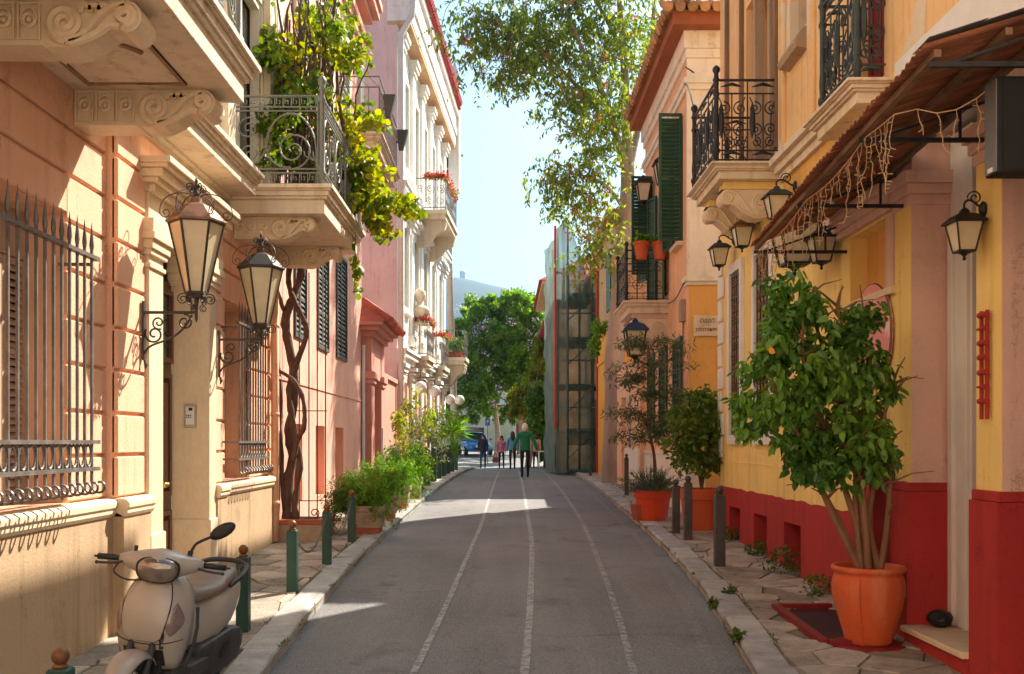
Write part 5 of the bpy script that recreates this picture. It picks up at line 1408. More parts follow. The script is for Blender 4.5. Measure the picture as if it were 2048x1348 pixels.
for x in (2.36, 2.75, 3.1):
    b = MB(); b.hexa([(x - .02, 9.40, aw(x, 9.4) - .065), (x + .02, 9.40, aw(x, 9.4) - .065), (x + .02, 5.46, aw(x, 5.46) - .065), (x - .02, 5.46, aw(x, 5.46) - .065), (x - .02, 9.40, aw(x, 9.4) - .025), (x + .02, 9.40, aw(x, 9.4) - .025), (x + .02, 5.46, aw(x, 5.46) - .025), (x - .02, 5.46, aw(x, 5.46) - .025)]); b.build("purlin", M['oldwood'], AW)
for y in (9.38, 8.0, 6.6, 5.5):
    b = MB(); z = aw(2.36, y) - .09
    b.box(2.33, 3.2, y - .014, y + .014, z - .014, z + .014); b.tube([(2.42, y, z), (3.19, y, z + .26)], .012, 4); b.tube([(3.0, y, z), (3.0, y, aw(3.0, y) - .07)], .011, 4); b.build("support", M['blackiron'], AW)
for k in range(3):
    b = MB(); y0 = 5.36 + .01*k; xa = 2.27 + .3 * k
    b.hexa([(xa, y0, aw(xa, y0) + .02), (xa + .32, y0, aw(xa + .32, y0) + .025), (xa + .32, y0 + .22, aw(xa + .32, y0 + .2) + .03), (xa, y0 + .22, aw(xa, y0 + .2) + .026), (xa, y0, aw(xa, y0) + .024), (xa + .32, y0, aw(xa + .32, y0) + .029), (xa + .32, y0 + .22, aw(xa + .32, y0 + .2) + .034), (xa, y0 + .22, aw(xa, y0 + .2) + .03)]); b.build("flashing", M['flash'], AW)
# icicle string lights
SL = thing("icicle_lights", "string of unlit icicle lights drooping under the rusty awning", "string lights", (2.4, 8, 3.7))
main = [Vector((2.36, y, aw(2.36, y) - .09 - .05 * abs(math.sin(y * 2.4)))) for y in np.arange(9.35, 6.0, -.08)]
main += [Vector((2.36 + (2.8 - 2.36) * t, 6.0 - .3 * t, aw(2.36, 6) - .08 - .12 * math.sin(PI * t))) for t in (.2, .4, .6, .8, 1)]
b = MB(); b.tube(main, .0045, 4); b.build("main_wire", M['wire'], SL)
for i, p in enumerate(main[::1]):
    L = random.choice((.12, .22, .3, .36, .15, .4)); pts = [p.copy()]
    n = int(L / .04) + 1
    for k in range(n): pts.append(pts[-1] + Vector((random.uniform(-.014, .014), random.uniform(-.02, .02), -.04)))
    b = MB(); b.tube(pts, .003, 4)
    for q in pts[1:]:
        if random.random() < .6:
            d = Vector((random.uniform(-1, 1), random.uniform(-1, 1), random.uniform(-.8, .3))).normalized() * .035; b.tube([q, q + d], .0034, 4)
    b.build("light_strand", M['wire'], SL)

# ------------------------------------------------------------------ balconies of the yellow house
slab(RH, XR + .02, 2.93, 8.35, 9.4, 4.68, 4.86, M['marblew'], None)
def iron_railing(name, label, xw, xo, y0, y1, z0, h, m, near, far, group, style=0):
    s = 1 if xo > xw else -1
    T = thing(name, label, "railing", (xo, y0, z0), 0, group)
    runs = [(lambda u, v: (xo, y0 + u, z0 + v), y1 - y0)]
    if near: runs.append((lambda u, v: (xo - s * u, y0, z0 + v), abs(xo - xw)))
    if far: runs.append((lambda u, v: (xo - s * u, y1, z0 + v), abs(xo - xw)))
    for fn, L in runs:
        b = MB()
        for v, r in ((.05, .011), (.16, .011), (.84, .011), (1.0, .017)): b.tube([fn(0, v*h), fn(L, v*h)], r, 4)
        p = b.build("rail_frame", m, T)
        n = max(1, round(L / .42)); w = L / n
        for k in range(n):
            u = (k + .5) * w; q = MB()
            q.tube([fn(k*w, .02), fn(k*w, h)], .010, 4)
            if style == 0:
                q.tube([fn(u, .16*h), fn(u, .84*h)], .009, 4)
                for sg in (-1, 1):
                    q.tube(spiral((u + sg*.11*w/.42, .66*h), .085, .015, PI/2, sg*1.5, fn, 20), .009, 4)
                    q.tube(spiral((u + sg*.10*w/.42, .42*h), .08, .015, -PI/2, -sg*1.5, fn, 20), .009, 4)
                    q.tube(spiral((u + sg*.09*w/.42, .26*h), .06, .012, PI/2, sg*1.4, fn, 16), .009, 4)
                    q.tube(bez(fn(u + sg*.02, .2*h), fn(u + sg*.2*w/.42, .3*h), fn(u + sg*.02, .55*h), fn(u + sg*.18*w/.42, .8*h), 10), .008, 4)
                for t, ww in ((.92, .10), (.105, .09)):
                    q.tube([fn(u - .15*w/.42, t*h), fn(u - .06, t*h + .02), fn(u, t*h + .035), fn(u + .06, t*h + .02), fn(u + .15*w/.42, t*h)], [.004, .016, .022, .016, .004], 5)
                q.tube([fn(k*w + .055, .30*h), fn(k*w + .055, .40*h), fn(k*w + .055, .5*h), fn(k*w + .055, .62*h), fn(k*w + .055, .74*h)], [.003, .026, .034, .026, .003], 5)
            else:
                for sg in (-1, 1):
                    q.tube(spiral((u, .5*h + sg*.16*h), .12*w/.42, .02, 0, 1.5*sg, fn, 20), .008, 4)
                q.tube([fn(u, .05*h), fn(u, h)], .008, 4); q.tube([fn(k*w, .3*h), fn((k+1)*w, .3*h)], .007, 4); q.tube([fn(k*w, .6*h), fn((k+1)*w, .6*h)], .007, 4)
            q.build("scroll_panel", m, p)
    for yy in ([y0] if near else [y0]) + [y1]:
        b = MB(); b.lathe([(.032, -.02), (.032, .12*h), (.045, .14*h), (.045, .17*h), (.028, .2*h), (.035, .3*h), (.028, .42*h), (.028, .8*h), (.042, .83*h), (.028, .87*h), (.03, .98*h), (.045, 1.0*h), (.03, 1.03*h), (.026, 1.08*h), (.045, 1.11*h), (.045, 1.14*h), (.02, 1.17*h), (.003, 1.18*h)], (xo, yy, z0), 10)
        b.build("corner_post", m, T, smooth=True)
    return T
iron_railing("balcony_railing", "blue-green iron railing of the narrow balcony by the dark red door", XR, 2.96, 8.42, 9.33, 4.86, 1.05, M['bluegreen'], True, True, "iron railings of the yellow house")
slab(RH, XR + .02, 2.50, 11.7, 13.1, 4.93, 5.11, M['marblew'], None)
iron_railing("balcony_railing", "black wrought-iron balcony railing with leaf panels above the three hanging lanterns", XR, 2.47, 11.72, 13.08, 5.11, .98, M['blackiron'], True, True, "iron railings of the yellow house")
def volute(parent, xw, s, y0, y1, zt, L, Hh, m, mb):
    """Right-hand console: big volute at the wall, small one at the tip, on a plain block."""
    xbox("bracket_block", mb, min(xw, xw + s*L*.96), max(xw, xw + s*L*.96), y0 - .02, y1 + .02, zt - .085, zt - .002, parent)
    z = zt - .087
    Pp = [(0, 0), (L, 0)] + [(L*.92 + L*.10*math.cos(t), -Hh*.26 + Hh*.26*math.sin(t)) for t in [PI/2 - PI*1.1*i/8 for i in range(9)]]
    Pp += [(L*x, -Hh*q) for x, q in ((.80, .50), (.70, .66), (.58, .86), (.42, 1.0), (.25, 1.0), (.10, .9), (0, .8))]
    b = MB(); b.prism(Pp, lambda a, c, d: (xw + s*a, d, z + c), y0, y1); br = b.build("scroll_bracket", m, parent)
    r = MB(); fn = lambda a, c: (xw + s*a, y0 - .004, z + c)
    for q in (1.0, .8):
        r.tube(spiral((L*.27, -Hh*.48), Hh*.42*q, Hh*.05, -PI*.5, -2.0 * q, fn, 36), .016, 5)
        r.tube(spiral((L*.88, -Hh*.27), Hh*.23*q, Hh*.04, PI*.5, -1.8 * q, fn, 30), .014, 5)
    r.tube(bez(fn(L*.27, -Hh*.90), fn(L*.6, -Hh*.9), fn(L*.55, -Hh*.05), fn(L*.88, -Hh*.04), 16), .017, 5)
    r.tube(bez(fn(L*.36, -Hh*.94), fn(L*.68, -Hh*.86), fn(L*.68, -Hh*.4), fn(L*.9, -Hh*.5), 16), .015, 5)
    r.build("scroll_relief", m, br)
volute(RH, XR, -1, 11.85, 12.1, 4.93, .64, .34, M['marble'], M['yellow'])
volute(RH, XR, -1, 12.72, 12.97, 4.93, .64, .34, M['marble'], M['yellow'])
for i, (y, l) in enumerate(((13.95, "smallest of the three black lanterns hanging beneath the iron balcony, by the corner"), (12.6, "rusty-topped middle lantern hanging beneath the iron balcony"), (11.0, "blue-topped lantern hanging just above the awning tip"))):
    coach_lantern("hanging_lantern", l, (XR, y, 4.66), -1, .22, .47, "lanterns of the yellow house", topm=[M['blackiron'], M['copper'], M['bluegreen']][i], wide=1.2)
coach_lantern("hanging_lantern", "large lantern half hidden by the awning tip above the ficus", (XR, 9.9, 4.2), -1, .34, .80, "lanterns of the yellow house", wide=1.2)
coach_lantern("wall_lantern", "small dark wall lantern tucked beneath the awning beside the high window", (XR, 9.62, 3.92), -1, .16, .46, "lanterns of the yellow house", wide=1.2)

# ------------------------------------------------------------------ peach house with green shutters across the side lane
PE = thing("peach_corner_house", "peach house with dark green shutters and tiled eaves, at the side-lane corner", "house", (XR, 18, 0))
N0, N1 = 17.5, 22.9
def pbox(name, m, *a, par=None, **k): return xbox(name, m, *a, par or PE, **k)
bdoor = (20.0, 20.9, 4.75, 7.0); swin = (18.05, 18.75, 5.5, 7.75)
lw = [(21.4, 22.3, 2.15, 3.72), (19.75, 20.6, 2.15, 3.72), (18.1, 18.9, 2.15, 3.72)]
uw2 = (21.75, 22.45, 5.5, 7.6)
wall_holes("wall", M['peach'], PE, XR, XR + .3, N0 + .02, N1, 1.6, 9.0, [bdoor, swin, uw2] + lw)
pbox("plinth", M['whiteside'], XR - .025, XR + .3, N0 - .02, N1, -.3, 1.6); pbox("plinth_cap", M['whiteside'], XR - .05, XR + .3, N0 - .02, N1, 1.602, 1.66)
pbox("house_body", M['peach'], XR + .3, 10, N0 + .02, N1, -.3, 9.0)
pbox("side_wall", M['ochre2'], XR + .03, 10, N0, N0 + .02, -.2, 4.6); pbox("side_wall_upper", M['whiteside'], XR - .03, 10, N0 - .03, N0 + .02, 4.74, 9.0)
b = MB()
for za, zb, e in ((4.6, 4.66, .03), (4.66, 4.74, .07)): b.box(XR - e, 10, N0 - e, N0 + .3, za, zb)
b.build("belt_moulding", M['whiteside'], PE)
b = MB()
for za, zb, e in ((8.0, 8.1, .05), (8.1, 8.2, .09), (8.55, 8.7, .05), (8.7, 9.0, .10)): b.box(XR - e, 10, N0 - .03 - e, N1, za, zb)
b.build("cornice", M['whiteside'], PE)
pbox("eave_soffit", M['woodsoffit'], XR - .30, 10, N0 - .40, N1 + .1, 9.0, 9.08); pbox("eave_fascia", M['woodsoffit'], XR - .34, XR - .30, N0 - .44, N1 + .1, 8.98, 9.2)
pbox("eave_fascia", M['woodsoffit'], XR - .30, 10, N0 - .44, N0 - .40, 8.98, 9.2)
b = MB(); b.hexa([(XR - .38, N0 - .5, 9.2), (10, N0 - .5, 9.2), (10, N1 + .1, 9.2), (XR - .38, N1 + .1, 9.2), (XR + 2.6, N0 + 2.5, 10.7), (10, N0 + 2.5, 10.7), (10, N1 - .5, 10.7), (XR + 2.6, N1 - .5, 10.7)])
rf = b.build("roof", M['tile'], PE)
for k in range(28):
    y = N0 - .42 + k * .21; t = MB(); t.tube([(XR - .48, y, 9.22), (XR + .0, y, 9.50)], .09, 7); t.build("roof_tile", M['tile'], rf)
for k in range(16):
    x = XR - .45 + k * .21; t = MB(); t.tube([(x, N0 - .60, 9.22), (x, N0 - .1, 9.50)], .09, 7); t.build("roof_tile", M['tile'], rf)
# windows and shutters
def pwin(a, c, z0, z1, name="window"):
    b = MB(); frame_rect(b, lambda u, v, d: (XR + .08 + d, u, v), a, c, z0, z1, .05, .06); f = b.build(name, M['dgreen'], PE); pbox("pane", M['darkglass'], XR + .2, XR + .22, a, c, z0, z1, par=f); return f
for a, c, z0, z1 in lw:
    f = pwin(a, c, z0, z1)
    b = MB(); frame_rect(b, lambda u, v, d: (XR - .045 + d, u, v), a - .05, c + .05, z0 - .05, z1 + .05, .08, .05)
    for k in range(1, 4): y = a + (c - a) * k / 4; b.box(XR - .03, XR, y - .018, y + .018, z0, z1)
    for k in range(1, 9): z = z0 + (z1 - z0) * k / 9; b.box(XR - .02, XR + .006, a, c, z - .014, z + .014)
    b.build("lattice_shutter", M['dgreen'], f)
    pbox("sill", M['dgreen'], XR - .08, XR, a - .08, c + .08, z0 - .11, z0 - .052, par=f)
def leaf_at(f, hx, hy, ang, w, z0, z1):
    d = Vector((math.sin(ang), math.cos(ang), 0)); n = Vector((d.y, -d.x, 0))
    fn = lambda u, v, dd: (hx + d.x*u + n.x*dd, hy + d.y*u + n.y*dd, v)
    shutter_leaf(f, fn, .0, w, z0, z1, M['dgreen'], .075, (.5,), .05)
f = pwin(*swin); leaf_at(f, XR - .02, swin[0], R(-92), .42, swin[2] - .02, swin[3] + .02); leaf_at(f, XR - .03, swin[1] + .02, R(-20), .40, swin[2] - .02, swin[3] + .02); pbox("sill", M['marble'], XR - .12, XR, swin[0] - .06, swin[1] + .06, swin[2] - .1, swin[2] - .03, par=f)
f = pwin(*bdoor, name="balcony_door"); leaf_at(f, XR - .03, bdoor[1] + .02, R(-14), .46, bdoor[2], bdoor[3]); leaf_at(f, XR - .03, bdoor[0] - .02, R(194), .46, bdoor[2], bdoor[3])
f = pwin(*uw2); leaf_at(f, XR - .02, uw2[0], R(-95), .45, uw2[2] - .02, uw2[3] + .02); leaf_at(f, XR - .02, uw2[1] + .02, R(-15), .45, uw2[2] - .02, uw2[3] + .02)
pbox("meter_box", M['conc'], XR - .09, XR, 17.72, 17.98, 4.0, 4.38)
b = MB(); b.tube([(XR - .03, 17.85, 4.0), (XR - .03, 17.87, 3.0), (XR - .03, 17.84, 2.0), (XR - .03, 17.9, 1.5)], .012, 5); b.tube(smoothpath([(XR - .05, 17.6, 4.68), (XR - .06, 18.4, 4.50), (XR - .05, 19.3, 4.52)], 4), .012, 5); b.build("cable", M['oldwood'], PE)
slab(PE, XR + .02, 2.42, 19.65, 21.2, 4.38, 4.62, M['marblew'], None)
volute(PE, XR, -1, 19.75, 20.0, 4.38, .72, .42, M['marble'], M['mauve']); volute(PE, XR, -1, 20.85, 21.1, 4.38, .72, .42, M['marble'], M['mauve'])
iron_railing("balcony_railing", "black iron balcony railing carrying two orange flower pots", XR, 2.38, 19.68, 21.17, 4.62, 1.0, M['blackiron'], True, True, None, 1)
for i, (x, l) in enumerate(((2.66, "orange flower pot with a leafy plant on the outer side of the iron balcony rail"), (3.02, "orange flower pot with pink flower on the wall side of the iron balcony rail"))):
    T = thing("flower_pot", l, "flower pot", (x, 19.60, 5.42), 0, "pots hung on the iron balcony")
    b = MB(); b.lathe([(.10, 0), (.145, .27), (.165, .28), (.165, .34), (.14, .34)], (x, 19.56, 5.42), 14); b.build("pot", M['potor'], T, smooth=False)
    leaf_obj("leaves", M['fern'], T, in_blob((x, 19.56, 5.82), (.2, .15, .09), 90, .1), .12, .5)
coach_lantern("wall_lantern", "small black lantern on the peach wall beside the half-open green shutter", (XR, 18.95, 6.72), -1, .22, .75, "carriage lanterns of the peach corner house", hang=False)
coach_lantern("wall_lantern", "small black lantern further along the peach wall, over the balcony", (XR, 21.5, 7.0), -1, .24, .75, "carriage lanterns of the peach corner house", hang=False)
coach_lantern("wall_lantern", "larger lantern with blue top below the iron balcony of the peach house", (XR, 19.0, 3.46), -1, .74, .95, "carriage lanterns of the peach corner house", hang=False, topm=mat("blue_roof", (.025, .04, .085), .4, .2, 5, 0))
# street name plate
SP = thing("street_sign", "marble street name plate with Greek lettering on the ochre side wall", "sign", (3.55, N0 - .03, 3.9))
b = MB(); b.rbox(3.285, 3.86, N0 - .035, N0 - .002, 3.70, 4.06, .006); b.build("plate", M['marblew'], SP)
def lettering(txt, x, z, size, m, parent, y, name="lettering"):
    cu = bpy.data.curves.new(name, 'FONT'); cu.body = txt; cu.size = size; cu.extrude = .002; cu.align_x = 'CENTER'; cu.align_y = 'CENTER'
    o = bpy.data.objects.new(name, cu); col.objects.link(o); o.data.materials.append(m)
    me = bpy.data.meshes.new_from_object(o); bpy.data.objects.remove(o); o = bpy.data.objects.new(name, me); col.objects.link(o)
    if not me.materials: me.materials.append(m)
    o.parent = parent; L0 = parent.location; o.location = (x - L0.x, y - L0.y, z - L0.z); o.rotation_euler = (R(90), 0, 0); return o
lettering("ΟΔΟΣ", 3.53, 3.965, .095, M['black'], SP, N0 - .038); lettering("ΕΡΩΤΟΚΡΙΤΟΥ", 3.575, 3.81, .072, M['black'], SP, N0 - .038)
# low wall with doorway next to the peach house
LWt = thing("courtyard_wall", "low peach courtyard wall with a plain doorway under the tree", "wall", (XR, 26, 0))
wall_holes("wall", M['peach'], LWt, XR - .12, XR + .25, N1 + .01, 27.6, -.2, 3.85, [(25.6, 26.5, .3, 3.0)])
xbox("door", M['pink'], XR + .1, XR + .2, 25.6, 26.5, .3, 3.0, LWt); xbox("plinth", M['whiteside'], XR - .16, XR - .121, N1 + .01, 25.58, .2, 1.7, LWt); xbox("conduit_panel", M['steel'], XR - .17, XR - .124, 24.55, 24.95, 1.75, 3.0, LWt)
# ------------------------------------------------------------------ potted plants and bollards on the right pavement
M['ficus'] = leafmat("ficus_leaves", (.045, .135, .02), (.22, .40, .05), .33, .38, .5)
M['rosemary'] = leafmat("grey_green_needles", (.07, .10, .055), (.15, .19, .10), .55, .3)
M['juniper'] = leafmat("juniper_needles", (.06, .095, .04), (.19, .19, .08), .55, .3)
M['twig'] = mat("ficus_stem", (.24, .125, .065), .8, .25, 9, .4, 40, stretch=(1, 1, .3))
M['juntrunk'] = mat("red_brown_stem", (.15, .05, .032), .8, .25, 9, .3, 40)
def stems_tree(T, base, tips, r0, m, mid=.45, seed=1, name="trunk", rs=.35):
    rr = random.Random(seed)
    for i, t in enumerate(tips):
        b0 = Vector(base[i % len(base)]); t = Vector(t)
        c = b0.lerp(t, mid) + Vector((rr.uniform(-.06, .06), rr.uniform(-.06, .06), .08))
        Pn = smoothpath([b0, b0.lerp(c, .5) + Vector((rr.uniform(-.03, .03), rr.uniform(-.03, .03), 0)), c, c.lerp(t, .6) + Vector((rr.uniform(-.05, .05), rr.uniform(-.05, .05), 0)), t], 5)
        b = MB(); n = len(Pn); b.tube(Pn, [r0 * (1 - (1 - rs) * k / (n - 1)) for k in range(n)], 7); b.build(name, m, T, smooth=True)
        # side twigs
        tw = MB()
        for k in range(12):
            p = Pn[rr.randrange(n // 3, n)]; d = Vector((rr.uniform(-1, 1), rr.uniform(-1, 1), rr.uniform(0, 1))).normalized() * rr.uniform(.15, .38)
            tw.tube([p, p + d * .5 + Vector((0, 0, .03)), p + d], [r0 * .38, r0 * .26, r0 * .12], 4)
        tw.build("twigs", m, T, kind="stuff")
# the big ficus in its urn
px_, py_ = 2.83, 7.80; zg = zp(py_)
FT = thing("ficus_pot", "tall orange clay urn with a vertical seam, on the pavement by the shop step", "pot", (px_, py_, zg))
b = MB(); b.lathe([(.165, 0), (.175, .015), (.185, .06), (.215, .16), (.25, .28), (.272, .38), (.276, .45), (.262, .52), (.25, .545), (.272, .56), (.282, .58), (.272, .60), (.245, .60), (.235, .56)], (px_, py_, zg), 40)
b.build("urn", M['potor'], FT, smooth=True)
b = MB(); b.lathe([(.10, .55), (.238, .55)], (px_, py_, zg), 24); b.build("soil", M['soil'], FT)
b = MB(); a = -2.15; b.tube([(px_ + (r + .002) * math.cos(a), py_ + (r + .002) * math.sin(a), zg + z) for r, z in ((.17, 0), (.185, .06), (.215, .16), (.25, .28), (.272, .38), (.276, .45), (.262, .52))], .008, 5); b.build("seam", M['potor'], FT)
b = MB(); b.lathe([(.27, -.05), (.30, -.02), (.27, 0)], (px_, py_, zg), 12); b.build("tile_foot", M['reddark'], FT)
FI = thing("ficus_tree", "glossy dark green ficus with many bare stems growing from the clay urn", "tree", (px_, py_, zg + .56))
bs = [(px_ - .06, py_ - .02, zg + .54), (px_ + .02, py_ + .03, zg + .54), (px_ + .07, py_ - .04, zg + .54), (px_ - .02, py_ - .06, zg + .54)]
tips = [(2.05, 7.7, 2.3), (2.25, 7.6, 2.7), (2.35, 7.85, 3.05), (2.55, 7.7, 2.9), (2.78, 7.75, 2.75), (2.98, 7.7, 2.3), (2.95, 7.8, 1.95), (2.5, 7.65, 2.4), (2.2, 7.9, 2.0), (2.7, 7.65, 2.1)]
stems_tree(FI, bs, tips, .030, M['twig'], .5, 3)
blobs = [((2.20, 7.75, 2.35), (.36, .34, .30), 34), ((2.42, 7.72, 2.62), (.42, .36, .34), 40), ((2.33, 7.75, 2.98), (.22, .22, .25), 16), ((2.72, 7.72, 2.50), (.34, .30, .30), 30), ((2.55, 7.70, 2.15), (.42, .34, .26), 34), ((2.90, 7.72, 2.18), (.22, .22, .38), 24), ((2.12, 7.75, 2.05), (.26, .28, .2), 16), ((2.86, 7.75, 2.85), (.14, .14, .16), 8), ((2.65, 7.6, 1.85), (.3, .2, .12), 12), ((2.3, 7.7, 1.85), (.2, .2, .10), 8)]
blobs = [((c[0] - .09, c[1], c[2] - .03), r, n) for c, r, n in blobs] + [((2.35, 7.65, 1.72), (.22, .2, .16), 12), ((2.62, 7.6, 1.66), (.26, .2, .16), 14), ((2.85, 7.62, 1.80), (.16, .16, .26), 12), ((2.10, 7.7, 2.6), (.14, .14, .12), 6)]
C = np.concatenate([clumps(c, r, n, 26, (.09, .09, .09), .35) for c, r, n in blobs])
leaf_obj("crown", M['ficus'], FI, C, .076, .54, .75, .45, "stuff", five=True, svar=.5)
T = thing("yellow_leaf", "single orange-yellow leaf standing out in the ficus crown", "leaf", (1.95, 7.45, 2.52)); leaf_obj("leaf_blade", mat("orange_leaf", (.75, .30, .02), .5, .1, 5, 0), T, [(1.93, 7.35, 2.53)], .10, .6, .8, .1, five=True)
# other pots
def clay_pot(name, label, x, y, rb, rt, h, m, group):
    z = zp(y); T = thing(name, label, "pot", (x, y, z), 0, group)
    b = MB(); b.lathe([(rb, 0), (rb * 1.02, .02), (rt * .97, h * .72), (rt * .97, h * .73), (rt * 1.06, h * .74), (rt * 1.08, h * .98), (rt * 1.05, h), (rt * .95, h), (rt * .9, h * .85)], (x, y, z), 32); b.build("pot", m, T, smooth=True); sharp(T.children[0])
    b = MB(); b.lathe([(.05, h * .86), (rt * .92, h * .87)], (x, y, z), 20); b.build("soil", M['soil'], T); return T
x, y, _ = G(1302, 1040); clay_pot("clay_pot", "bright orange-red tapered clay pot closest to the kerb", x + .02, y, .21, .29, .50, M['potred'], "clay pots by the yellow corner")
T = thing("rosemary_bush", "grey-green feathery bush in the orange-red pot near the kerb", "bush", (x, y, zp(y) + .45))
sm = MB(); C = []
for k in range(170):
    a = random.uniform(0, 2*PI); e = random.uniform(.15, 1.5); L = random.uniform(.32, .62); p0 = Vector((x + .1*math.cos(a), y + .1*math.sin(a), zp(y) + .45)); d = Vector((math.cos(a)*math.cos(e), math.sin(a)*math.cos(e), math.sin(e)*.85))
    pts = [p0, p0 + d*L*.5, p0 + d*L + Vector((0, 0, -.06))]; sm.tube(pts, .004, 3, cap=False); C.append(along(pts, 36, (.012, .012, .012)))
sm.build("stems", M['rosemary'], T, kind="stuff"); leaf_obj("leaves", M['rosemary'], T, np.concatenate(C), .045, .22, -.2, .1, "stuff")
x2, y2, _ = G(1406, 1060); clay_pot("clay_pot", "large round orange clay pot between the bollards and the yellow corner", x2, y2 + .1, .27, .32, .62, M['potor'], "clay pots by the yellow corner")
T = shrub("potted_lemon", "bushy dark green shrub in the large orange pot", "shrub", x2, y2 + .1, 1.45, .52, M['bush'], 2600, .10, aspect=.6, five=True, nc=60, zbase=zp(y2) + .55)
x3, y3 = 2.58, 17.2; clay_pot("clay_pot", "brown clay pot hidden behind the orange-red pot, holding the juniper", x3, y3, .2, .26, .45, M['terra'], "clay pots by the yellow corner")
J = thing("juniper_tree", "thin young conifer with red-brown trunk and sparse drooping sprays", "tree", (x3, y3, zp(y3) + .4))
zj = zp(y3) + .4
tr = smoothpath([(x3 - .02, y3, zj), (x3 - .02, y3, zj + .6), (x3 - .10, y3, zj + 1.1), (x3 - .08, y3, zj + 1.8), (x3 - .12, y3, zj + 2.55)], 6)
b = MB(); b.tube(tr, [.035 - .001*k for k in range(len(tr))], 7); b.build("trunk", M['juntrunk'], J, smooth=True)
b = MB(); b.tube([(x3 - .02, y3, zj + .12), (x3 - .02, y3, zj + .24)], .045, 8); b.build("blue_tie", mat("blue_tape", (.03, .18, .32), .5, .1, 4, 0), J)
C = []; br = MB()
for k in range(46):
    t = random.uniform(.38, 1.0); p = Vector(tr[int(t * (len(tr) - 1))]); a = random.uniform(0, 2*PI); L = random.uniform(.35, .85) * (1.15 - .55 * abs(t - .55))
    e = p + Vector((math.cos(a)*L, math.sin(a)*L*.6, random.uniform(-.05, .25))); m_ = p.lerp(e, .5) + Vector((0, 0, .08)); pts = smoothpath([p, m_, e + Vector((0, 0, -.08))], 4)
    br.tube(pts, [.010 - .001*q for q in range(len(pts))], 4); C.append(along(pts[2:], 90, (.05, .05, .045)))
br.build("branches", M['juntrunk'], J, kind="stuff"); leaf_obj("crown", M['juniper'], J, np.concatenate(C), .11, .2, .25, .1, "stuff")
T = thing("fallen_pot", "small broken rust-brown pot lying at the kerb by the orange-red pot", "pot", (2.28, 16.6, zp(16.6)))
b = MB(); b.lathe([(.10, 0), (.13, .12), (.15, .24), (.16, .26)], (2.22, 16.6, zp(16.6)), 12); b.build("pot", M['terra'], T)
# square dark bollards
M['greybol'] = mat("grey_bollard", (.075, .072, .066), .5, .25, 5, .15, 60, metal=.2)
for (px, py, h, w, l) in ((1439, 1132, .93, .115, "thick dark grey bollard nearest the red wall vents"), (1376, 1080, .90, .105, "dark grey bollard just in front of the large orange pot"), (1352, 1066, .80, .105, "dark grey bollard between the two orange pots"),
                          (1253, 990, .95, .09, "thin black post beside the courtyard doorway"), (1213, 964, .95, .08, "thin black post in front of the green netting, middle one"), (1181, 951, .95, .08, "thin black post farthest up the pavement by the netting")):
    x, y, z = G(px, py)
    bollard("bollard", x, y, h, w, M['greybol'], l, "bollard", "dark posts on the sunny kerb", M['greybol'])
# weeds at the wall foot
M['weed'] = leafmat("weed_leaves", (.05, .10, .02), (.14, .19, .04), .5, .4)
for i, (x, y, r, l) in enumerate(((3.10, 13.75, .16, "weeds sprouting in the farthest red vent"), (3.10, 12.3, .17, "weeds sprouting in the middle red vent"), (3.05, 11.0, .24, "big clump of weeds in the nearest red vent"), (3.05, 9.75, .18, "weed clump at the red wall beside the hatch"), (1.92, 9.2, .055, "weed in the kerb joint beside the bollard"), (2.2, 9.8, .055, "weed between flagstones near the thick bollard"), (1.83, 7.9, .06, "weed in the gutter at the near kerb"))):
    T = thing("weed_clump", l, "weeds", (x, y, zp(y)), 0, "weeds along the red wall and kerb")
    leaf_obj("leaves", M['weed'], T, in_blob((x, y, zp(y) + r * .45), (r, r, r * .75), int(900 * r), .1), .055, .5, -.1, .15, "stuff")
# leaf litter and tufts along the kerb joints
C = []
for side, K in ((-1, KL), (1, KR)):
    for k in range(60):
        y = random.uniform(6, 22); x = interp(K, y) + side * random.choice((.27, .27, -.02)); C.append(in_blob((x, y, zp(y) + .005 - (.06 if random.random() < .3 else 0)), (.03, .09, .015), 8, .1))
o = leaf_obj("weeds", M['weed'], None, np.concatenate(C), .03, .5, -.3); o["kind"] = "stuff"; o["label"] = "tiny green weeds growing in the kerb joints"; o["category"] = "weeds"
# ------------------------------------------------------------------ big street tree on the right
M['tree1'] = leafmat("tree_leaves", (.10, .17, .03), (.34, .35, .06), .5, .6)
M['seeds'] = leafmat("rusty_seed_clusters", (.36, .12, .05), (.52, .24, .10), .7, .35)
M['bark'] = mat("grey_brown_bark", (.34, .26, .20), .9, .2, 4, .5, 25, stretch=(1, 1, .3))
BT = thing("street_tree", "tall street tree with drooping feathery leaves and rusty seed clusters", "tree", (3.02, 28.3, .7))
def limb(pts, r0, r1, name="limb"):
    P_ = smoothpath(pts, 6); n = len(P_); b = MB(); b.tube(P_, [r0 + (r1 - r0) * i / (n - 1) for i in range(n)], 9); b.build(name, M['bark'], BT, smooth=True); return P_
Q = lambda px, py, Y: (Xp(px, Y), Y, Zy(py, Y))
T0 = (3.02, 28.3, .5)
trunk = limb([T0, Q(1231, 800, 28.3), Q(1229, 720, 28.3), Q(1236, 640, 28.3), Q(1242, 540, 28.2), Q(1253, 420, 28.1), Q(1256, 330, 28)], .34, .19, "trunk")
L1 = limb([Q(1256, 330, 28), Q(1252, 230, 27.8), Q(1248, 120, 27.6), Q(1240, 20, 27.4), Q(1230, -120, 27)], .16, .05)
L2 = limb([Q(1255, 350, 28), Q(1232, 270, 27.5), Q(1215, 210, 26.8), Q(1170, 110, 26), Q(1130, 20, 25.5)], .13, .03)
L3 = limb([Q(1257, 340, 28), Q(1275, 260, 28.6), Q(1300, 120, 29.5), Q(1310, -40, 30)], .13, .04)
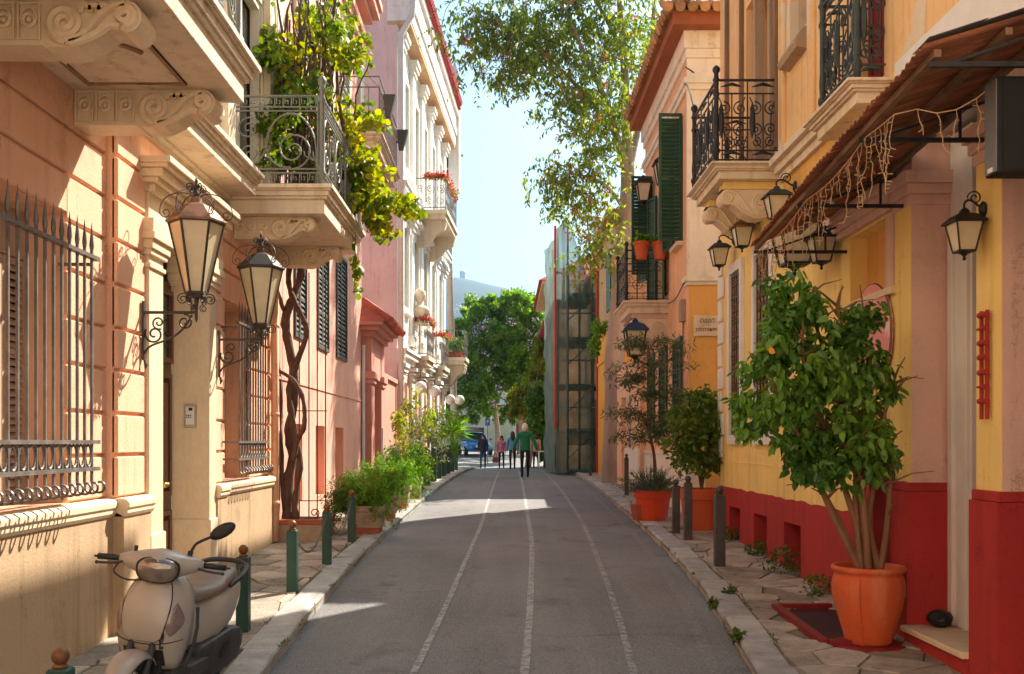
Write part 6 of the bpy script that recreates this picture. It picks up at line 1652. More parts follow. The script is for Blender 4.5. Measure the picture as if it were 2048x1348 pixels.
L4 = limb([Q(1232, 270, 27.5), Q(1170, 190, 26.5), Q(1090, 110, 25.5), Q(1010, 60, 25), Q(945, 20, 24.6)], .07, .015)
L5 = limb([Q(1250, 420, 28.1), Q(1210, 370, 27.4), Q(1160, 350, 27), Q(1110, 350, 26.6)], .06, .012)
L6 = limb([Q(1246, 500, 28.2), Q(1215, 460, 27.6), Q(1170, 450, 27.2)], .05, .012)
L7 = limb([Q(1245, 100, 27.6), Q(1190, 0, 27), Q(1120, -100, 26.5)], .07, .02)
L8 = limb([Q(1215, 210, 26.8), Q(1170, 200, 26), Q(1130, 215, 25.5)], .04, .01)
clu = [(955, 40, 24.6), (985, 60, 24.8), (940, 95, 24.4), (1000, 30, 25), (1010, 90, 25), (1030, 120, 25.2), (1005, 150, 24.7), (1045, 60, 25.4), (1060, 140, 25), (1080, 90, 25.6), (1080, 30, 26), (1115, 60, 26), (1110, 120, 26), (1130, 160, 25.6), (1130, 215, 25.5), (1160, 60, 26.5), (1165, 130, 26), (1160, 190, 25.8), (1180, 240, 26), (1200, 60, 27), (1210, 120, 26.8), (1200, 180, 26.4), (1230, 40, 27), (1245, 110, 27.4), (1250, 180, 27.6), (1225, 230, 27), (1275, 60, 28.4), (1285, 130, 28.8), (1310, 40, 29.6), (1320, 90, 30), (1270, 210, 28.4), (1200, 250, 26.8), (1150, 10, 26), (1240, -30, 27), (1190, -40, 26.5), (1120, -40, 26), (1300, -40, 29), (1060, -30, 25.6),
       (1110, 350, 26.6), (1130, 370, 26.8), (1150, 340, 27), (1165, 390, 27), (1140, 410, 26.8), (1180, 350, 27.2), (1175, 430, 27.2), (1195, 470, 27.4), (1205, 400, 27.4), (1215, 320, 27.4), (1200, 520, 27.3), (1180, 500, 27.2), (1100, 365, 26.5), (1195, 290, 27)]
clu += [(random.uniform(1080, 1340), random.uniform(-330, -50), random.uniform(25, 31)) for _ in range(15)]
C = []; D = []; SD = []
for px, py, Y in clu:
    c = Vector(Q(px, py, Y)); low = py > 300
    for s in range(37 if not low else 24):
        p = c + Vector((random.gauss(0, .36), random.gauss(0, .45), random.gauss(0, .26)))
        a = random.uniform(0, 2*PI); L = random.uniform(.35, .6)
        pts = np.array([(p.x + math.cos(a)*L*t, p.y + math.sin(a)*L*t, p.z + .10*t - .5*L*t*t*1.5) for t in np.linspace(0, 1, 9)])
        C.append(np.repeat(pts[1:], 2, 0) + rng.normal(size=(16, 3)) * .012)
    for s in range(3 if random.random() < .6 else 2):
        p = c + Vector((random.gauss(0, .3), random.gauss(0, .3), random.gauss(0, .22))); SD.append(in_blob(tuple(p), (.11, .11, .15), 34, .1))
leaf_obj("crown", M['tree1'], BT, np.concatenate(C), .135, .38, .85, .12, "stuff")
leaf_obj("seed_clusters", M['seeds'], BT, np.concatenate(SD), .07, .5, .4, .1, "stuff")
tw = MB()
for px, py, Y in clu:
    c = Vector(Q(px, py, Y)); src = min((p for Lb in (L1, L2, L3, L4, L5, L6, L7, L8) for p in Lb), key=lambda p: (p - c).length)
    tw.tube([src, src.lerp(c, .5) + Vector((0, 0, .1)), c], [.026, .018, .008], 5)
    for _ in range(6):
        e = c + Vector((random.gauss(0, .36), random.gauss(0, .4), random.gauss(.05, .22))); m_ = src.lerp(c, random.uniform(.5, .95)); tw.tube([m_, m_.lerp(e, .5) + Vector((0, 0, .06)), e], [.012, .008, .003], 4)
tw.build("branches", M['bark'], BT, kind="stuff")
# ivy plant on the trunk
T = thing("hanging_plant", "leafy plant growing on the wall beside the tree trunk above the lamp", "plant", Q(1200, 700, 29.8))
leaf_obj("leaves", M['fern'], T, np.concatenate([in_blob(Q(1198, 655, 29.6), (.3, .25, .3), 260, .1), in_blob(Q(1190, 690, 29.6), (.22, .2, .3), 200, .1)]), .13, .5, .5, .1, "stuff")

# ------------------------------------------------------------------ orange house and scaffold beyond the tree
M['orange'] = plaster("orange_stucco", H('#d99a3c'), H('#b5762a'))
M['ruin'] = plaster("ruin_stone", H('#b5926c'), H('#86674a'))
OH = thing("orange_house", "narrow orange house between the tree trunk and the netted scaffold", "house", (XR, 31, 0))
xbox("wall", M['orange'], XR - .05, 9, 28.9, 34.0, -.2, 5.4, OH); xbox("upper_wall", M['ruin'], XR + .0, 9, 28.9, 34.0, 5.4, 8.4, OH)
xbox("belt", M['orange'], XR - .09, XR, 28.85, 34.0, 4.4, 4.5, OH)
for z in (5.9,):
    f = xbox("window", M['dgreen'], XR - .04, XR + .02, 30.2, 31.4, z, z + 1.8, OH)
xbox("roof", M['tile'], XR - .3, 9, 28.7, 34.2, 8.4, 8.55, OH)
def netmat(name, c, a):
    m = bpy.data.materials.new(name); m.use_nodes = True; nt = m.node_tree; Lk = nt.links; b = nt.nodes["Principled BSDF"]; out = nt.nodes["Material Output"]
    b.inputs["Roughness"].default_value = .8; geo = _n(nt, "ShaderNodeNewGeometry"); nz = _n(nt, "ShaderNodeTexNoise"); nz.inputs["Scale"].default_value = 1.2; nz.inputs["Detail"].default_value = 6
    Lk.new(geo.outputs["Position"], nz.inputs["Vector"]); cr = _n(nt, "ShaderNodeValToRGB"); cr.color_ramp.elements[0].color = tuple(x*.7 for x in c) + (1,); cr.color_ramp.elements[1].color = tuple(min(1, x*1.35) for x in c) + (1,); Lk.new(nz.outputs["Fac"], cr.inputs[0]); Lk.new(cr.outputs[0], b.inputs["Base Color"])
    tl = _n(nt, "ShaderNodeBsdfTranslucent"); Lk.new(cr.outputs[0], tl.inputs[0]); m1 = _n(nt, "ShaderNodeMixShader"); m1.inputs[0].default_value = .4; Lk.new(b.outputs[0], m1.inputs[1]); Lk.new(tl.outputs[0], m1.inputs[2])
    t = _n(nt, "ShaderNodeBsdfTransparent"); mx = _n(nt, "ShaderNodeMixShader"); mr = _n(nt, "ShaderNodeMapRange"); mr.inputs[1].default_value = .3; mr.inputs[2].default_value = .7; mr.inputs[3].default_value = a - .14; mr.inputs[4].default_value = a + .14
    Lk.new(nz.outputs["Fac"], mr.inputs[0]); Lk.new(mr.outputs[0], mx.inputs[0]); Lk.new(t.outputs[0], mx.inputs[1]); Lk.new(m1.outputs[0], mx.inputs[2]); Lk.new(mx.outputs[0], out.inputs[0]); return m
M['net'] = netmat("green_netting", (.06, .13, .105), .68)
M['netgrey'] = netmat("grey_netting", (.17, .23, .20), .88)
M['redpipe'] = mat("red_pole", (.50, .05, .035), .5, .15, 4, 0)
M['greypipe'] = mat("galvanised_pole", (.22, .24, .24), .5, .2, 4, 0, metal=.4)
SF = thing("scaffold_tower", "tall scaffold wrapped in green debris netting with red poles", "scaffold", (2.5, 37, .7))
sx0, sx1, sy0, sy1 = 1.80, 3.25, 36.0, 40.5
def sheet2(a, c, z0, z1, m, name, bulge=.08, nx=14, nz=40, top=None, nrm=(0, -1)):
    b = MB(); V = []
    for j in range(nz + 1):
        for i in range(nx + 1):
            u, v = i / nx, j / nz; zt = z1 if top is None else z1 + (top - z1) * u
            x = a[0] + (c[0] - a[0]) * u; y = a[1] + (c[1] - a[1]) * u; z = z0 + (zt - z0) * v
            w = bulge * (mnoise.noise((u * 2.5 + a[0], v * 9, 3)) + .5 * mnoise.noise((u * 9, v * 20, 7)))
            V.append((x + nrm[0]*w, y + nrm[1]*w, z))
    n = nx + 1
    b.add(V, [(j*n + i, j*n + i + 1, (j+1)*n + i + 1, (j+1)*n + i) for j in range(nz) for i in range(nx)]); return b.build(name, m, SF, smooth=True)
zb0 = zp(36) - .02
sheet2((sx0, sy0 + .02), (sx0 - .22, sy1), zb0 + 0, 9.2, M['netgrey'], "netting", .10, nrm=(-1, 0), top=9.6)
sheet2((sx0 + .02, sy0), (sx0 + .42, sy0 - .05), zb0, 9.5, M['netgrey'], "netting", .05, 6, top=9.9)
sheet2((sx0 + .44, sy0 - .05), (sx1, sy0 + .1), zb0 + 1.0, 9.9, M['net'], "netting", .10, top=7.0)
sheet2((sx0 + .40, sy0 - .10), (sx1 - .05, sy0 - .06), zb0, zb0 + 1.6, M['net'], "netting_hem", .14, 14, 12)
for x, y, m, h in ((sx0 - .02, sy0 - .14, 'redpipe', 9.6), (sx1 + .05, sy0 - .05, 'redpipe', 8.4), (sx0 + .45, sy0 + .15, 'greypipe', 9.8), (sx0 + .1, sy0 + .25, 'greypipe', 9.6), (sx1 - .1, sy0 + .3, 'greypipe', 8), (sx0 + .1, sy1 - .2, 'greypipe', 9.6), (sx0 + .9, sy0 + .5, 'greypipe', 9.0), (sx0 + .1, sy0 + 2.4, 'greypipe', 9.6)):
    b = MB(); b.tube([(x, y, zb0 + (1.6 if m == 'redpipe' and x < 2 else 0)), (x, y, h)], .045, 8); b.build("pole", M[m], SF)
for z in (2.2, 3.9, 5.6, 7.2):
    b = MB(); b.box(sx0 + .1, sx1, sy0 + .2, sy1 - .2, z, z + .05); b.build("platform", M['oldwood'], SF)
    b = MB(); b.tube([(sx0, sy0 + .12, z + .9), (sx1, sy0 + .12, z + .9)], .025, 6); b.tube([(sx0, sy0 + .12, z - 1.4), (sx1, sy0 + .12, z)], .02, 6); b.build("brace", M['greypipe'], SF)
RB = thing("stone_house", "pale weathered house hidden behind the scaffold netting", "house", (XR, 38, 0))
xbox("wall", M['ruin'], XR + .15, 9, 34.1, 45, -.2, 8.0, RB); xbox("roof", M['tile'], XR - .1, 9, 34.1, 45.2, 8.0, 8.2, RB)
for y in (36.5, 39, 41.5): xbox("window", M['darkglass'], XR + .12, XR + .18, y, y + 1, 3.4, 5.4, RB)
FH = thing("tiled_roof_house", "cream house with red tiled eaves peeping above the blossoming trees", "house", (3, 50, 0))
xbox("wall", M['ochre'], 2.3, 9, 47, 56, 0, 9.2, FH); xbox("soffit", M['soffit'], 1.7, 9, 46.4, 56.5, 9.2, 9.35, FH)
b = MB(); b.hexa([(1.55, 46.2, 9.35), (9, 46.2, 9.35), (9, 56.6, 9.35), (1.55, 56.6, 9.35), (4.6, 49, 11.3), (9, 49, 11.3), (9, 54, 11.3), (4.6, 54, 11.3)]); b.build("roof", M['terrared'], FH)
xbox("lower_roof", M['terrared'], 1.75, 2.3, 47, 55, 7.4, 7.6, FH)

# ------------------------------------------------------------------ far end of the street
M['leafd'] = leafmat("dark_tree_leaves", (.05, .12, .02), (.16, .26, .04), .5, .4)
M['leafb'] = leafmat("bright_tree_leaves", (.08, .19, .025), (.27, .40, .055), .5, .5)
M['leafy'] = leafmat("yellowing_tree_leaves", (.12, .16, .02), (.36, .32, .05), .5, .5)
M['blossom'] = leafmat("lilac_blossom", (.60, .50, .72), (.78, .68, .76), .6, .4)
M['orblossom'] = leafmat("orange_blossom", (.60, .18, .03), (.70, .34, .06), .6, .4)
def bgtree(label, x, y, z0, blobs, m, n, size, blossom=None, bn=0, trunk=True, name="garden_tree"):
    T = thing(name, label, "tree", (x, y, zp(y)), 0, "trees at the end of the street")
    b = MB(); b.tube(smoothpath([(x, y, zp(y) - .1), (x + .15, y, zp(y) + 1.4), (x - .1, y, z0), (x + .2, y, z0 + 1.5)], 5), [.2 - .006*k for k in range(16)], 8); b.build("trunk", M['bark'], T, smooth=True)
    lb = MB()
    for c, r, k in blobs[:6]: lb.tube([(x, y, z0 - .4), ((x + c[0])/2, y, (z0 + c[2])/2 + .2), c], [.09, .05, .02], 6)
    lb.build("limbs", M['bark'], T)
    C = np.concatenate([clumps(c, r, int(k * 1.7), int(n * 1.3), (.36, .36, .30), .35) for c, r, k in blobs]); leaf_obj("crown", m, T, C, size * 1.25, .62, .3, .15, "stuff")
    if blossom is not None:
        C = np.concatenate([clumps(c, np.array(r) * 1.04, max(1, int(k * bn)), 26, (.42, .42, .38), .85) for c, r, k in blobs]); leaf_obj("blossom", blossom, T, C, .11, .8, .2, .1, "stuff")
    return T
B = lambda px, py, Y, rx, ry, rz_, k: (Q(px, py, Y), (rx, ry, rz_), k)
bgtree("broad tree with lilac blossom and dark underside filling the street end", -.6, 60, 4.6, [B(960, 740, 60, 1.7, 1.6, 2.4, 46), B(930, 690, 59, 1.1, 1.3, 2.2, 28), B(1010, 690, 60, 1.6, 1.5, 2.4, 46), B(985, 640, 59, 1.2, 1.3, 1.4, 30), B(1040, 740, 60, 1.5, 1.5, 2.0, 36), B(950, 790, 59, 1.6, 1.3, 1.1, 26), B(1060, 650, 61, 1.2, 1.3, 1.8, 30), B(945, 620, 60, .5, .6, .7, 8), B(1085, 690, 60, .9, 1.2, 2.0, 26), B(1025, 610, 60, 1.0, 1.1, .9, 18), B(1070, 780, 60, 1.0, 1.2, 1.2, 20), B(918, 770, 59, .6, 1.0, 1.4, 12)], M['leafb'], 90, .16, M['blossom'], .45)
bgtree("darker evergreen tree close behind the blossoming one", .9, 66, 4.5, [B(930, 780, 66, 2.0, 1.6, 2.2, 30), B(1000, 760, 67, 2.2, 1.6, 3.0, 40), B(1075, 760, 66, 2.0, 1.6, 3.0, 36)], M['leafd'], 90, .18)
bgtree("smaller yellow-green tree leaning over the pedestrians", 1.2, 54, 3.6, [B(1050, 800, 54, .9, .9, .9, 18), B(1085, 760, 54, .8, .9, 1.4, 22), B(1095, 700, 54, .6, .8, 1.2, 16), B(1085, 830, 53, .7, .7, .8, 14), B(1030, 810, 54, .6, .6, .6, 8)], M['leafy'], 80, .14, M['orblossom'], .12)
bgtree("dark shrub-like tree beside the netted scaffold", 2.0, 49, 3.0, [B(1090, 870, 49, .5, .6, 1.0, 16), B(1080, 800, 49, .6, .6, .9, 14), B(1095, 900, 48.5, .35, .5, .5, 8), B(1075, 840, 49, .45, .5, .7, 10)], M['leafd'], 80, .13)
bgtree("small dark tree peeping over the far end of the white house roof", -2.5, 46, 11.5, [B(900, 335, 46, .35, .5, 1.1, 14)], M['leafd'], 70, .14)
# far wall with doorway, parking sign, café furniture
M['paleyel'] = plaster("pale_yellow_wall", H('#e2d8b0'), H('#c2b590'))
FW = thing("far_garden_house", "pale yellow low building with blue-white trim closing the street", "building", (-1, 74, 1.3))
wall_h = MB(); wall_h.box(-9, .75, 74, 76, .5, 4.4); wall_h.build("wall", M['paleyel'], FW)
xbox("corner_trim", M['whitew'], .55, .78, 73.93, 74, .5, 4.4, FW); xbox("red_wall", mat("brick_red_wall", H('#b04a2c'), .85, .15, 2, .1, 20), .78, 4.5, 74, 76, .5, 3.9, FW)
xbox("window", M['darkglass'], -2.9, -1.6, 73.95, 74, 2.25, 2.9, FW); b = MB(); frame_rect(b, lambda u, v, d: (u, 73.94 - d, v), -3.1, -1.4, 2.1, 3.1, .14, .03); b.build("window_frame", M['whitew'], FW); xbox("roof", M['terra'], -9.2, 4.7, 73.7, 76.2, 4.4, 4.6, FW)
PS = thing("parking_sign", "blue parking sign with white letter P on a thin pole", "sign", (-1.02, 57, zp(57)))
b = MB(); b.tube([(-1.02, 57, zp(57) - .1), (-1.02, 57, 3.2)], .03, 8); b.build("pole", M['greypipe'], PS)
M['signblue'] = mat("sign_blue", (.02, .085, .30), .4, .05, 3, 0)
b = MB(); b.rbox(-1.15, -.89, 56.93, 56.96, 2.78, 3.16, .005); b.build("plate", M['signblue'], PS); lettering("P", -1.02, 2.99, .24, M['white'], PS, 56.925)
lettering("ΙΧ", -1.02, 2.84, .07, M['white'], PS, 56.925)
CT = thing("cafe_table", "white folding table with cloth at the pavement edge by the netting", "table", (1.95, 46, zp(46)))
z = zp(46); b = MB(); b.box(1.5, 2.35, 45.6, 46.4, z + .72, z + .76); b.build("top", M['white'], CT)
for x in (1.54, 2.30):
    for y in (45.64, 46.36): b = MB(); b.tube([(x, y, z), (x, y, z + .72)], .025, 6); b.build("leg", M['white'], CT)
b = MB(); b.box(1.75, 2.33, 45.7, 46.3, z, z + .5); b.build("crate", M['black'], CT)
b = MB(); b.lathe([(.10, 0), (.12, .1), (.05, .14)], (2.0, 46, z + .76), 10); b.build("basket", M['oldwood'], CT)
# hill on the horizon
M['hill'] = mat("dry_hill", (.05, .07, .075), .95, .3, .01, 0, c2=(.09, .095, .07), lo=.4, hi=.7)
hb = MB(); V = []; nx, ny = 60, 14
for j in range(ny + 1):
    for i in range(nx + 1):
        x = -700 + 1500 * i / nx; y = 1150 + 700 * j / ny
        px = CX + F * x / 1500
        ridge = interp([(-5000, 150), (700, 170), (860, 250), (905, 258), (940, 255), (985, 246), (1060, 232), (1180, 205), (1400, 180), (5000, 120)], px)
        t = j / ny; h = ridge * math.sin(min(1, t * 1.6) * PI / 2) * (1 if t < .62 else 1 - (t - .62) * 1.2)
        V.append((x, y, 2 + h + 9 * mnoise.noise((x * .012, y * .012, 0)) * t))
n = nx + 1; hb.add(V, [(j*n + i, j*n + i + 1, (j+1)*n + i + 1, (j+1)*n + i) for j in range(ny) for i in range(nx)])
struct(hb.build("hill", M['hill'], smooth=True))
ob_ = thing("hilltop_tower", "tiny domed observatory tower on the blue hill ridge", "tower", (Xp(926, 1580), 1580, 255))
b = MB(); b.lathe([(5, -12), (5, 6), (6, 7), (4.5, 10), (.5, 12)], (Xp(926, 1580), 1580, 262), 10); b.build("tower", M['whitew'], ob_)
# overhead cable
cb = MB(); cb.tube(smoothpath([w2(.4, 6, 15.2), Q(900, 5, 30), Q(1000, 40, 27), Q(1150, 100, 24), Q(1370, 150, 18.5), (XR - .1, 17.2, 8.3)], 6), .012, 4); tag(cb.build("overhead_cable", M['black']), "thin black cable crossing the sky from the roof to the peach house", "cable")
cb = MB(); cb.tube(smoothpath([(XR - .1, 17.3, 8.05), (2.75, 15, 7.15), (2.47, 13.1, 6.2)], 6), .012, 4); tag(cb.build("overhead_cable", M['black']), "short black cable sagging to the iron balcony post", "cable")
# haze
hz = MB(); hz.box(-1500, 1500, -60, 2600, -6, 300); hzo = hz.build("haze", None)
hm = bpy.data.materials.new("haze_air"); hm.use_nodes = True; nt = hm.node_tree; nt.nodes.remove(nt.nodes["Principled BSDF"]); pv = nt.nodes.new("ShaderNodeVolumePrincipled"); pv.inputs["Color"].default_value = (.45, .74, 1.0, 1); pv.inputs["Density"].default_value = .00020; pv.inputs["Anisotropy"].default_value = .2
nt.links.new(pv.outputs[0], nt.nodes["Material Output"].inputs["Volume"]); hzo.data.materials.clear(); hzo.data.materials.append(hm); hzo["kind"] = "stuff"; hzo["label"] = "thin pale air haze over the street and hill"
# ------------------------------------------------------------------ parked scooter
M['scoot'] = mat("scooter_paint", H('#a59a8d'), .34, .06, 3, .0, 40, coat=.25, spec=.5)
M['seatv'] = mat("beige_vinyl", H('#857260'), .42, .1, 5, .12, 70)
M['dgrey'] = mat("dark_grey_plastic", (.045, .043, .042), .5, .2, 6, .08, 70)
M['tyre'] = mat("tyre_rubber", (.018, .018, .018), .8, .2, 10, .2, 60)
M['lens'] = mat("headlamp_lens", (.22, .18, .15), .06, .4, 12, 0, spec=.8, coat=.8, metal=.45)
M['amber'] = mat("indicator_lens", H('#7d6a62'), .12, .25, 14, 0, spec=.7, coat=.4)
M['chrome'] = mat("dull_chrome", (.5, .48, .45), .25, .1, 6, 0, metal=1)
M['scuff'] = mat("scraped_black", (.03, .022, .018), .7, .4, 20, .3, 60)
S = thing("scooter", "dusty beige motor scooter leaning on its stand beside the plinth wall", "scooter", (-2.08, 6.18, zp(6.18) - .01))
S.rotation_euler = (0, R(7), R(-5)); S.scale = (.96, .96, .94)
A = dict(world=False)
def scoot_loop(w, yf, yb, z, n=22, p=.75, rake=0.0):
    L = []
    for i in range(n):
        t = PI * i / (n - 1); c, s_ = math.cos(t), math.sin(t)
        L.append((w * (abs(c) ** .66) * (1 if c > 0 else -1), yb + (yf - yb) * s_ ** p, z + rake * s_))
    for i in range(1, 6): L.append((-w + 2 * w * i / 6, yb + .015 * math.sin(PI * i / 6), z))
    return L
ap = [(.36, .165, -.43, -.33), (.42, .185, -.47, -.335), (.50, .205, -.515, -.33), (.58, .216, -.545, -.32), (.66, .218, -.55, -.31), (.74, .210, -.54, -.30), (.81, .192, -.515, -.285), (.87, .162, -.485, -.275), (.91, .128, -.455, -.27), (.935, .085, -.43, -.28)]
b = MB(); b.loft([scoot_loop(w, yf, yb, z) for z, w, yf, yb in ap]); b.build("leg_shield", M['scoot'], S, smooth=True, **A)
def apx(z, k):                                   # shield surface point at height z, -1<k<1 across
    for (z0, w0, f0, b0), (z1, w1, f1, b1) in zip(ap, ap[1:]):
        if z0 <= z <= z1:
            t = (z - z0) / (z1 - z0); w, yf, yb = w0 + (w1-w0)*t, f0 + (f1-f0)*t, b0 + (b1-b0)*t
            x = w * k; c = abs(k) ** (1/.66); s_ = math.sqrt(max(0, 1 - c*c)); return x, yb + (yf - yb) * s_ ** .75
b = MB(); V = []; nz, nx = 14, 10
for off in (0, 1):
    for j in range(nz + 1):
        z = .545 + (.90 - .545) * j / nz; kk = .50 + .22 * math.sin(PI * .5 * j / nz) - (.12 if j == 0 else 0)
        for i in range(nx + 1):
            k = kk * (2 * i / nx - 1); x, y = apx(z, k); V.append((x, y - (.010 if off else -.01), z))
n = nx + 1; N2 = n * (nz + 1)
Fs = [(N2 + j*n + i, N2 + j*n + i + 1, N2 + (j+1)*n + i + 1, N2 + (j+1)*n + i) for j in range(nz) for i in range(nx)]
for i in range(nx): Fs += [(i, i + 1, N2 + i + 1, N2 + i), (nz*n + i, nz*n + i + 1, N2 + nz*n + i + 1, N2 + nz*n + i)]
for j in range(nz): Fs += [(j*n, (j+1)*n, N2 + (j+1)*n, N2 + j*n), (j*n + nx, (j+1)*n + nx, N2 + (j+1)*n + nx, N2 + j*n + nx)]
b.add(V, Fs); np_ = sharp(b.build("nose_panel", M['scoot'], S, smooth=True, **A), 40)
edge = [V[N2 + j*n] for j in range(nz, -1, -1)] + [V[N2 + i] for i in range(nx + 1)] + [V[N2 + j*n + nx] for j in range(nz + 1)]
b = MB(); b.tube([(e_[0] * 1.012, e_[1] + .006, e_[2] - (.004 if 0 else 0)) for e_ in edge], .0045, 5); b.build("panel_seam", M['black'], np_, **A)
for s_ in (-1, 1):
    b = MB(); V = []
    for j in range(13):
        z = .585 + .20 * j / 12; ww = math.sin(PI * ((j + .1) / 12.2) ** .8)
        for i in range(5):
            k = (.74 + .09 * (j / 12) + .26 * ww * (i / 4 - .5) * 1.3) ; x, y = apx(z, min(.985, k)); V.append((s_ * x * 1.01, y - .006 - .006 * math.sin(PI * i / 4), z))
    b.add(V, [(j*5 + i, j*5 + i + 1, (j+1)*5 + i + 1, (j+1)*5 + i) for j in range(12) for i in range(4)]); b.build("indicator", M['amber'], S, smooth=True, **A)
b = MB(); V = []
for j in range(7):
    z = .50 + .13 * j / 6
    for i in range(4): x, y = apx(z, .50 + .035 * i + .05 * mnoise.noise((j * .9, i * .8, 2))); V.append((x, y - .004 - .0015*(j % 2), z))
b.add(V, [(j*4 + i, j*4 + i + 1, (j+1)*4 + i + 1, (j+1)*4 + i) for j in range(6) for i in range(3) if (i + j) % 4 != 3]); b.build("scrape", M['scuff'], S, **A)
for s_ in (-1, 1):
    b = MB(); V = []
    for j in range(6):
        z = .385 + .11 * j / 5
        for i in range(5): x, y = apx(z, .30 + .10 * i - .02 * j); V.append((s_ * x, y - .004, z))
    b.add(V, [(j*5 + i, j*5 + i + 1, (j+1)*5 + i + 1, (j+1)*5 + i) for j in range(5) for i in range(4)]); b.build("air_intake", M['black'], S, **A)
for z in (.525,):
    b = MB(); b.tube([(apx(z + .035 * abs(k_) ** 2, k_)[0], apx(z + .035 * abs(k_) ** 2, k_)[1] - .001, z + .035 * abs(k_) ** 2) for k_ in [-.96 + 1.92 * i / 24 for i in range(25)]], .0035, 5); b.build("panel_seam", M['black'], S, **A)
# inner leg shield, floor, side covers
b = MB(); b.loft([[(-w, y, z0), (w, y, z0), (w * 1.02, y, z1), (-w * 1.02, y, z1)] for y, w, z0, z1 in ((-.36, .15, .28, .40), (-.20, .19, .24, .34), (.10, .19, .24, .34), (.2, .17, .24, .40))]); b.build("floor_board", M['dgrey'], S, bevel=.02, **A)
for s_ in (-1, 1):
    b = MB(); b.loft([[(s_ * x, y, z), (s_ * (x + .012), y, z), (s_ * (x + .012), y + .03, z), (s_ * x, y + .03, z)] for x, y, z in ((.19, -.34, .36), (.228, -.33, .50), (.236, -.325, .62), (.22, -.315, .74))]); b.build("edge_trim", M['dgrey'], S, **A)
def ell(y, w, z0, z1, n=20, p=2.6):
    L = []; cz, h = (z0 + z1) / 2, (z1 - z0) / 2
    for i in range(n):
        t = 2*PI*i/n; c, s_ = math.cos(t), math.sin(t); L.append((w * abs(c) ** (2/p) * (1 if c > 0 else -1), y, cz + h * abs(s_) ** (2/p) * (1 if s_ > 0 else -1)))
    return L
b = MB(); b.loft([ell(y, w, z0, z1) for y, w, z0, z1 in ((.04, .10, .40, .66), (.10, .15, .36, .70), (.25, .185, .36, .73), (.45, .19, .42, .755), (.62, .165, .52, .775), (.74, .125, .60, .78), (.80, .07, .66, .775))]); b.build("rear_body", M['scoot'], S, smooth=True, **A)
b = MB(); b.loft([ell(y, w, z0, z1) for y, w, z0, z1 in ((-.02, .07, .70, .75), (.02, .115, .69, .785), (.12, .145, .695, .80), (.24, .15, .70, .795), (.36, .15, .71, .80), (.42, .152, .715, .84), (.54, .145, .73, .86), (.66, .12, .75, .86), (.70, .07, .77, .84))]); b.build("seat", M['seatv'], S, smooth=True, **A)
b = MB(); b.tube(smoothpath([(-.16, .42, .76), (-.185, .58, .82), (-.14, .76, .86), (0, .82, .87), (.14, .76, .86), (.185, .58, .82), (.16, .42, .76)], 6), .018, 8); b.build("grab_rail", M['dgrey'], S, smooth=True, **A)
b = MB(); b.loft([ell(y, w, z0, z1, p=3) for y, w, z0, z1 in ((.78, .10, .66, .78), (.83, .09, .67, .76))]); b.build("tail_lamp", M['amber'], S, smooth=True, **A)
b = MB(); b.loft([[(x0, y, z0), (x1, y, z0), (x1, y, z1), (x0, y, z1)] for y, x0, x1, z0, z1 in ((.02, .06, .16, .22, .40), (.14, .06, .20, .18, .44), (.42, .07, .215, .19, .47), (.62, .07, .205, .22, .44), (.78, .08, .17, .27, .38))]); e = b.build("engine_cover", M['dgrey'], S, bevel=.025, **A)
for k in range(2): b = MB(); b.hexa([(.216, .22 + .05*k, .30), (.222, .22 + .05*k, .30), (.222, .25 + .05*k, .30), (.216, .25 + .05*k, .30), (.216, .30 + .05*k, .39), (.222, .30 + .05*k, .39), (.222, .33 + .05*k, .39), (.216, .33 + .05*k, .39)]); b.build("vent_slot", M['black'], e, **A)
b = MB(); b.tube([(-.16, .1, .24), (-.17, .4, .22), (-.17, .85, .30)], [.03, .06, .055], 10); b.build("exhaust", M['chrome'], S, smooth=True, **A)
def wheel(y, r, w, nm):
    t = MB(); L = []
    for k in range(33):
        a = 2*PI*k/32; L.append([(w*.5*math.cos(u), y + (r - .045 + .045*math.sin(u)) * math.cos(a), r + (r - .045 + .045*math.sin(u)) * math.sin(a)) for u in [2*PI*j/10 for j in range(10)]])
    t.loft(L, cap=False); tw_ = t.build("wheel", M['tyre'], S, smooth=True, **A)
    q = MB(); q.lathe([(.03, -.05), (.06, -.04), (.06, .04), (.03, .05)], (0, 0, 0), 12); q.v = [(v[2], y + v[0], r + v[1]) for v in q.v]
    for k in range(5): a = 2*PI*k/5; q.tube([(0, y + .05*math.cos(a), r + .05*math.sin(a)), (0, y + (r-.07)*math.cos(a), r + (r-.07)*math.sin(a))], [.022, .016], 6)
    q.tube([(0, y + (r-.07)*math.cos(2*PI*k/24), r + (r-.07)*math.sin(2*PI*k/24)) for k in range(25)], .022, 6); q.build("rim", M['steel'], tw_, **A)
wheel(-.64, .235, .11, "f"); wheel(.63, .235, .12, "r")
# front fender
b = MB(); L = []
for k in range(15):
    a = R(12 + 142 * k / 14); hw = .092 * (.72 + .28 * math.sin(PI * k / 14)); r_ = .275
    L.append([(hw * math.sin(u) , -.64 - (r_ - .055 * (1 - math.cos(u))) * math.cos(PI - a) * -1 * -1, .235 + (r_ - .055 * (1 - math.cos(u))) * math.sin(a)) for u in [-1.35 + 2.7 * j / 10 for j in range(11)]])
b.loft(L, cap=False, closed=False); f = b.build("front_fender", M['scoot'], S, smooth=True, **A); md = f.modifiers.new("thickness", 'SOLIDIFY'); md.thickness = .006
for s_ in (-1, 1): b = MB(); b.tube([(s_*.075, -.64, .235), (s_*.07, -.56, .44), (s_*.06, -.46, .62)], .020, 8); b.build("fork_leg", M['dgrey'], S, smooth=True, **A)
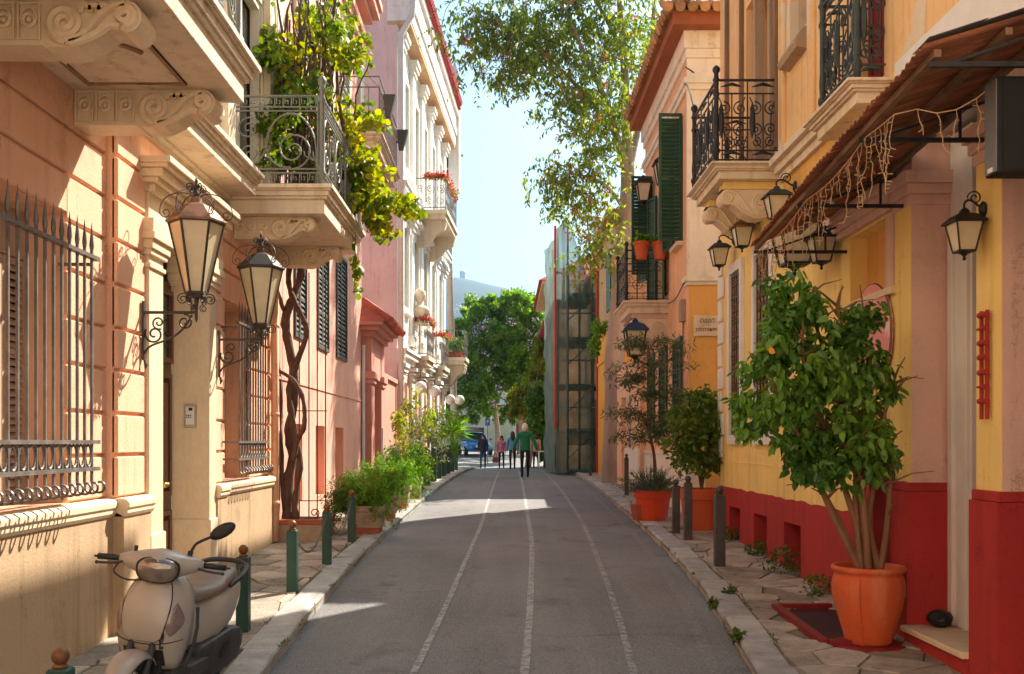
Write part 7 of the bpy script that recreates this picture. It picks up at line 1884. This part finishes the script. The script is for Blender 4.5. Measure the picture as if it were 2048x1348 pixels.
# headset, turned a little towards the street
sgp = lambda v, p: abs(v) ** p * (1 if v > 0 else -1)
yawH = R(14); pivot = Vector((0, -.36, 0))
def turn(b): b.v = [((v[0]) * math.cos(yawH) - (v[1] + .36) * math.sin(yawH), (v[0]) * math.sin(yawH) + (v[1] + .36) * math.cos(yawH) - .36, v[2]) for v in b.v]; return b
hs = [(-.245, -.385, 1.005, .026, .026), (-.20, -.39, 1.005, .042, .045), (-.14, -.40, 1.0, .068, .064), (-.08, -.42, .995, .098, .088), (0, -.43, .995, .11, .102), (.08, -.42, .995, .098, .088), (.14, -.40, 1.0, .068, .064), (.20, -.39, 1.005, .042, .045), (.245, -.385, 1.005, .026, .026)]
b = MB(); b.loft([[(x, yc - ry * math.cos(2*PI*i/18) * (1.12 if math.cos(2*PI*i/18) > 0 else .85), zc + rz * math.sin(2*PI*i/18)) for i in range(18)] for x, yc, zc, ry, rz in hs]); turn(b).build("handlebar_cowl", M['scoot'], S, smooth=True, **A)
b = MB(); b.loft([[(.085*c_, -.40 + .04*s_, z) for c_, s_ in [(math.cos(2*PI*i/12), math.sin(2*PI*i/12)) for i in range(12)]] for z in (.86, .93)]); b.build("steering_neck", M['scoot'], S, smooth=True, **A)
b = MB(); b.loft([[(.120*k*sgp(math.cos(2*PI*i/24), .75), -.490 - d, .985 + (.066 if math.sin(2*PI*i/24) > 0 else .088)*k*sgp(math.sin(2*PI*i/24), .8)) for i in range(24)] for k, d in ((1.05, 0), (1.05, .026), (1.0, .030), (.98, .02))]); turn(b).build("headlamp_bezel", M['black'], S, smooth=True, **A)
b = MB(); b.loft([[(.118*k*sgp(math.cos(2*PI*i/24), .75), -.502 - d, .985 + (.064 if math.sin(2*PI*i/24) > 0 else .086)*k*sgp(math.sin(2*PI*i/24), .8)) for i in range(24)] for k, d in ((1.0, .0), (.98, .02), (.85, .036), (.6, .047), (.3, .052), (.05, .053))]); turn(b).build("headlamp", M['lens'], S, smooth=True, **A)
for s_ in (-1, 1):
    b = MB(); b.tube([(s_*.24, -.385, 1.005), (s_*.29, -.375, 1.005), (s_*.375, -.36, 1.0)], [.017, .019, .019], 10); b.lathe([(.021, 0), (.023, .004), (.021, .01)], (s_*.378, -.36, .995), 8); turn(b).build("grip", M['black'], S, smooth=True, **A)
    b = MB(); b.tube(smoothpath([(s_*.22, -.42, .99), (s_*.28, -.445, .982), (s_*.36, -.43, .975)], 5), .008, 6); b.ball((s_*.365, -.43, .975), .012, 6, 4); turn(b).build("brake_lever", M['dgrey'], S, smooth=True, **A)
b = MB(); b.tube(smoothpath([(.15, -.37, 1.05), (.165, -.37, 1.10), (.19, -.36, 1.14), (.27, -.33, 1.185)], 5), .009, 6); b.tube([(.15, -.37, 1.04), (.157, -.37, 1.085)], .017, 8); mr_ = turn(b).build("mirror", M['black'], S, smooth=True, **A)
b = MB(); L = []
for k, d in ((.5, -.02), (.85, -.018), (1.0, -.006), (1.0, .006)): L.append([(.325 + .072*k*math.cos(2*PI*i/14) + .02*k*math.sin(2*PI*i/14), -.33 + d, 1.225 + .058*k*math.sin(2*PI*i/14) + .022*k*math.cos(2*PI*i/14)) for i in range(14)])
b.loft(L); turn(b).build("mirror_head", M['black'], mr_, smooth=True, **A)
b = MB(); b.tube([(-.16, -.38, 1.05), (-.16, -.38, 1.09)], .011, 8); turn(b).build("mirror_stub", M['black'], S, **A)
b = MB(); b.tube(smoothpath([(-.24, -.41, .985), (-.26, -.44, .93), (-.18, -.45, .89), (-.08, -.45, .90)], 5), .006, 5); turn(b).build("brake_cable", M['black'], S, **A)
b = MB(); b.tube([(.12, .12, .24), (.24, .10, .02)], .012, 6); b.build("side_stand", M['dgrey'], S, **A)
b = MB(); b.box(-.10, .10, -.47, -.40, .30, .46); b.build("inner_guard", M['black'], S, **A)

# ------------------------------------------------------------------ people walking at the top of the rise
M['skin'] = mat("skin", H('#b98468'), .6, .06, 4, 0)
def clothm(n, c): return mat(n, c, .85, .12, 8, .2, 60)
def skinned(V, E, Rd, root, name):
    me = bpy.data.meshes.new(name); me.from_pydata(V, E, []); ob = bpy.data.objects.new(name, me); col.objects.link(ob)
    ob.modifiers.new("skin", 'SKIN'); 
    for i, r in enumerate(Rd): me.skin_vertices[0].data[i].radius = (r if isinstance(r, tuple) else (r, r))
    me.skin_vertices[0].data[root].use_root = True
    ss = ob.modifiers.new("sub", 'SUBSURF'); ss.levels = 2; ss.render_levels = 2
    dg = bpy.context.evaluated_depsgraph_get(); dg.update(); m2 = bpy.data.meshes.new_from_object(ob.evaluated_get(dg)); bpy.data.objects.remove(ob); m2.name = name
    m2.polygons.foreach_set("use_smooth", [True] * len(m2.polygons)); return m2
def person(label, x, y, h, rz, top, trousers, hair, stride=.18, long_hair=False, bag=None, arms=(.10, .10), coat=.80, scarf=None, z=None, spread=0.0):
    T = thing("person", label, "person", (x, y, zr(y) + .005 if z is None else z), rz, "people walking at the top of the street")
    s = h / 1.7; w = lambda a, b_, c: (a * s, b_ * s, c * s)
    hipz, st = .92, stride
    V = [w(0, 0, hipz), w(0, .0, 1.08), w(0, .01, 1.26), w(0, .0, 1.40), w(0, .01, 1.475), w(0, .02, 1.56), w(0, .01, 1.655),
         w(-.09, 0, .88), w(-.10, -st*.35, .49), w(-.10, -st, .085), w(-.105, -st + .11, .03),
         w(.09, 0, .88), w(.10, st*.45, .49), w(.10, st*.9, .085), w(.105, st*.9 + .11, .03),
         w(-.175, 0, 1.37), w(-.215 - spread*.5, arms[0]*.4 - .03, 1.12), w(-.225 - spread, arms[0], .89), w(-.225 - spread*1.2, arms[0] + .025, .80),
         w(.175, 0, 1.37), w(.215 + spread*.5, -arms[1]*.4 - .03, 1.12), w(.225 + spread, -arms[1], .89), w(.225 + spread*1.2, -arms[1] + .025, .80)]
    E = [(0, 1), (1, 2), (2, 3), (3, 4), (4, 5), (5, 6), (0, 7), (7, 8), (8, 9), (9, 10), (0, 11), (11, 12), (12, 13), (13, 14), (3, 15), (15, 16), (16, 17), (17, 18), (3, 19), (19, 20), (20, 21), (21, 22)]
    Rr = [(.15, .11), (.135, .095), (.15, .105), (.11, .08), .052, (.078, .092), (.062, .072), .085, .058, .042, .035, .085, .058, .042, .035, .055, .043, .034, (.035, .022), .055, .043, .034, (.035, .022)]
    Rr = [tuple(q * s for q in r) if isinstance(r, tuple) else r * s for r in Rr]
    me = skinned(V, E, Rr, 0, "body")
    shoe = clothm("dark_shoes", (.03, .025, .02))
    for m in (trousers, M['skin'], top, shoe): me.materials.append(m)
    for p in me.polygons:
        zc = p.center[2] / s; xc = abs(p.center[0]) / s
        p.material_index = 3 if zc < .09 else 1 if (zc > 1.45 or (zc < .86 and xc > .185)) else 2 if (zc > 1.0 or xc > .17) else 0
    ob = bpy.data.objects.new("body", me); col.objects.link(ob); ob.parent = T
    Vj = [w(0, 0, coat), w(0, 0, 1.06), w(0, .01, 1.26), w(0, 0, 1.39), V[15], V[16], V[17], V[19], V[20], V[21]]
    Ej = [(0, 1), (1, 2), (2, 3), (3, 4), (4, 5), (5, 6), (3, 7), (7, 8), (8, 9)]
    Rj = [(.205, .15), (.165, .125), (.175, .13), (.13, .10), .075, .062, .052, .075, .062, .052]; Rj = [tuple(q * s for q in r) if isinstance(r, tuple) else r * s for r in Rj]
    mj = skinned(Vj, Ej, Rj, 1, "jacket"); mj.materials.append(top); oj = bpy.data.objects.new("jacket", mj); col.objects.link(oj); oj.parent = T
    hb_ = MB(); L = []
    for i in range(8):
        a = R(-25 + 115 * i / 7.02); L.append([(s * (.098 * math.cos(a) * math.cos(2*PI*k/14)), s * (-.012 + .115 * math.cos(a) * math.sin(2*PI*k/14)), s * (1.585 + .125 * math.sin(a) - (.09 if i == 0 and math.sin(2*PI*k/14) < .1 else 0) + (.05 if i < 2 and math.sin(2*PI*k/14) > .6 else 0))) for k in range(14)])
    hb_.loft(L); hb_.build("hair", hair, T, smooth=True, world=False)
    if long_hair: q = MB(); q.loft([[(s * ww * math.cos(2*PI*k/12), s * (-.075 + .045 * math.sin(2*PI*k/12)), s * zz) for k in range(12)] for zz, ww in ((1.28, .05), (1.36, .095), (1.48, .11), (1.6, .09))]); q.build("long_hair", hair, T, smooth=True, world=False)
    nb = MB(); nb.ball(w(0, .115, 1.565), .016 * s, 6, 4, sz=1.4); nb.build("nose", M['skin'], T, smooth=True, world=False)
    ey = MB(); ey.ball(w(-.035, .098, 1.595), .010 * s, 6, 4); ey.ball(w(.035, .098, 1.595), .010 * s, 6, 4); ey.build("eyes", M['black'], T, world=False)
    mo = MB(); mo.tube([w(-.025, .100, 1.528), w(0, .106, 1.526), w(.025, .100, 1.528)], .006 * s, 4); mo.build("mouth", clothm("lips", (.35, .12, .10)), T, world=False)
    for sg in (-1, 1):
        ix = 18 if sg < 0 else 22; hd = Vector(V[ix]); fb = MB()
        for k in range(4): fb.tube([hd + Vector(((k - 1.5) * .006, (k - 1.5) * .016 * s, -.015)), hd + Vector(((k - 1.5) * .006 - sg * .006, (k - 1.5) * .017 * s, -.05 * s)), hd + Vector((-sg * .018, (k - 1.5) * .016 * s + .008, (-.082 + .006 * abs(k - 1.4)) * s))], [.009 * s, .0085 * s, .006 * s], 5)
        fb.tube([hd + Vector((0, .02 * s, .02 * s)), hd + Vector((-sg * .01, .042 * s, -.01 * s)), hd + Vector((-sg * .014, .045 * s, -.035 * s))], [.011 * s, .009 * s, .007 * s], 5)
        fb.build("fingers", M['skin'], T, smooth=True, world=False)
    return T
grey = mat("white_hair", (.72, .70, .66), .7, .1, 20, .3, 60, stretch=(1, 1, .2)); dark = mat("dark_hair", (.03, .02, .015), .5, .2, 20, .2, 60, stretch=(1, 1, .2)); brown = mat("brown_hair", (.07, .03, .018), .5, .2, 20, .2, 60, stretch=(1, 1, .2))
green = clothm("green_jacket", (.018, .20, .085)); navy = clothm("navy_jumper", (.022, .022, .03)); denim = clothm("denim", (.035, .055, .10)); bluej = clothm("pale_denim_jacket", (.10, .26, .42)); pinkt = clothm("rose_top", (.42, .12, .16)); blk = clothm("black_trousers", (.02, .018, .022)); tan = clothm("tan_shirt", (.40, .22, .14))
gx = Xp(1050, 33); person("white-haired person in a green jacket walking away up the street", gx, 33, 1.80, R(4), green, blk, grey, .14, arms=(.12, .10), coat=.82, long_hair=False, spread=.13)
person("stocky person in dark jumper and jeans walking down past the parked blue car", Xp(966, 51), 51, 1.76, R(178), navy, denim, dark, .10, arms=(.06, .05))
person("person in a rose top and dark cardigan carrying a red-brown bag", Xp(1003, 50.5), 50.5, 1.66, R(175), pinkt, blk, dark, .14, long_hair=True)
person("long-haired person in a pale blue denim jacket walking away", Xp(1025, 44), 44, 1.70, R(6), bluej, blk, brown, .12, long_hair=True, coat=.86)
person("person partly hidden behind the green jacket, in a tan shirt", Xp(1072, 48), 48, 1.68, R(-10), tan, blk, brown, .10)
HB = thing("handbag", "red-brown handbag held beside the rose top", "handbag", (Xp(990, 50.4), 50.4, zr(50.4) + .30))
b = MB(); z = zr(50.4); xx = Xp(991, 50.3)
b.loft([[(xx - w_, 50.2, z + q), (xx + w_, 50.2, z + q), (xx + w_, 50.32, z + q), (xx - w_, 50.32, z + q)] for q, w_ in ((.30, .13), (.34, .16), (.55, .13), (.58, .11))]); b.build("bag", clothm("brown_leather", (.20, .05, .035)), HB, bevel=.01)
b = MB(); b.tube(bez((xx - .07, 50.26, z + .57), (xx - .06, 50.26, z + .82), (xx + .06, 50.26, z + .82), (xx + .07, 50.26, z + .57), 10), .012, 5); b.build("handle", clothm("brown_strap", (.14, .04, .03)), HB)

# ------------------------------------------------------------------ blue parked car
M['carblue'] = mat("blue_car_paint", (.02, .16, .46), .22, .05, 3, 0, coat=.5, spec=.5)
CR = thing("blue_car", "bright blue hatchback parked facing the street at its far end", "car", (-2.0, 64.5, zp(64.5) - .07), R(12))
def cl(y, w, z0, z1, p=4): return ell(y, w, z0, z1, 20, p)
b = MB(); b.loft([cl(y, w, z0, z1) for y, w, z0, z1 in ((-1.95, .62, .34, .66), (-1.88, .76, .26, .74), (-1.5, .84, .22, .86), (-.9, .86, .22, .95), (0, .87, .22, .98), (1.2, .86, .22, 1.0), (1.75, .80, .26, .98), (1.9, .66, .36, .85))]); b.build("body", M['carblue'], CR, smooth=True, **A)
b = MB(); b.loft([cl(y, w, z0, z1, 5) for y, w, z0, z1 in ((-1.0, .66, .88, .98), (-.5, .68, .90, 1.36), (-.1, .69, .9, 1.48), (.9, .69, .9, 1.50), (1.5, .65, .9, 1.38), (1.8, .60, .9, 1.0))]); b.build("cabin", M['carblue'], CR, smooth=True, **A)
b = MB(); b.add([(-.58, -1.0, .985), (.58, -1.0, .985), (.52, -.36, 1.425), (-.52, -.36, 1.425)], [(0, 1, 2, 3)]); b.v = [(v[0], v[1] - .02, v[2] + .02) for v in b.v]; b.build("windscreen", M['darkglass'], CR, **A)
for s_ in (-1, 1):
    b = MB(); b.add([(s_*.70, -.6, 1.0), (s_*.72, 1.3, 1.0), (s_*.69, 1.2, 1.36), (s_*.695, -.15, 1.40)], [(0, 1, 2, 3)]); b.build("side_window", M['darkglass'], CR, **A)
    b = MB(); b.ball((s_*.60, -1.80, .66), .15, 12, 8, sx=1.2, sy=.6, sz=.75); b.build("headlight", M['lens'], CR, smooth=True, **A)
    b = MB(); b.ball((s_*.95, -.62, 1.02), .10, 8, 6, sy=.6, sz=.8); b.build("door_mirror", M['carblue'], CR, smooth=True, **A)
    for y in (-1.25, 1.2):
        b = MB(); b.lathe([(.14, -.1), (.27, -.11), (.31, -.07), (.31, .07), (.27, .11), (.14, .1)], (0, 0, 0), 20); b.v = [(s_*.78 + v[2], y + v[0], .31 + v[1]) for v in b.v]; wh = b.build("wheel", M['tyre'], CR, smooth=True, **A)
        b = MB(); b.lathe([(.02, -.115), (.18, -.115), (.18, .115), (.02, .115)], (0, 0, 0), 14); b.v = [(s_*.78 + v[2], y + v[0], .31 + v[1]) for v in b.v]; b.build("rim", M['steel'], wh, **A)
b = MB(); b.box(-.45, .45, -1.98, -1.94, .36, .50); b.build("grille", M['black'], CR, **A)
b = MB(); b.box(-.26, .26, -1.985, -1.965, .52, .63); b.build("number_plate", M['white'], CR, **A)
# ------------------------------------------------------------------ unseen houses added behind the viewpoint to bounce daylight up the lane
BH = thing("bounce_house_front", "cream rendered house front added unseen behind the viewpoint to bounce sunlight", "house", (0, -8, -.4))
bw = [(x - .55, x + .55, z, z + 1.7) for x in (-8, -5.2, -2.4, .4, 3.2, 6.0, 8.8) for z in (1.2, 4.6, 8.0)]
xs_ = sorted({-10.5, 11.0} | {h[0] for h in bw} | {h[1] for h in bw}); b = MB()
for a, c in zip(xs_, xs_[1:]):
    cur = -.8
    for h in sorted([h for h in bw if h[0] <= a + 1e-6 and h[1] >= c - 1e-6], key=lambda h: h[2]):
        b.box(a, c, -8.4, -8, cur, h[2]); cur = h[3]
    b.box(a, c, -8.4, -8, cur, 11.5)
b.build("wall", mat("cream_render", (.76, .66, .53), .9, .08, 1, .1, 30), BH)
for h in bw: xbox("window", M['shutter'], h[0], h[1], -8.25, -8.2, h[2], h[3], BH)
xbox("cornice", M['marblew'], -10.7, 11.2, -8.6, -7.7, 11.5, 11.8, BH)
b = MB(); b.box(XL - 6, XL - .02, -8, 1.48, -1.2, 9.6); tag(b.build("bounce_house_block", M['stucco']), "plain peach stucco house added out of view to bounce sunlight across the street", "house")  # unseen block, added to throw sunlight back onto the right-hand walls
